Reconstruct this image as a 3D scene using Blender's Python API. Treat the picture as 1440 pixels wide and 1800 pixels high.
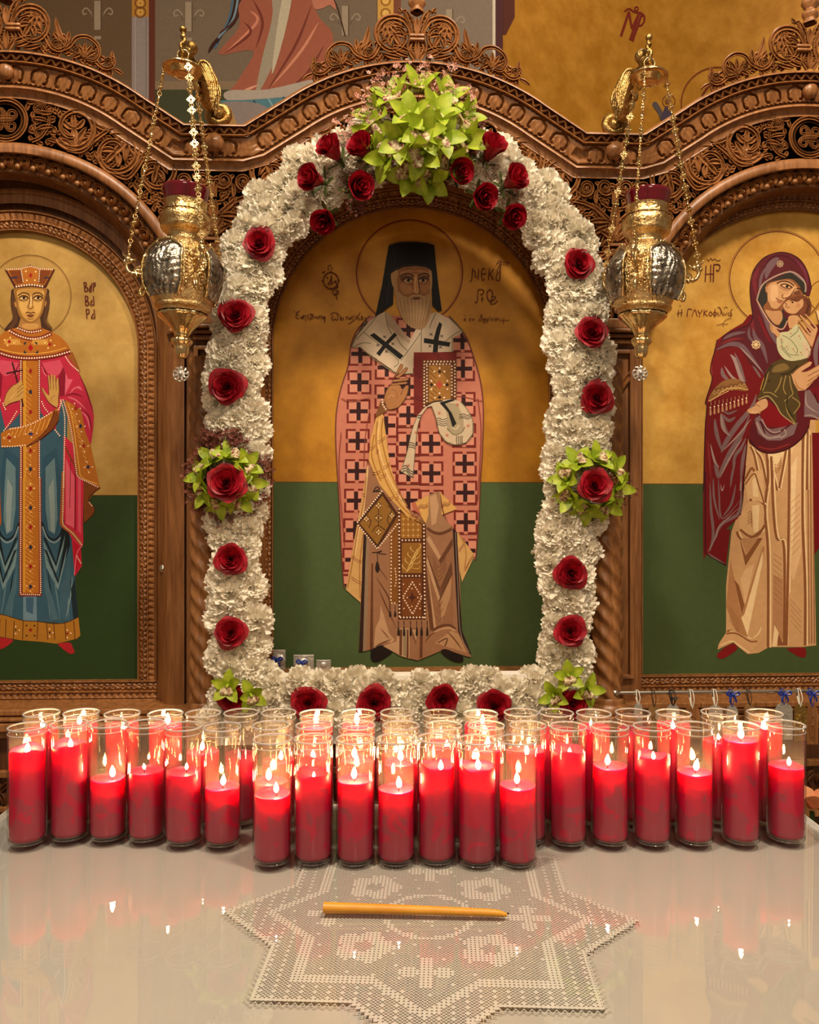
import bpy, bmesh, math, random
import numpy as np
from mathutils import Vector, Matrix, geometry
R = math.radians
sc = bpy.context.scene
COL = sc.collection
for _o in list(bpy.data.objects):
    bpy.data.objects.remove(_o)

# ------------------------------------------------------------------ camera
F = 1412.0            # focal length in pixels of the 1440 x 1800 frame
CAMZ = 1.35
cam_d = bpy.data.cameras.new('camera')
cam = bpy.data.objects.new('camera', cam_d); COL.objects.link(cam)
cam.location = (0, 0, CAMZ); cam.rotation_euler = (R(90), 0, 0)
cam_d.sensor_fit = 'VERTICAL'; cam_d.sensor_height = 36.0; cam_d.lens = 36.0 * F / 1800.0
cam_d.clip_start = 0.02
sc.camera = cam
sc.view_settings.view_transform = 'Standard'
sc.view_settings.look = 'None'
sc.view_settings.gamma = 1.0
sc.view_settings.use_curve_mapping = False
sc.view_settings.exposure = 0.0
sc.cycles.transparent_max_bounces = 32
sc.cycles.max_bounces = 5
sc.cycles.diffuse_bounces = 3
sc.cycles.glossy_bounces = 3
sc.cycles.transmission_bounces = 4
sc.cycles.use_adaptive_sampling = True
sc.cycles.adaptive_threshold = 0.04
sc.cycles.use_denoising = True
sc.cycles.sample_clamp_indirect = 3.0
sc.cycles.caustics_reflective = False
sc.cycles.caustics_refractive = False
# ------------------------------------------------------------------ world
wd = bpy.data.worlds.new('world'); sc.world = wd; wd.use_nodes = True
wd.node_tree.nodes['Background'].inputs[0].default_value = (1.0, 0.74, 0.52, 1)
wd.node_tree.nodes['Background'].inputs[1].default_value = 0.20
# ------------------------------------------------------------------ lamps high under the ceiling, plus added fill lights
def area(name, loc, target, size, power, col):
    d = bpy.data.lights.new(name, 'AREA'); d.shape = 'DISK'; d.size = size; d.energy = power; d.color = col
    o = bpy.data.objects.new(name, d); COL.objects.link(o); o.location = loc
    o.rotation_euler = (Vector(target) - Vector(loc)).to_track_quat('-Z', 'Y').to_euler()
    return o
WARM = (1.0, 0.82, 0.61)
area('ceiling_lamp', (-0.75, 0.32, 4.0), (-0.25, 1.9, 1.1), 0.36, 72, WARM)
area('ceiling_lamp', (0.95, 0.32, 4.0), (0.35, 1.9, 1.1), 0.36, 80, WARM)
area('nave_fill_light', (0.2, -2.6, 3.3), (0.0, 1.9, 1.2), 1.4, 28, WARM)  # unseen fill added behind the camera to soften shade on the screen
area('sanctuary_fill_light', (0.9, 3.1, 4.6), (0.8, 4.2, 2.2), 0.5, 10, WARM)  # unseen light added to brighten the back wall and apse

# ------------------------------------------------------------------ materials
def lin(c):
    c = c / 255.0
    return c / 12.92 if c <= 0.04045 else ((c + 0.055) / 1.055) ** 2.4
def L(r, g, b, k=1.0):
    return (min(lin(r) * k, .95), min(lin(g) * k, .95), min(lin(b) * k, .95), 1)
def newmat(name):
    m = bpy.data.materials.new(name); m.use_nodes = True
    nt = m.node_tree; b = nt.nodes['Principled BSDF']
    return m, nt, b
def N(nt, t, **kw):
    n = nt.nodes.new(t)
    for k, v in kw.items(): setattr(n, k, v)
    return n
def simple(name, col, rough=.5, metal=0, spec=.5, bump=None, vary=None, coat=0):
    m, nt, b = newmat(name)
    b.inputs['Base Color'].default_value = col
    b.inputs['Roughness'].default_value = rough
    b.inputs['Metallic'].default_value = metal
    b.inputs['Specular IOR Level'].default_value = spec
    b.inputs['Coat Weight'].default_value = coat
    b.inputs['Coat Roughness'].default_value = .15
    tc = N(nt, 'ShaderNodeTexCoord')
    if vary:
        col2, scale = vary
        no = N(nt, 'ShaderNodeTexNoise'); no.inputs['Scale'].default_value = scale; no.inputs['Detail'].default_value = 4
        nt.links.new(tc.outputs['Object'], no.inputs['Vector'])
        rp = N(nt, 'ShaderNodeValToRGB')
        rp.color_ramp.elements[0].position = .35; rp.color_ramp.elements[0].color = col
        rp.color_ramp.elements[1].position = .65; rp.color_ramp.elements[1].color = col2
        nt.links.new(no.outputs['Fac'], rp.inputs['Fac']); nt.links.new(rp.outputs['Color'], b.inputs['Base Color'])
    if bump:
        st, scale = bump
        no = N(nt, 'ShaderNodeTexNoise'); no.inputs['Scale'].default_value = scale; no.inputs['Detail'].default_value = 3
        nt.links.new(tc.outputs['Object'], no.inputs['Vector'])
        bp = N(nt, 'ShaderNodeBump'); bp.inputs['Strength'].default_value = st; bp.inputs['Distance'].default_value = .004
        nt.links.new(no.outputs['Fac'], bp.inputs['Height']); nt.links.new(bp.outputs['Normal'], b.inputs['Normal'])
    return m
def wood(name, c1, c2, rough=.36, stretch=(14, 14, 1.3)):
    m, nt, b = newmat(name)
    tc = N(nt, 'ShaderNodeTexCoord'); mp = N(nt, 'ShaderNodeMapping'); mp.inputs['Scale'].default_value = stretch
    nt.links.new(tc.outputs['Object'], mp.inputs['Vector'])
    no = N(nt, 'ShaderNodeTexNoise'); no.inputs['Scale'].default_value = 6; no.inputs['Detail'].default_value = 6
    no.inputs['Distortion'].default_value = .6
    nt.links.new(mp.outputs['Vector'], no.inputs['Vector'])
    rp = N(nt, 'ShaderNodeValToRGB')
    rp.color_ramp.elements[0].position = .32; rp.color_ramp.elements[0].color = c1
    rp.color_ramp.elements[1].position = .7; rp.color_ramp.elements[1].color = c2
    nt.links.new(no.outputs['Fac'], rp.inputs['Fac']); nt.links.new(rp.outputs['Color'], b.inputs['Base Color'])
    b.inputs['Roughness'].default_value = rough
    bp = N(nt, 'ShaderNodeBump'); bp.inputs['Strength'].default_value = .12; bp.inputs['Distance'].default_value = .002
    nt.links.new(no.outputs['Fac'], bp.inputs['Height']); nt.links.new(bp.outputs['Normal'], b.inputs['Normal'])
    return m
M = {}
M['wood'] = wood('carved_wood', L(120, 75, 38), L(164, 112, 66))
M['wood_flat'] = wood('plain_wood', L(114, 70, 34), L(156, 104, 60), .4)
M['wood_dark'] = wood('dark_wood', L(70, 38, 16), L(98, 56, 26), .45)
M['void'] = simple('opening_shade', L(30, 17, 9), .8)
def goldleaf(name, c1, c2, metal, rough, sq=True):
    m, nt, b = newmat(name)
    tc = N(nt, 'ShaderNodeTexCoord')
    no = N(nt, 'ShaderNodeTexNoise'); no.inputs['Scale'].default_value = 9; no.inputs['Detail'].default_value = 8
    no.inputs['Roughness'].default_value = .65
    nt.links.new(tc.outputs['Object'], no.inputs['Vector'])
    rp = N(nt, 'ShaderNodeValToRGB')
    rp.color_ramp.elements[0].position = .35; rp.color_ramp.elements[0].color = c1
    rp.color_ramp.elements[1].position = .68; rp.color_ramp.elements[1].color = c2
    nt.links.new(no.outputs['Fac'], rp.inputs['Fac'])
    out = rp.outputs['Color']
    if sq:
        sx = N(nt, 'ShaderNodeSeparateXYZ'); cb = N(nt, 'ShaderNodeCombineXYZ')
        nt.links.new(tc.outputs['Object'], sx.inputs[0])
        nt.links.new(sx.outputs['X'], cb.inputs['X']); nt.links.new(sx.outputs['Z'], cb.inputs['Y'])
        bk = N(nt, 'ShaderNodeTexBrick'); bk.inputs['Scale'].default_value = 9; bk.offset = .37
        bk.inputs['Color1'].default_value = (.82, .82, .82, 1); bk.inputs['Color2'].default_value = (1, 1, 1, 1)
        bk.inputs['Mortar'].default_value = (.94, .94, .94, 1); bk.inputs['Mortar Size'].default_value = .004
        bk.inputs['Brick Width'].default_value = .75; bk.inputs['Row Height'].default_value = .6
        nt.links.new(cb.outputs[0], bk.inputs['Vector'])
        mx = N(nt, 'ShaderNodeMix', data_type='RGBA', blend_type='MULTIPLY'); mx.inputs[0].default_value = .4
        nt.links.new(out, mx.inputs[6]); nt.links.new(bk.outputs['Color'], mx.inputs[7]); out = mx.outputs[2]
    nt.links.new(out, b.inputs['Base Color'])
    b.inputs['Metallic'].default_value = metal; b.inputs['Roughness'].default_value = rough
    bp = N(nt, 'ShaderNodeBump'); bp.inputs['Strength'].default_value = .1; bp.inputs['Distance'].default_value = .003
    nt.links.new(no.outputs['Fac'], bp.inputs['Height']); nt.links.new(bp.outputs['Normal'], b.inputs['Normal'])
    return m
M['gold_l'] = goldleaf('gold_leaf_pale', L(172, 132, 62), L(204, 166, 92), .25, .5)
M['gold_c'] = goldleaf('gold_leaf_deep', L(166, 110, 14), L(200, 142, 32), .25, .5, False)
M['gold_r'] = goldleaf('gold_leaf_amber', L(186, 132, 42), L(222, 176, 84), .25, .5, False)
M['gold_w'] = goldleaf('gold_apse', L(176, 120, 30), L(206, 150, 56), .35, .42, False)
def paintmat(name, rough=.55):
    m, nt, b = newmat(name)
    at = N(nt, 'ShaderNodeAttribute'); at.attribute_name = 'Col'
    no = N(nt, 'ShaderNodeTexNoise'); no.inputs['Scale'].default_value = 60; no.inputs['Detail'].default_value = 5
    tc = N(nt, 'ShaderNodeTexCoord'); nt.links.new(tc.outputs['Object'], no.inputs['Vector'])
    mr = N(nt, 'ShaderNodeMapRange'); mr.inputs['To Min'].default_value = .86; mr.inputs['To Max'].default_value = 1.12
    nt.links.new(no.outputs['Fac'], mr.inputs['Value'])
    mx = N(nt, 'ShaderNodeMix', data_type='RGBA', blend_type='MULTIPLY'); mx.inputs[0].default_value = 1
    nt.links.new(at.outputs['Color'], mx.inputs[6]); nt.links.new(mr.outputs['Result'], mx.inputs[7])
    nt.links.new(mx.outputs[2], b.inputs['Base Color'])
    b.inputs['Roughness'].default_value = rough; b.inputs['Specular IOR Level'].default_value = .25
    return m
M['paint'] = paintmat('icon_paint')
M['paint_matte'] = paintmat('mural_paint', .8)
M['brass'] = simple('polished_brass', L(240, 214, 158), .2, 1, bump=(.25, 160), vary=(L(224, 186, 120), 18))
M['brass_emb'] = simple('embossed_brass', L(242, 218, 162), .24, 1, bump=(1.0, 240), vary=(L(206, 164, 100), 40))
M['brass_old'] = simple('dull_brass', L(176, 146, 92), .38, 1, bump=(.7, 150), vary=(L(130, 98, 50), 40))
M['silver'] = simple('embossed_silver', L(196, 188, 172), .3, 1, bump=(1.0, 130), vary=(L(120, 112, 100), 60))
M['silver_plain'] = simple('tin_silver', L(196, 190, 180), .36, .6, bump=(.5, 140))
M['chrome'] = simple('chrome', L(225, 215, 200), .12, 1)
M['rod'] = simple('brushed_steel', L(215, 210, 200), .25, 1)
def translucent(name, c1, c2, trans=.35, scale=30, rough=.5, edge=None):
    m, nt, b = newmat(name)
    tc = N(nt, 'ShaderNodeTexCoord'); oi = N(nt, 'ShaderNodeObjectInfo')
    no = N(nt, 'ShaderNodeTexNoise'); no.inputs['Scale'].default_value = scale; no.inputs['Detail'].default_value = 3
    ad = N(nt, 'ShaderNodeVectorMath', operation='ADD')
    nt.links.new(tc.outputs['Object'], ad.inputs[0]); nt.links.new(oi.outputs['Random'], ad.inputs[1])
    nt.links.new(ad.outputs[0], no.inputs['Vector'])
    rp = N(nt, 'ShaderNodeValToRGB')
    rp.color_ramp.elements[0].position = .35; rp.color_ramp.elements[0].color = c1
    rp.color_ramp.elements[1].position = .65; rp.color_ramp.elements[1].color = c2
    nt.links.new(no.outputs['Fac'], rp.inputs['Fac'])
    b.inputs['Roughness'].default_value = rough
    nt.links.new(rp.outputs['Color'], b.inputs['Base Color'])
    tr = N(nt, 'ShaderNodeBsdfTranslucent'); nt.links.new(rp.outputs['Color'], tr.inputs['Color'])
    ms = N(nt, 'ShaderNodeMixShader'); ms.inputs[0].default_value = trans
    nt.links.new(b.outputs[0], ms.inputs[1]); nt.links.new(tr.outputs[0], ms.inputs[2])
    nt.links.new(ms.outputs[0], nt.nodes['Material Output'].inputs['Surface'])
    return m
M['carn'] = translucent('carnation_petal', L(252, 238, 216), L(254, 247, 234), .3, 8)
M['rose'] = translucent('rose_petal', L(128, 8, 24), L(182, 22, 42), .18, 2.5, .42)
M['orchid'] = translucent('orchid_petal', L(140, 168, 22), L(186, 200, 58), .25, 2.5, .5)
M['lip'] = translucent('orchid_lip', L(232, 222, 170), L(120, 26, 30), .15, 9, .5)
M['leaf'] = translucent('green_leaf', L(52, 66, 26), L(82, 98, 40), .2, 30)
M['stem'] = simple('stem', L(70, 62, 34), .6)
M['wax_fl'] = translucent('waxflower_petal', L(214, 134, 116), L(240, 196, 180), .25, 60)
M['wax_br'] = translucent('dried_filler', L(98, 42, 34), L(140, 76, 58), .15, 60)
M['foam'] = simple('white_foam', L(232, 226, 216), .8)
M['redglass'] = simple('ruby_glass', L(92, 4, 20), .08, 0, .6, coat=.6)
M['blue'] = simple('blue_ribbon', L(24, 52, 150), .35)
M['black'] = simple('black_cord', L(22, 22, 26), .5)
M['white'] = simple('white_cord', L(225, 220, 208), .5)
M['cloth'] = simple('white_cloth', L(202, 198, 192), .75, bump=(.12, 40), vary=(L(196, 191, 184), 3))
M['lace'] = simple('lace_thread', L(226, 221, 213), .85)
M['beeswax'] = simple('beeswax', L(226, 158, 44), .4, bump=(.15, 60), vary=(L(214, 142, 34), 20))
M['wick'] = simple('wick', L(40, 28, 22), .9)
# ------------------------------------------------------------------ frames of reference
A0 = R(2.6); D0 = 2.1; K = D0 / F
ISO = Matrix.Translation((0, D0, 0)) @ Matrix.Rotation(A0, 4, 'Z')
CA, SA = math.cos(A0), math.sin(A0)
def I(px, py, w=0.0):
    """photo pixel -> (u, Z) on the screen's own plane, w metres in front of it"""
    dx = (px - 720) / F
    u = (dx * (D0 - w * CA) - w * SA) / (CA - dx * SA)
    t = D0 + u * SA - w * CA
    return u, CAMZ + (900 - py) / F * t
def V(x, y, w=0.0):
    """symmetric screen drawing (x, y) seen at depth offset w -> local point"""
    s = (D0 - w) / D0
    return ((x - 720) * K * s, -w, CAMZ + (900 - y) * K * s)
def T(x, y, w=0.0):
    return ((x - 720) * K, -w, CAMZ + (900 - y) * K)
def IP(px, py, w=0.0):
    u, z = I(px, py, w); return (u, -w, z)
def PW(px, py, Y):
    return ((px - 720) / F * Y, Y, CAMZ + (900 - py) / F * Y)
# ------------------------------------------------------------------ mesh builder
class MB:
    def __init__(s): s.v = []; s.f = []; s.c = []
    def add(s, vs, fs, col=None):
        o = len(s.v); s.v += [tuple(p) for p in vs]
        s.f += [tuple(i + o for i in f) for f in fs]
        if col is not None: s.c += [col] * len(vs)
        return s
    def box(s, x0, x1, y0, y1, z0, z1, bev=0):
        b = bev
        if b <= 0:
            vs = [(x0,y0,z0),(x1,y0,z0),(x1,y1,z0),(x0,y1,z0),(x0,y0,z1),(x1,y0,z1),(x1,y1,z1),(x0,y1,z1)]
            return s.add(vs, [(0,3,2,1),(4,5,6,7),(0,1,5,4),(1,2,6,5),(2,3,7,6),(3,0,4,7)])
        bm = bmesh.new(); bmesh.ops.create_cube(bm, size=1)
        for v in bm.verts:
            v.co = ((x0+x1)/2 + v.co.x*(x1-x0), (y0+y1)/2 + v.co.y*(y1-y0), (z0+z1)/2 + v.co.z*(z1-z0))
        bmesh.ops.bevel(bm, geom=list(bm.edges), offset=b, segments=2, profile=.5, affect='EDGES')
        bm.verts.index_update()
        s.add([v.co[:] for v in bm.verts], [[v.index for v in f.verts] for f in bm.faces]); bm.free(); return s
    def grid(s, rows, closed=False, flip=False):
        n = len(rows[0]); vs = [p for r in rows for p in r]; fs = []
        for i in range(len(rows) - 1):
            for j in range(n if closed else n - 1):
                a, b, c, d = i*n+j, i*n+(j+1) % n, (i+1)*n+(j+1) % n, (i+1)*n+j
                fs.append((a, d, c, b) if flip else (a, b, c, d))
        return s.add(vs, fs)
    def lathe(s, prof, n=24, org=(0,0,0), mod=None):
        rows = []
        for r, z in prof:
            row = []
            for k in range(n):
                t = 2*math.pi*k/n; q = r
                if mod: q = mod(r, z, t)
                row.append((org[0]+q*math.cos(t), org[1]+q*math.sin(t), org[2]+z))
            rows.append(row)
        return s.grid(rows, True)
    def tube(s, pts, rad, n=6, closed=False):
        pts = [Vector(p) for p in pts]; m = len(pts); rows = []
        up = Vector((0, 0, 1))
        prev = None
        for i, p in enumerate(pts):
            if closed: t = pts[(i+1) % m] - pts[i-1]
            else: t = pts[min(i+1, m-1)] - pts[max(i-1, 0)]
            if t.length < 1e-9: t = Vector((0, 0, 1))
            t.normalize()
            if prev is None:
                a = t.cross(up)
                if a.length < .05: a = t.cross(Vector((1, 0, 0)))
            else:
                a = prev - t * prev.dot(t)
                if a.length < 1e-6: a = t.cross(up)
            a.normalize(); prev = a; b = t.cross(a)
            r = rad[i] if isinstance(rad, (list, tuple)) else rad
            rows.append([tuple(p + a*r*math.cos(2*math.pi*k/n) + b*r*math.sin(2*math.pi*k/n)) for k in range(n)])
        if closed: rows.append(rows[0])
        s.grid(rows, True)
        if not closed:
            o = len(s.v)
            s.f.append(tuple(o - n*len(rows) + k for k in range(n)))
            s.f.append(tuple(o - 1 - k for k in range(n)))
        return s
    def sphere(s, c, r, n=10, sq=(1,1,1)):
        prof = [(math.sin(math.pi*i/n), -math.cos(math.pi*i/n)) for i in range(n+1)]
        rows = [[(c[0]+r*sq[0]*q*math.cos(2*math.pi*k/(2*n)), c[1]+r*sq[1]*q*math.sin(2*math.pi*k/(2*n)), c[2]+r*sq[2]*z) for k in range(2*n)] for q, z in prof]
        return s.grid(rows, True)
    def mesh(s, name, mat, smooth=True):
        me = bpy.data.meshes.new(name); me.from_pydata(s.v, [], s.f)
        if smooth: me.polygons.foreach_set('use_smooth', [True]*len(me.polygons))
        if s.c:
            ca = me.color_attributes.new('Col', 'FLOAT_COLOR', 'POINT')
            ca.data.foreach_set('color', [x for c in s.c for x in c])
        me.materials.append(mat); me.update()
        if smooth: me.set_sharp_from_angle(angle=R(68))
        return me
    def build(s, name, mat, parent=None, smooth=True, loc=(0,0,0), label=None):
        o = bpy.data.objects.new(name, s.mesh(name, mat, smooth)); COL.objects.link(o)
        o.location = loc
        if parent is not None: o.parent = parent
        if label: o['label'] = label
        return o
def put(name, me, parent=None, mat=None, loc=None, label=None):
    o = bpy.data.objects.new(name, me); COL.objects.link(o)
    if parent is not None: o.parent = parent
    if mat is not None: o.matrix_local = mat
    elif loc is not None: o.location = loc
    if label: o['label'] = label
    return o
def tag(o, label=None, cat=None, group=None, kind=None):
    if label: o['label'] = label
    if cat: o['category'] = cat
    if group: o['group'] = group
    if kind: o['kind'] = kind
    return o
def thing(name, label, cat, mat=None, group=None):
    o = bpy.data.objects.new(name, None); COL.objects.link(o); o.empty_display_size = .05
    if mat is not None: o.matrix_world = mat
    return tag(o, label, cat, group)
def iso_at(u, w, z): return ISO @ Matrix.Translation((u, -w, z))
def catmull(p, n=6, closed=False):
    m = len(p); out = []
    rng = range(m if closed else m - 1)
    for i in rng:
        if closed: a, b, c, d = p[i-1], p[i], p[(i+1) % m], p[(i+2) % m]
        else: a, b, c, d = p[max(i-1, 0)], p[i], p[i+1], p[min(i+2, m-1)]
        for k in range(n):
            t = k / n
            out.append(tuple(.5*((2*b[j]) + (-a[j]+c[j])*t + (2*a[j]-5*b[j]+4*c[j]-d[j])*t*t + (-a[j]+3*b[j]-3*c[j]+d[j])*t**3) for j in range(len(b))))
    if not closed: out.append(tuple(p[-1]))
    return out
def face_mat(direction, spin=0.0):
    z = Vector(direction).normalized()
    x = Vector((0, 0, 1)).cross(z)
    if x.length < 1e-4: x = Vector((1, 0, 0))
    x.normalize(); y = z.cross(x)
    m = Matrix((x, y, z)).transposed().to_4x4()
    return m @ Matrix.Rotation(spin, 4, 'Z')
# ------------------------------------------------------------------ flat painting, shape over shape
class Art:
    """polygons, strokes and dots traced in photo pixels, each a hair above the last, on a given surface"""
    def __init__(s, mapper, gain=1.0, step=.000004):
        s.map = mapper; s.gain = gain; s.step = step; s.n = 0; s.mb = MB(); s.t = (0, 0, 1)
    def z(s, ox, oy, sc_): s.t = (ox, oy, sc_); return s
    def P(s, p): return (s.t[0] + p[0]/s.t[2], s.t[1] + p[1]/s.t[2])
    def _poly(s, q, col):
        s.n += 1; h = s.n * s.step
        c = L(*col, k=s.gain)
        tris = geometry.tessellate_polygon([[Vector((x, y, 0)) for x, y in q]])
        s.mb.add([s.map(x, y, h) for x, y in q], [t for t in tris], c)
    def fill(s, pts, col, sm=False):
        q = [s.P(p) for p in pts]
        if sm: q = catmull(q, 4, True)
        s._poly(q, col); return s
    def line(s, pts, wd, col, sm=True, closed=False, taper=False):
        q = [s.P(p) for p in pts]
        if sm and len(q) > 2: q = catmull(q, 5, closed)
        s.n += 1; h = s.n * s.step; c = L(*col, k=s.gain); m = len(q); a = []; b = []
        for i in range(m):
            if closed: d = (q[(i+1) % m][0]-q[i-1][0], q[(i+1) % m][1]-q[i-1][1])
            else: d = (q[min(i+1, m-1)][0]-q[max(i-1, 0)][0], q[min(i+1, m-1)][1]-q[max(i-1, 0)][1])
            l = math.hypot(*d) or 1
            ww = wd/2
            if taper: ww *= max(.12, math.sin(math.pi*(i+.4)/(m-.2)))
            nx, ny = -d[1]/l*ww, d[0]/l*ww
            a.append((q[i][0]+nx, q[i][1]+ny)); b.append((q[i][0]-nx, q[i][1]-ny))
        vs = [s.map(x, y, h) for x, y in a+b]
        fs = [(i, (i+1) % m, m+(i+1) % m, m+i) for i in range(m if closed else m-1)]
        s.mb.add(vs, fs, c); return s
    def disc(s, p, r, col, ry=None, n=10):
        x, y = s.P(p); ry = ry or r
        s._poly([(x+r*math.cos(2*math.pi*k/n), y+ry*math.sin(2*math.pi*k/n)) for k in range(n)], col); return s
    def ring(s, p, r, wd, col, ry=None, a0=0, a1=360):
        x, y = s.P(p); ry = ry or r; n = 60
        cl = (a1-a0 >= 360)
        pts = [(x+r*math.cos(R(a0+(a1-a0)*k/n)), y+ry*math.sin(R(a0+(a1-a0)*k/n))) for k in range(n if cl else n+1)]
        t, s.t = s.t, (0, 0, 1); s.line(pts, wd, col, False, cl); s.t = t; return s
    def dots(s, pts, gap, r, col, sm=True):
        q = [s.P(p) for p in pts]
        if sm and len(q) > 2: q = catmull(q, 8)
        d = 0; nxt = 0; s.n += 1; h = s.n*s.step; c = L(*col, k=s.gain)
        for i in range(len(q)-1):
            l = math.hypot(q[i+1][0]-q[i][0], q[i+1][1]-q[i][1])
            while nxt <= d+l and l > 0:
                f = (nxt-d)/l; x = q[i][0]+(q[i+1][0]-q[i][0])*f; y = q[i][1]+(q[i+1][1]-q[i][1])*f
                s.mb.add([s.map(x+r*math.cos(k*math.pi/3), y+r*math.sin(k*math.pi/3), h) for k in range(6)], [tuple(range(6))], c)
                nxt += gap
            d += l
        return s
    def take(s, name, parent, mat=None, label=None):
        """link what was painted so far as one part and go on above it"""
        o = s.mb.build(name, mat or M['paint'], parent, smooth=False, label=label); s.mb = MB(); return o
# ------------------------------------------------------------------ floor and the painted wall of the sanctuary behind
fl = MB().box(-4, 4, -4, 7, -.05, 0).build('floor', simple('stone_floor', L(120, 96, 74), .4, vary=(L(140, 116, 92), 4)), smooth=False)
tag(fl, kind='structure')
YB = 3.7
wb = MB().box(-3.6, PW(884, 0, YB)[0], YB, YB+.12, 0, 5.2).build('wall_back', simple('mural_ground', L(112, 92, 72), .85, vary=(L(104, 84, 66), 3)), smooth=False)
tag(wb, kind='structure')
mA = Art(lambda x, y, h: (lambda p: (p[0], p[1]-.002-h, p[2]))(PW(x, y, YB)), 1.0, .00003)
mA.fill([(-220,-300),(232,-300),(232,160),(-220,160)], (98,76,54))            # panel left
mA.fill([(-220,140),(232,140),(232,420),(-220,420)], (104,80,56))
mA.fill([(-220,160),(232,160),(232,420),(-220,420)], (58,58,38))
mA.fill([(232,30),(262,30),(262,420),(232,420)], (138,126,124))               # grey painted pier
mA.line([(238,30),(238,420)], 1.2, (168,154,146), False)
mA.line([(257,30),(257,420)], 1.2, (110,96,92), False)
mA.fill([(232,-200),(262,-200),(262,30),(232,30)], (168,118,48))              # gold capital
for yy in (6, 22): mA.ring((247,yy), 9, 2.4, (112,68,22)); mA.ring((247,yy), 4, 2, (214,168,84))
mA.fill([(262,-300),(273,-300),(273,420),(262,420)], (92,44,30))
mA.fill([(273,-300),(662,-300),(662,420),(273,420)], (112,96,80))
mA.fill([(273,143),(640,143),(640,158),(273,158)], (128,108,84))
mA.fill([(273,158),(640,158),(640,420),(273,420)], (62,64,42))
mA.fill([(664,-50),(692,-50),(692,42),(664,42)], (196,150,70))
for yy in (2, 24): mA.ring((678,yy), 8, 2.4, (138,92,34)); mA.ring((678,yy), 3, 2, (226,190,110))
mA.fill([(692,-300),(705,-300),(705,200),(692,200)], (116,66,48))
mA.fill([(705,-300),(868,-300),(868,420),(705,420)], (122,108,94))
mA.fill([(866,-300),(871,-300),(871,420),(866,420)], (196,184,168))
mA.fill([(871,-300),(884,-300),(884,420),(871,420)], (70,34,36))
def cross_relief(cx, top, bot):
    mA.fill([(cx-6,top),(cx+6,top),(cx+6,bot),(cx-6,bot)], (150,134,114))
    mA.line([(cx+6,top),(cx+6,bot)], 1.6, (78,62,48), False)
    for sgn in (-1, 1):
        mA.line([(cx+sgn*10,bot-24),(cx+sgn*13,bot-32),(cx+sgn*20,bot-38),(cx+sgn*26,bot-33),(cx+sgn*24,bot-27),(cx+sgn*19,bot-29)], 2.6, (146,130,112))
        mA.line([(cx+sgn*10,bot-20),(cx+sgn*12,bot-28)], 3, (100,84,68), False)
    mA.fill([(cx-6,bot+11),(cx+6,bot+11),(cx+6,bot+17),(cx-6,bot+17)], (150,134,114))
mA.take('painted_panelling', wb, M['paint_matte'])
for cx, tp, bt in ((172, 2, 53), (332, 4, 56), (607, 11, 63), (790, 17, 68)): cross_relief(cx, tp, bt)
mA.take('painted_cross_relief', wb, M['paint_matte'])
# the painted angel of the mural
mA.fill([(400,-60),(420,0),(405,40),(372,78),(368,94),(392,62),(420,30),(432,-60)], (54,26,22), True)
for k in range(4):
    mA.line([(412+k*5,-30),(404+k*4,30),(378+k*3,86-k*9)], 3.2, [(66,100,128),(40,20,20),(110,140,156),(70,38,30)][k])
mA.fill([(432,-60),(560,-60),(556,20),(585,60),(580,110),(560,160),(500,200),(404,176),(420,140),(446,90),(384,96),(420,50),(420,10),(440,-20)], (150,86,66), True)
mA.fill([(470,-60),(520,-60),(500,60),(478,120),(450,168),(462,100),(480,20)], (150,140,122), True)
mA.fill([(496,0),(512,0),(498,70),(478,130)], (182,172,150), True)
for pts, c in (([(560,40),(530,90),(480,150)], (196,130,104)), ([(570,80),(540,130),(490,172)], (112,52,40)), ([(548,10),(520,80),(470,160)], (112,52,40)),
               ([(440,20),(452,40),(400,90)], (196,126,102)), ([(430,40),(440,60),(395,95)], (110,48,38)), ([(576,100),(556,140),(510,180)], (202,140,116)),
               ([(445,0),(462,40),(450,86)], (110,48,38)), ([(455,150),(432,160),(410,176)], (206,148,124))):
    mA.line(pts, 5, c, True, taper=True)
mA.fill([(402,160),(470,158),(560,140),(566,166),(480,196),(402,178)], (164,152,140), True)
mA.fill([(386,178),(440,176),(520,168),(556,150),(560,176),(500,214),(440,196),(420,200),(404,188)], (78,118,130), True)
for k in range(5): mA.line([(420+k*26,180-k*3),(432+k*24,196-k*4)], 3, [(120,158,166),(40,70,84)][k % 2], False)
mA.fill([(396,180),(470,190),(470,260),(380,260),(372,215),(386,200)], (132,120,116), True)
mA.fill([(392,196),(398,190),(406,190),(410,200),(416,225),(386,225),(387,206)], (164,128,78), True)
mA.line([(398,198),(396,222)], 1.5, (104,74,40))
mA.line([(583,-6),(592,10),(598,30),(607,64)], 2.4, (60,38,24))
mA.fill([(548,-20),(572,-20),(588,4),(590,18),(580,10),(566,16),(552,14)], (176,112,90), True)
mA.take('painted_angel', wb, M['paint_matte'])
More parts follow.
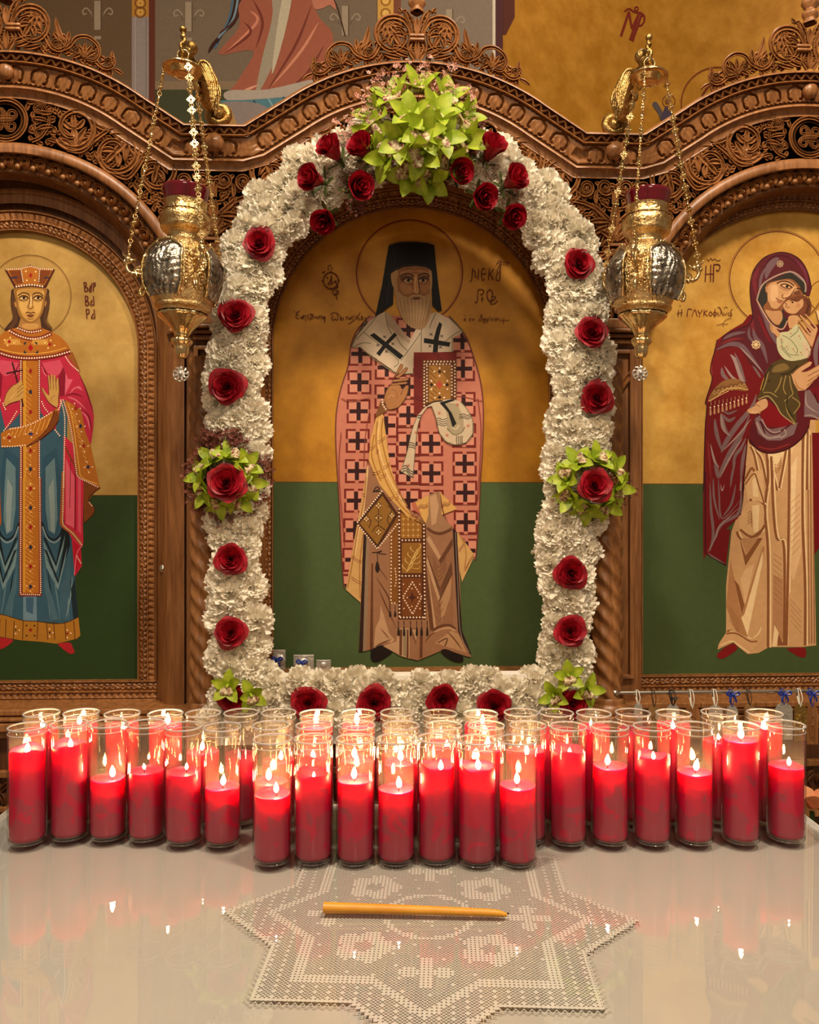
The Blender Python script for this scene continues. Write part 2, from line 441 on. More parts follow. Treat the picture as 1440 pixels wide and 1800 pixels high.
# gilded apse wall, curving away behind the right half
def apse(px, py, h=0.0):
    t = (px - 884) / 760.0
    Y = YB + .02 + .55*math.sin(math.pi*min(max(t, 0), 1)) - h
    return PW(px, py, Y)
rows = [[apse(884 + 20*k, yy) for k in range(39)] for yy in (1600, 1200, 800, 500, 300, 150, 0, -150, -400)]
wa = MB().grid(rows).build('wall_apse', M['gold_w'])
tag(wa, kind='structure')
aA = Art(lambda x, y, h: apse(x, y, .004+h), 1.0, .00003)
aA.fill([(884,-300),(905,-300),(905,30),(890,60),(884,60)], (84,42,34))
aA.fill([(903,-300),(916,-300),(895,32),(890,44)], (176,130,64))
aA.take('painted_arch_edge', wa, M['paint_matte'])
DR = (112,32,22)
aA.line([(1106,20),(1092,63)], 4.2, DR, False); aA.line([(1106,20),(1111,50)], 3.6, DR, False); aA.line([(1111,50),(1124,22)], 3.4, DR, False)
aA.line([(1124,22),(1108,70)], 4.2, DR, False); aA.line([(1128,26),(1112,72)], 4, DR, False)
aA.line([(1112,52),(1122,50)], 2.6, DR, False)
aA.line([(1126,30),(1132,27),(1133,36),(1128,44),(1122,45)], 3, DR)
aA.line([(1098,20),(1106,15),(1114,20),(1119,22)], 2.6, DR); aA.line([(1119,22),(1126,22),(1133,28),(1132,34)], 2.8, DR)
aA.ring((1119,15), 3.2, 2, DR)
aA.take('painted_lettering', wa, M['paint_matte'])
aA.ring((1262,182), 64, 2.4, (122,60,26), None, 150, 300); aA.ring((1290,196), 62, 3, (96,34,24), None, 165, 280)
aA.fill([(1147,184),(1154,179),(1164,195),(1166,206),(1161,209),(1157,199)], (84,76,80), True)
aA.fill([(1166,196),(1172,186),(1180,196),(1184,212),(1162,212)], (70,60,78), True)
aA.ring((1176,178), 11, 1.2, (110,52,24)); aA.disc((1174,178), 5, (122,74,44))
aA.take('painted_small_figure', wa, M['paint_matte'])
# ------------------------------------------------------------------ the carved wooden icon screen
CX = 732.0; BAY = 708.0
screen = thing('icon_screen', 'carved walnut brown church screen of three arched bays with openwork scrolls', 'icon screen', ISO)
class Path:
    def __init__(s, pts):
        s.p = pts; n = len(pts); s.n = []; s.s = [0]
        for i in range(1, n): s.s.append(s.s[-1] + math.dist(pts[i], pts[i-1]))
        for i in range(n):
            a = pts[max(i-1, 0)]; b = pts[i]; c = pts[min(i+1, n-1)]
            d1 = Vector((b[0]-a[0], b[1]-a[1])); d2 = Vector((c[0]-b[0], c[1]-b[1]))
            if d1.length < 1e-6: d1 = d2.copy()
            if d2.length < 1e-6: d2 = d1.copy()
            d1.normalize(); d2.normalize()
            n1 = Vector((-d1.y, d1.x)); n2 = Vector((-d2.y, d2.x)); m = n1+n2; m.normalize()
            s.n.append(m / max(.4, m.dot(n1)))
    def off(s, i, d): return (s.p[i][0]+s.n[i].x*d, s.p[i][1]+s.n[i].y*d)   # d > 0 : inward / downward
    def at(s, q, d):
        q = min(max(q, 0), s.s[-1]-1e-6); import bisect
        i = max(0, min(bisect.bisect_right(s.s, q)-1, len(s.p)-2)); f = (q-s.s[i])/(s.s[i+1]-s.s[i])
        a = s.off(i, d); b = s.off(i+1, d); t = (s.p[i+1][0]-s.p[i][0], s.p[i+1][1]-s.p[i][1])
        return a[0]+(b[0]-a[0])*f, a[1]+(b[1]-a[1])*f, math.atan2(t[1], t[0])
def cornice_path(b, step=1.25, half=True):
    """outer edge of one bay from valley middle to valley middle, left to right"""
    c = CX + b*BAY; out = []
    def seg(x0, y0, x1, y1):
        n = max(1, int(math.hypot(x1-x0, y1-y0)/step))
        for k in range(n): out.append((x0+(x1-x0)*k/n, y0+(y1-y0)*k/n))
    yt = 107.; RR = 400.; xe = 230.; ye = yt + RR - math.sqrt(RR*RR-xe*xe)
    seg(c-354, 226, c-302, 226); seg(c-302, 226, c-xe, ye)
    a1 = math.asin(xe/RR); n = int(2*a1*RR/step)
    for k in range(n+1):
        a = -a1 + 2*a1*k/n; out.append((c+RR*math.sin(a), yt+RR-RR*math.cos(a)))
    seg(c+xe, ye, c+302, 226); out.append((c+302, 226)); seg(c+302.2, 226, c+354, 226); out.append((c+354, 226))
    return Path(out)
def sweep(mb, path, prof, mp=V, stride=1):
    idx = list(range(0, len(path.p), stride))
    if idx[-1] != len(path.p)-1: idx.append(len(path.p)-1)
    rows = []
    for d, w in prof: rows.append([mp(*path.off(i, d), w) for i in idx])
    mb.grid(rows); return mb
def relief(mb, path, d0, d1, nd, wf, hf, mp=V):
    rows = []
    for k in range(nd+1):
        d = d0+(d1-d0)*k/nd
        rows.append([mp(*path.off(i, d), wf(d)+hf(path.s[i], d-d0)) for i in range(len(path.p))])
    mb.grid(rows); return mb
def frieze_h(s, d):
    x = (s % 47.0) - 23.5; y = d - 21
    r = math.hypot(x, y*1.05); th = math.degrees(math.atan2(-y, x))   # 90 = up
    h = 0.0
    rim = 14.6 + 1.5*abs(math.sin(R(th)*3.0))
    if -42 < th < 222 or th < -138:
        g = abs(r-rim)
        if g < 2.8: h -= .008*(1-(g/2.8)**2)
    for sx in (-1, 1):
        g = math.hypot(x-sx*9.5, y-9.5)
        if g < 3.2: h -= .006*(1-(g/3.2)**2)
    if r < 12: h += .0012*math.cos(x*.55)*(1-r/12)
    lim = 36.5 - 2.6*abs(math.sin(s*math.pi/9.5))
    if d > lim: h -= .005
    if d < 2.4 + 1.2*math.sin(s*.67): h -= .003
    return h
STROKES = []
def ridge(mb, pts, wid, w0, h, mp=V, base=.02):
    """grooved strip following pts (x, y); wid per point"""
    STROKES.extend(pts)
    m = len(pts); rows = []
    for i in range(m):
        a = pts[max(i-1, 0)]; c = pts[min(i+1, m-1)]; dx, dy = c[0]-a[0], c[1]-a[1]; l = math.hypot(dx, dy) or 1
        nx, ny = -dy/l, dx/l; ww = wid[i] if isinstance(wid, (list, tuple)) else wid
        hh = h*min(1, .35+ww/3.0)
        row = []
        for q, hq in ((-1, -base), (-.82, hh*.85), (-.6, hh), (0, hh*.35), (.6, hh), (.82, hh*.85), (1, -base)):
            row.append(mp(pts[i][0]+nx*ww*q, pts[i][1]+ny*ww*q, w0+hq))
        rows.append(row)
    mb.grid(rows, flip=True); return mb
def leafr(mb, root, ang, ln, wd, curl, w0, h, mp=V, n=8):
    pts = []; wid = []; x, y = root; a = ang
    for k in range(n+1):
        t = k/n; pts.append((x, y)); wid.append(max(.15, 1.45*wd*(math.sin(math.pi*min(1, t*.86+.1))**.8)*(1-.25*t)))
        x += math.cos(a)*ln/n; y += math.sin(a)*ln/n; a += curl/n
    wid[-1] = .1
    return ridge(mb, pts, wid, w0, h, mp)
def scroll(mb, cx, cy, r, a0, dirn, w0, turns=1.15, leaves=5, h=.012, mp=V, stem=.20):
    pts = []; wid = []; n = 34
    for k in range(n+1):
        t = k/n; a = a0 + dirn*2*math.pi*turns*t; rr = r*(1-.62*max(0, t-.55)/.45) if t > .55 else r
        pts.append((cx+rr*math.cos(a), cy+rr*math.sin(a))); wid.append(r*stem*(1-.45*t))
    ridge(mb, pts, wid, w0, h, mp)
    e = pts[-1]
    P = mp(e[0], e[1], w0+h*.3); mb.sphere(P, r*.13*K, 5, (1, .7, 1))
    a = a0 + dirn*2*math.pi*turns
    ra = a0 + dirn*math.pi*.35
    root = (cx+r*.92*math.cos(ra), cy+r*.92*math.sin(ra)); inn = ra+math.pi
    for k in range(leaves):
        f = (k-(leaves-1)/2)/max(1, (leaves-1)/2)
        leafr(mb, root, inn+f*.85, r*(1.45-.4*abs(f)), r*.17, f*.7, w0-.002, h*.9, mp)
    for k in range(3):
        f = k-1
        leafr(mb, (cx+r*.1*math.cos(inn+f), cy+r*.1*math.sin(inn+f)), inn+f*1.15, r*.72, r*.15, -f*.9, w0-.001, h, mp)
    return mb
def vol(mb, cx, cy, r, a0, dirn, w0, turns=1.4, h=.011, mp=V, tail=None):
    pts = []; wid = []; n = 26
    if tail:
        for p in tail: pts.append(p); wid.append(r*.36)
    for k in range(n+1):
        t = k/n; a = a0+dirn*2*math.pi*turns*t; rr = r*(1-.72*t)
        pts.append((cx+rr*math.cos(a), cy+rr*math.sin(a))); wid.append(r*.36*(1-.5*t))
    ridge(mb, pts, wid, w0, h, mp)
    mb.sphere(mp(cx, cy, w0+.002), r*.3*K, 5, (1, .7, 1)); return mb
def stemr(mb, ctrl, wd0, wd1, w0, h=.011, mp=V):
    q = catmull(ctrl, 7); n = len(q)
    return ridge(mb, q, [1.3*(wd0+(wd1-wd0)*i/(n-1)) for i in range(n)], w0, h, mp)
bays = []
for b in (-1, 0, 1):
    pth = cornice_path(b)
    bays.append(pth)
    cor = sweep(MB(), pth, [(-1, -.05), (-1, .058), (0, .064), (2.2, .064), (3.2, .058), (3.2, .048)], stride=2)
    sweep(cor, pth, [(16.5, .048), (16.5, .058), (18, .062), (20, .058), (21, .050)], stride=2)
    sweep(cor, pth, [(59, .033), (60, .039), (63, .039), (64.5, .033), (66, .031), (71, .026), (79, .022), (81, .024), (82, .020), (82, -.06)], stride=2)
    cob = cor.build('cornice_moulding', M['wood'], screen)
    relief(MB(), pth, 20.5, 59.5, 32, lambda d: .051-.018*((d-20.5)/39)**1.3, frieze_h).build('leaf_frieze', M['wood'], cob)
    zz = MB(); Ls = pth.s[-1]; nz = int(Ls/8.6); pts = []
    sweep(zz, pth, [(3, .047), (17, .047)], stride=2)
    zq = [pth.at(Ls*k/nz, 4.6 if k % 2 else 15.2)[:2] for k in range(nz+1)]
    for k in range(nz): ridge(zz, [zq[k], zq[k+1]], 1.7, .054, .007, V, .012)
    zz.build('zigzag_band', M['wood'], cob, smooth=False)
# dark void behind the openwork, and the plain arches
def arch_path(c, rad, cy, y1, n=90, legs=True, phi=0.0):
    out = []
    if legs:
        for k in range(12): out.append((c-rad, y1+(cy-y1)*k/12))
    for k in range(n+1):
        a = math.pi - phi - (math.pi-2*phi)*k/n; out.append((c+rad*math.cos(a), cy-rad*math.sin(a)))
    if legs:
        for k in range(1, 13): out.append((c+rad, cy+(y1-cy)*k/12))
    return Path(out)
YA = 590.0; YBOT = 1236.0
curl_mb = MB()      # one curl of the running border, x along the arch, y across (pixels about its own middle)
def loc_mp(x, y, w): return (x*K, -w, -y*K)
vol(curl_mb, -6, 1, 10, R(200), 1, .004, 1.1, .010, loc_mp)
ridge(curl_mb, [(-15, 6), (-9, -8), (0, -11), (9, -8), (14, 0)], [1.5, 3, 3.4, 3, 1.4], .002, .009, loc_mp)
ridge(curl_mb, [(2, 10), (8, 7), (12, 1)], [1.6, 2.6, 1.2], .002, .008, loc_mp)
curl_mb.sphere(loc_mp(10, 8, .006), 5.2*K, 6)
curl_me = curl_mb.mesh('curl', M['wood'])
for bi, b in enumerate((-1, 0, 1)):
    c = CX + b*BAY
    PHI = R(15) if b == 1 else 0.0
    pa = arch_path(c, 325, YA, YBOT, legs=False, phi=PHI)
    am = sweep(MB(), pa, [(-1, -.05), (-1, .026), (1.5, .032), (8, .034), (16, .034), (18, .030), (19, .022), (19, .004), (50, .002), (51, -.012)])
    ab = am.build('arch_moulding', M['wood_flat'], screen)
    n = 34
    for k in range(n):
        a = math.pi - math.pi*(k+.5)/n
        if b == 1 and math.sin(a) < math.sin(PHI): continue
        x, y = c+291*math.cos(a), YA-291*math.sin(a)
        X = V(x, y, .006)
        put('curl', curl_me, ab, Matrix.Translation(X) @ Matrix.Rotation(a-math.pi/2, 4, 'Y').inverted())
    pj = arch_path(c, 275, YA, YBOT, n=60, legs=(b < 1), phi=PHI)
    sweep(MB(), pj, [(-30, -.012), (-1, -.012), (0, -.018), (3, -.020), (5, -.038), (9, -.046), (10, -.060), (14, -.064), (14, -.100)]).build('recess_moulding', M['wood_flat'], screen)
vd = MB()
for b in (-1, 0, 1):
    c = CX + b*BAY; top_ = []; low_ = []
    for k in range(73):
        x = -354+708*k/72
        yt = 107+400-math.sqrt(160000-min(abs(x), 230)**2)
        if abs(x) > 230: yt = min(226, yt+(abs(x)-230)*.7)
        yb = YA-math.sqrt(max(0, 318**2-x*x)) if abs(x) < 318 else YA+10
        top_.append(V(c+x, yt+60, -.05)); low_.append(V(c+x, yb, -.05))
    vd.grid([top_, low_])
vd.build('opening_shade_sheet', M['void'], screen, smooth=False)  # near-black sheet stands in for the unlit open space behind the carving
for b in (-1, 0, 1):
    c = CX + b*BAY; q = [V(c+300*math.cos(math.pi*k/40), YA-300*math.sin(math.pi*k/40), 0) for k in range(41)]
    MB().add([(x, .098, z) for x, y, z in q]+[(x, .112, z) for x, y, z in q], [tuple(range(41)), tuple(range(81, 40, -1))]).build('recess_back', M['wood_flat'], screen, smooth=False)
bk = MB().box(V(-300, 0)[0], V(1760, 0)[0], .10, .125, 0.0, V(0, 500)[2])
bk.build('back_panel', M['wood_flat'], screen, smooth=False)
# openwork: half a spandrel is drawn about the bay centre (x outward) and mirrored
def fill_leaves(part, reg, w0, mp, step, gap, ln, seed, bins=3, x0=40, x1=356, y0=0, y1=560):
    """small carved leaves springing from the nearest stem wherever a gap is left"""
    r_ = random.Random(seed); pts = list(STROKES); groups = [[] for _ in range(bins)]
    y = y0
    while y < y1:
        x = x0
        while x < x1:
            qx, qy = x+r_.uniform(-2, 2), y+r_.uniform(-2, 2)
            if reg(qx, qy):
                d2, p = min(((px-qx)**2+(py-qy)**2, (px, py)) for px, py in pts)
                if gap*gap < d2 < 30**2:
                    an = math.atan2(qy-p[1], qx-p[0]); L_ = min(ln, math.sqrt(d2)+5)
                    groups[min(bins-1, int((qx-x0)/(x1-x0)*bins))].append((p, an+r_.uniform(-.5, .5), L_, r_.uniform(-.9, .9)))
                    for k in range(4): pts.append((p[0]+(qx-p[0])*k/3, p[1]+(qy-p[1])*k/3))
            x += step
        y += step
    for g in groups:
        if g: part(lambda mb: [leafr(mb, p, an, L_, 3.9, cu, w0-.003, .010, mp, 5) for p, an, L_, cu in g], 'leaf_filling')
def half_spandrel(c, sg, parent):
    STROKES.clear()
    W0 = .014
    mp = lambda x, y, w: V(c+sg*x, y, w)
    def part(fn, nm='scroll_carving'):
        mb = MB(); fn(mb)
        if sg < 0: mb.f = [tuple(reversed(f)) for f in mb.f]
        o = mb.build(nm, M['wood'], parent)
        if nm == 'leaf_filling': o['kind'] = 'stuff'
    def s0(mb):
        stemr(mb, [(44, 262), (62, 252), (74, 226), (66, 200), (52, 198)], 3.2, 1.6, W0, mp=mp)
        vol(mb, 57, 206, 9, R(-90), -1, W0, mp=mp); vol(mb, 57, 246, 8, R(90), 1, W0, mp=mp)
        leafr(mb, (78, 212), R(170), 30, 4, .8, W0, .011, mp); leafr(mb, (80, 236), R(185), 32, 4, -.7, W0, .011, mp)
        leafr(mb, (46, 222), R(0), 30, 3.4, .5, W0, .011, mp); leafr(mb, (70, 258), R(10), 26, 3, .3, W0, .010, mp)
        leafr(mb, (48, 196), R(-8), 40, 3.4, .35, W0, .010, mp)
    part(s0)
    part(lambda mb: (scroll(mb, 116, 240, 33, R(150), -1, W0, mp=mp),
                     leafr(mb, (140, 212), R(12), 46, 4, .5, W0, .010, mp), leafr(mb, (150, 230), R(30), 34, 4, -.5, W0, .011, mp), leafr(mb, (142, 222), R(26), 40, 3, .1, W0, .010, mp)))
    def s2(mb):
        stemr(mb, [(104, 274), (128, 277), (150, 258), (176, 238)], 4, 3.6, W0, mp=mp)
        scroll(mb, 188, 276, 36, R(-110), 1, W0, mp=mp)
        leafr(mb, (214, 246), R(25), 40, 4, .4, W0, .010, mp); leafr(mb, (150, 276), R(70), 22, 3.4, -.5, W0, .010, mp)
    part(s2)
    def s3(mb):
        stemr(mb, [(180, 312), (206, 322), (226, 300), (240, 272)], 4, 3.4, W0, mp=mp)
        scroll(mb, 256, 306, 32, R(-140), 1, W0, mp=mp)
        leafr(mb, (216, 330), R(50), 34, 4.4, .5, W0, .011, mp); leafr(mb, (222, 322), R(30), 40, 4, .7, W0, .011, mp)
        leafr(mb, (276, 282), R(20), 30, 3.6, -.8, W0, .010, mp)
    part(s3)
    def s4(mb):
        vol(mb, 302, 324, 15, R(180), -1, W0, mp=mp, tail=[(262, 344), (276, 350), (288, 340)])
        vol(mb, 336, 322, 14, R(20), 1, W0, mp=mp, tail=[(352, 352), (352, 338)])
        leafr(mb, (320, 352), R(-100), 26, 4, .6, W0, .010, mp)
        stemr(mb, [(352, 420), (348, 390), (326, 366), (300, 352), (270, 346)], 4.4, 3, W0, mp=mp)
        leafr(mb, (344, 384), R(190), 44, 5, -.6, W0, .012, mp); leafr(mb, (340, 378), R(215), 40, 4.6, .4, W0, .012, mp)
        leafr(mb, (346, 392), R(165), 44, 5, -.5, W0, .012, mp); leafr(mb, (350, 398), R(140), 40, 4.6, -.6, W0, .012, mp)
        leafr(mb, (352, 390), R(262), 36, 4.4, .2, W0, .012, mp)
    part(s4)
    def s5(mb):
        stemr(mb, [(352, 432), (346, 456), (328, 474), (308, 470)], 4, 3, W0, mp=mp)
        vol(mb, 314, 460, 10, R(90), 1, W0, mp=mp)
        for q, (a, ln) in enumerate(((200, 34), (172, 34), (144, 32), (116, 36))):
            leafr(mb, (350, 446+q*4), R(a), ln, 4.4, -.5, W0, .012, mp)
        stemr(mb, [(353, 470), (350, 500), (338, 524), (334, 548)], 3.6, 2.4, W0, mp=mp)
        leafr(mb, (350, 492), R(130), 34, 4, -.4, W0, .011, mp); leafr(mb, (350, 510), R(110), 44, 4, .2, W0, .011, mp)
        leafr(mb, (352, 520), R(100), 50, 3.4, -.1, W0, .011, mp); leafr(mb, (312, 478), R(80), 34, 3.4, -.2, W0, .010, mp)
    part(s5)
    def reg(x, y):
        yt = 107+400-math.sqrt(160000-min(x, 230)**2)
        if x > 230: yt = min(226, yt+(x-230)*.7)
        if y < yt+86 + (8 if 200 < x < 300 else 0): return False
        if math.hypot(x, y-YA) < 330 or math.hypot(x, y-226) < 42: return False
        return x < 352
    fill_leaves(part, reg, W0, mp, 5, 5.2, 20, 5, 4)
for b in (-1, 0, 1):
    c = CX + b*BAY
    sp = MB()
    def ringm(mb, x, y, r, wd, w0, h):
        ridge(mb, [(x+r*math.cos(2*math.pi*k/40), y+r*math.sin(2*math.pi*k/40)) for k in range(41)], wd, w0, h)
    ringm(sp, c, 226, 35, 4.2, .018, .012)
    ringm(sp, c, 226, 28, 1.6, .016, .009)
    med = sp.build('medallion', M['wood'], screen)
    kn = MB()
    for q in range(4):
        a = R(45+90*q)
        cc, ss = math.cos(a), math.sin(a)
        loop = [(-22, -6), (-8, -6), (8, 8), (20, 8), (22, 0), (16, -6), (4, 4), (-8, 16)]
        pts = catmull([(c+x*cc*.95-y*ss*.95, 226+x*ss*.95+y*cc*.95) for x, y in loop], 4)
        ridge(kn, pts, 3.0, .014+.002*(q % 2), .010)
    kn.build('knotwork', M['wood'], med)
    for sg in (-1, 1):
        half_spandrel(c, sg, med)
# leafy middle of each spandrel, above the posts
for sgn in (-1, 1):
    vx = CX + sgn*354
    pl = MB(); W0 = .018
    pl.box(V(vx-16, 0)[0], V(vx+16, 0)[0], -.022, .05, V(0, 424)[2], V(0, 419)[2]); pl.box(V(vx-14, 0)[0], V(vx+14, 0)[0], -.026, .05, V(0, 432)[2], V(0, 427)[2])
    for a in (-90, -62, -118, -38, -142): leafr(pl, (vx, 418), R(a), 44 if a == -90 else 36, 5, (a+90)*.004, W0, .012)
    for a in (90, 62, 118, 36, 144): leafr(pl, (vx, 434), R(a), 44, 5, (90-a)*-.006, W0, .012)
    for k in range(3): leafr(pl, (vx, 478+k*22), R(90), 26, 5-k, 0, W0, .012)
    pl.build('palmette', M['wood'], screen)
# crest of each bay
def crest(c, parent):
    def mk(sg):
        mp = lambda x, y, w: V(c+sg*x, y, w)
        def part(fn, nm='crest_scroll'):
            mb = MB(); fn(mb)
            if sg < 0: mb.f = [tuple(reversed(f)) for f in mb.f]
            o = mb.build(nm, M['wood'], parent)
            if nm == 'leaf_filling': o['kind'] = 'stuff'
        W0 = .042
        def big(mb):
            stemr(mb, [(4, 104), (14, 86), (10, 70), (12, 52), (24, 34)], 4, 4, W0, mp=mp)
            scroll(mb, 41, 60, 30, R(-125), 1, W0, 1.05, 6, mp=mp)
            leafr(mb, (16, 98), R(-10), 36, 4.2, -.7, W0, .012, mp); leafr(mb, (14, 92), R(-30), 34, 4, .5, W0, .012, mp); leafr(mb, (30, 102), R(-4), 34, 4, -.4, W0, .012, mp)
            ridge(mb, [(8, 62), (22, 18), (34, 22)], [3, 4, 2], W0, .010, mp)
            leafr(mb, (8, 44), R(-70), 30, 4.5, .3, W0, .012, mp); vol(mb, 11, 34, 6, R(90), -1, W0, mp=mp)
            leafr(mb, (26, 24), R(-60), 14, 3, .2, W0, .010, mp)
        part(big)
        def mid(mb):
            stemr(mb, [(66, 78), (76, 98), (92, 104), (104, 92), (100, 82)], 3.6, 2.4, W0, mp=mp)
            vol(mb, 84, 92, 9, R(100), -1, W0, mp=mp)
            leafr(mb, (96, 88), R(-150), 24, 4, .6, W0, .011, mp); leafr(mb, (100, 96), R(-120), 52, 4.4, .5, W0, .011, mp)
            leafr(mb, (104, 92), R(-75), 22, 3.6, -.3, W0, .011, mp)
        part(mid)
        def sml(mb):
            stemr(mb, [(92, 104), (108, 96), (120, 82), (138, 80), (154, 92), (158, 108), (150, 120), (136, 118)], 3.6, 2.2, W0, mp=mp)
            vol(mb, 120, 104, 8, R(60), -1, W0, mp=mp); vol(mb, 146, 108, 7, R(0), 1, W0, mp=mp)
            for a in (-60, -85, -110, -35): leafr(mb, (132, 116), R(a), 28, 3.8, (a+80)*.006, W0, .011, mp)
            leafr(mb, (112, 116), R(-20), 30, 3.6, -.6, W0, .010, mp)
        part(sml)
        def end(mb):
            stemr(mb, [(152, 122), (164, 132), (178, 132), (184, 120), (176, 112)], 3.2, 2, W0, mp=mp)
            vol(mb, 172, 121, 7, R(90), -1, W0, mp=mp); leafr(mb, (184, 128), R(-110), 26, 3.6, .5, W0, .010, mp)
            leafr(mb, (182, 134), R(20), 22, 3, .5, W0, .010, mp)
        part(end)
        def reg(x, y):
            tops = [(0, 30), (24, 24), (66, 36), (74, 74), (100, 68), (112, 86), (150, 84), (162, 104), (186, 122)]
            yt = 200
            for (xa, ya), (xb, yb) in zip(tops, tops[1:]):
                if xa <= x <= xb: yt = ya+(yb-ya)*(x-xa)/(xb-xa)
            return yt+6 < y < 107+400-math.sqrt(160000-x*x)-4
        fill_leaves(part, reg, W0, mp, 5, 4.6, 16, 8, 2, 6, 186, 24, 150)
    STROKES.clear(); mk(1); STROKES.clear(); mk(-1)
for b in (-1, 0, 1):
    c = CX + b*BAY
    cm = MB()
    for yy in (62, 69): cm.box(V(c-13, 0, .09)[0], V(c+13, 0, .09)[0], -.060, -.022, V(0, yy+5, .05)[2], V(0, yy, .05)[2], .002)
    leafr(cm, (c, 103), R(-90), 34, 5, 0, .045, .012)
    leafr(cm, (c, 60), R(-90), 30, 6, 0, .045, .012)
    cr = cm.build('crest_collar', M['wood'], screen)
    crest(c, cr)
    fm = MB()
    zc = V(c, 22, .04)
    kk = K*.97
    fm.lathe([(11*kk, 0), (12*kk, 3*kk), (9*kk, 6*kk), (10*kk, 9*kk), (14*kk, 14*kk), (14*kk, 19*kk), (8*kk, 24*kk), (9*kk, 27*kk), (15*kk, 34*kk), (14*kk, 42*kk), (7*kk, 48*kk), (9*kk, 54*kk), (14*kk, 62*kk), (10*kk, 72*kk), (3*kk, 80*kk), (0, 82*kk)], 16, (zc[0], zc[1], zc[2]), lambda r, z, t: r*(1+.12*math.cos(4*t)))
    fm.build('finial', M['wood'], cr)
    # round boss in the cornice at each bay top
    bm_ = MB()
    bp = V(c, 142, .046)
    bm_.sphere((bp[0], bp[1], bp[2]), 14*K, 8, (1, .7, 1))
    bm_.build('cornice_boss', M['wood'], screen)
for sgn in (-1, 1):
    bp = V(CX+sgn*354+(2 if sgn < 0 else -2), 259, .046); bm_ = MB()
    bm_.lathe([(0, .0), (16*K, .002), (16*K, .01), (12*K, .02), (0, .026)], 18, (0, 0, 0), lambda r, z, t: r*(1+.06*math.cos(9*t)))
    o = bm_.build('cornice_boss', M['wood'], screen, loc=bp); o.rotation_euler = (R(90), 0, 0)
# posts between the bays, ledges, twisted columns and the dado
for sgn in (-1, 1):
    vx = CX + sgn*354
    po = MB()
    po.box(T(vx-40, 0)[0], T(vx+40, 0)[0], -.002, .10, T(0, YBOT)[2], T(0, 560)[2])
    for e0, e1, yf in ((-52, -42, .03), (42, 52, .03), (-60, -53, .05), (53, 60, .05)): po.box(T(vx+e0, 0)[0], T(vx+e1, 0)[0], yf, .10, T(0, YBOT)[2], T(0, 600)[2], .003)
    pob = po.build('post', M['wood_flat'], screen, smooth=False)
    cp = MB()
    for y0, y1, e, w in ((560, 578, 40, .030), (580, 586, 46, .046), (588, 594, 36, .034), (596, 604, 32, .026)):
        cp.box(T(vx-e, 0)[0], T(vx+e, 0)[0], -w, .01, T(0, y1)[2], T(0, y0)[2], .003)
    cp.build('capital', M['wood'], pob, smooth=False)
    pn = MB()
    for a, b_ in (((-26, 612), (26, 620)), ((-26, 1188), (26, 1196)), ((-32, 612), (-24, 1196)), ((24, 612), (32, 1196))):
        pn.box(T(vx+a[0], 0)[0], T(vx+b_[0], 0)[0], -.014, .0, T(0, b_[1])[2], T(0, a[1])[2], .003)
    pn.build('panel_moulding', M['wood'], pob, smooth=False)
    ly = MB()
    for a in (-90, -60, -120): leafr(ly, (vx+2, 690), R(a), 62, 6, (a+90)*.012, .004, .010, T)
    ly.build('lily_carving', M['wood'], pob)
    # twisted column
    cxp, top_, bot_ = ((372, 640, 1226) if sgn < 0 else (1062, 640, 1226))
    cc = T(cxp, 0, .05); rr = 27*K; z0, z1 = T(0, bot_)[2], T(0, top_)[2]
    rows = []; nz = 280; nt_ = 40
    for q in range(nz+1):
        z = z0+(z1-z0)*q/nz; row = []
        for k in range(nt_):
            t = 2*math.pi*k/nt_; ph = 5*t + (z-z0)/.047*2*math.pi
            row.append((cc[0]+rr*(1-.17*(.5-.5*math.cos(ph))**.7)*math.cos(t)*1.02, cc[1]+rr*(1-.17*(.5-.5*math.cos(ph))**.7)*math.sin(t), z))
        rows.append(row)
    MB().grid(rows, True).build('twisted_column', M['wood'], screen)
    cb = MB().lathe([(0, .0), (34*K, 0), (36*K, .006), (36*K, .016), (31*K, .022), (29*K, .028), (30*K, .034), (27*K, .04)], 24, (cc[0], cc[1], z0-.03))
    cb.box(cc[0]-40*K, cc[0]+40*K, cc[1]-40*K, cc[1]+40*K, z0-.075, z0-.03, .004)
    cb.build('column_base', M['wood'], screen)
ld = MB()
for y0, y1, w in ((1236, 1246, .03), (1248, 1254, .045), (1256, 1270, .05), (1272, 1284, .03), (1340, 1352, .028), (1400, 1410, .03), (1414, 1440, .036)):
    ld.box(T(-300, 0)[0], T(1760, 0)[0], -w, .11, T(0, y1)[2], T(0, y0)[2], .003)
ldo = ld.build('dado_moulding', M['wood'], screen, smooth=False)
dd = MB().box(T(-300, 0)[0], T(1760, 0)[0], -.015, .12, 0.0, T(0, 1240)[2])
dd.build('dado_panel', M['wood_dark'], screen, smooth=False)
db = MB()
for k in range(34):
    x = -200+k*56
    for a in (-60, -120, 60, 120): leafr(db, (x, 1376), R(a), 24, 4, .5, .02, .012, T, 6)
    vol(db, x+28, 1376, 10, 0, 1, .02, 1.2, .010, T)
db.build('dado_carving', M['wood_dark'], ldo)
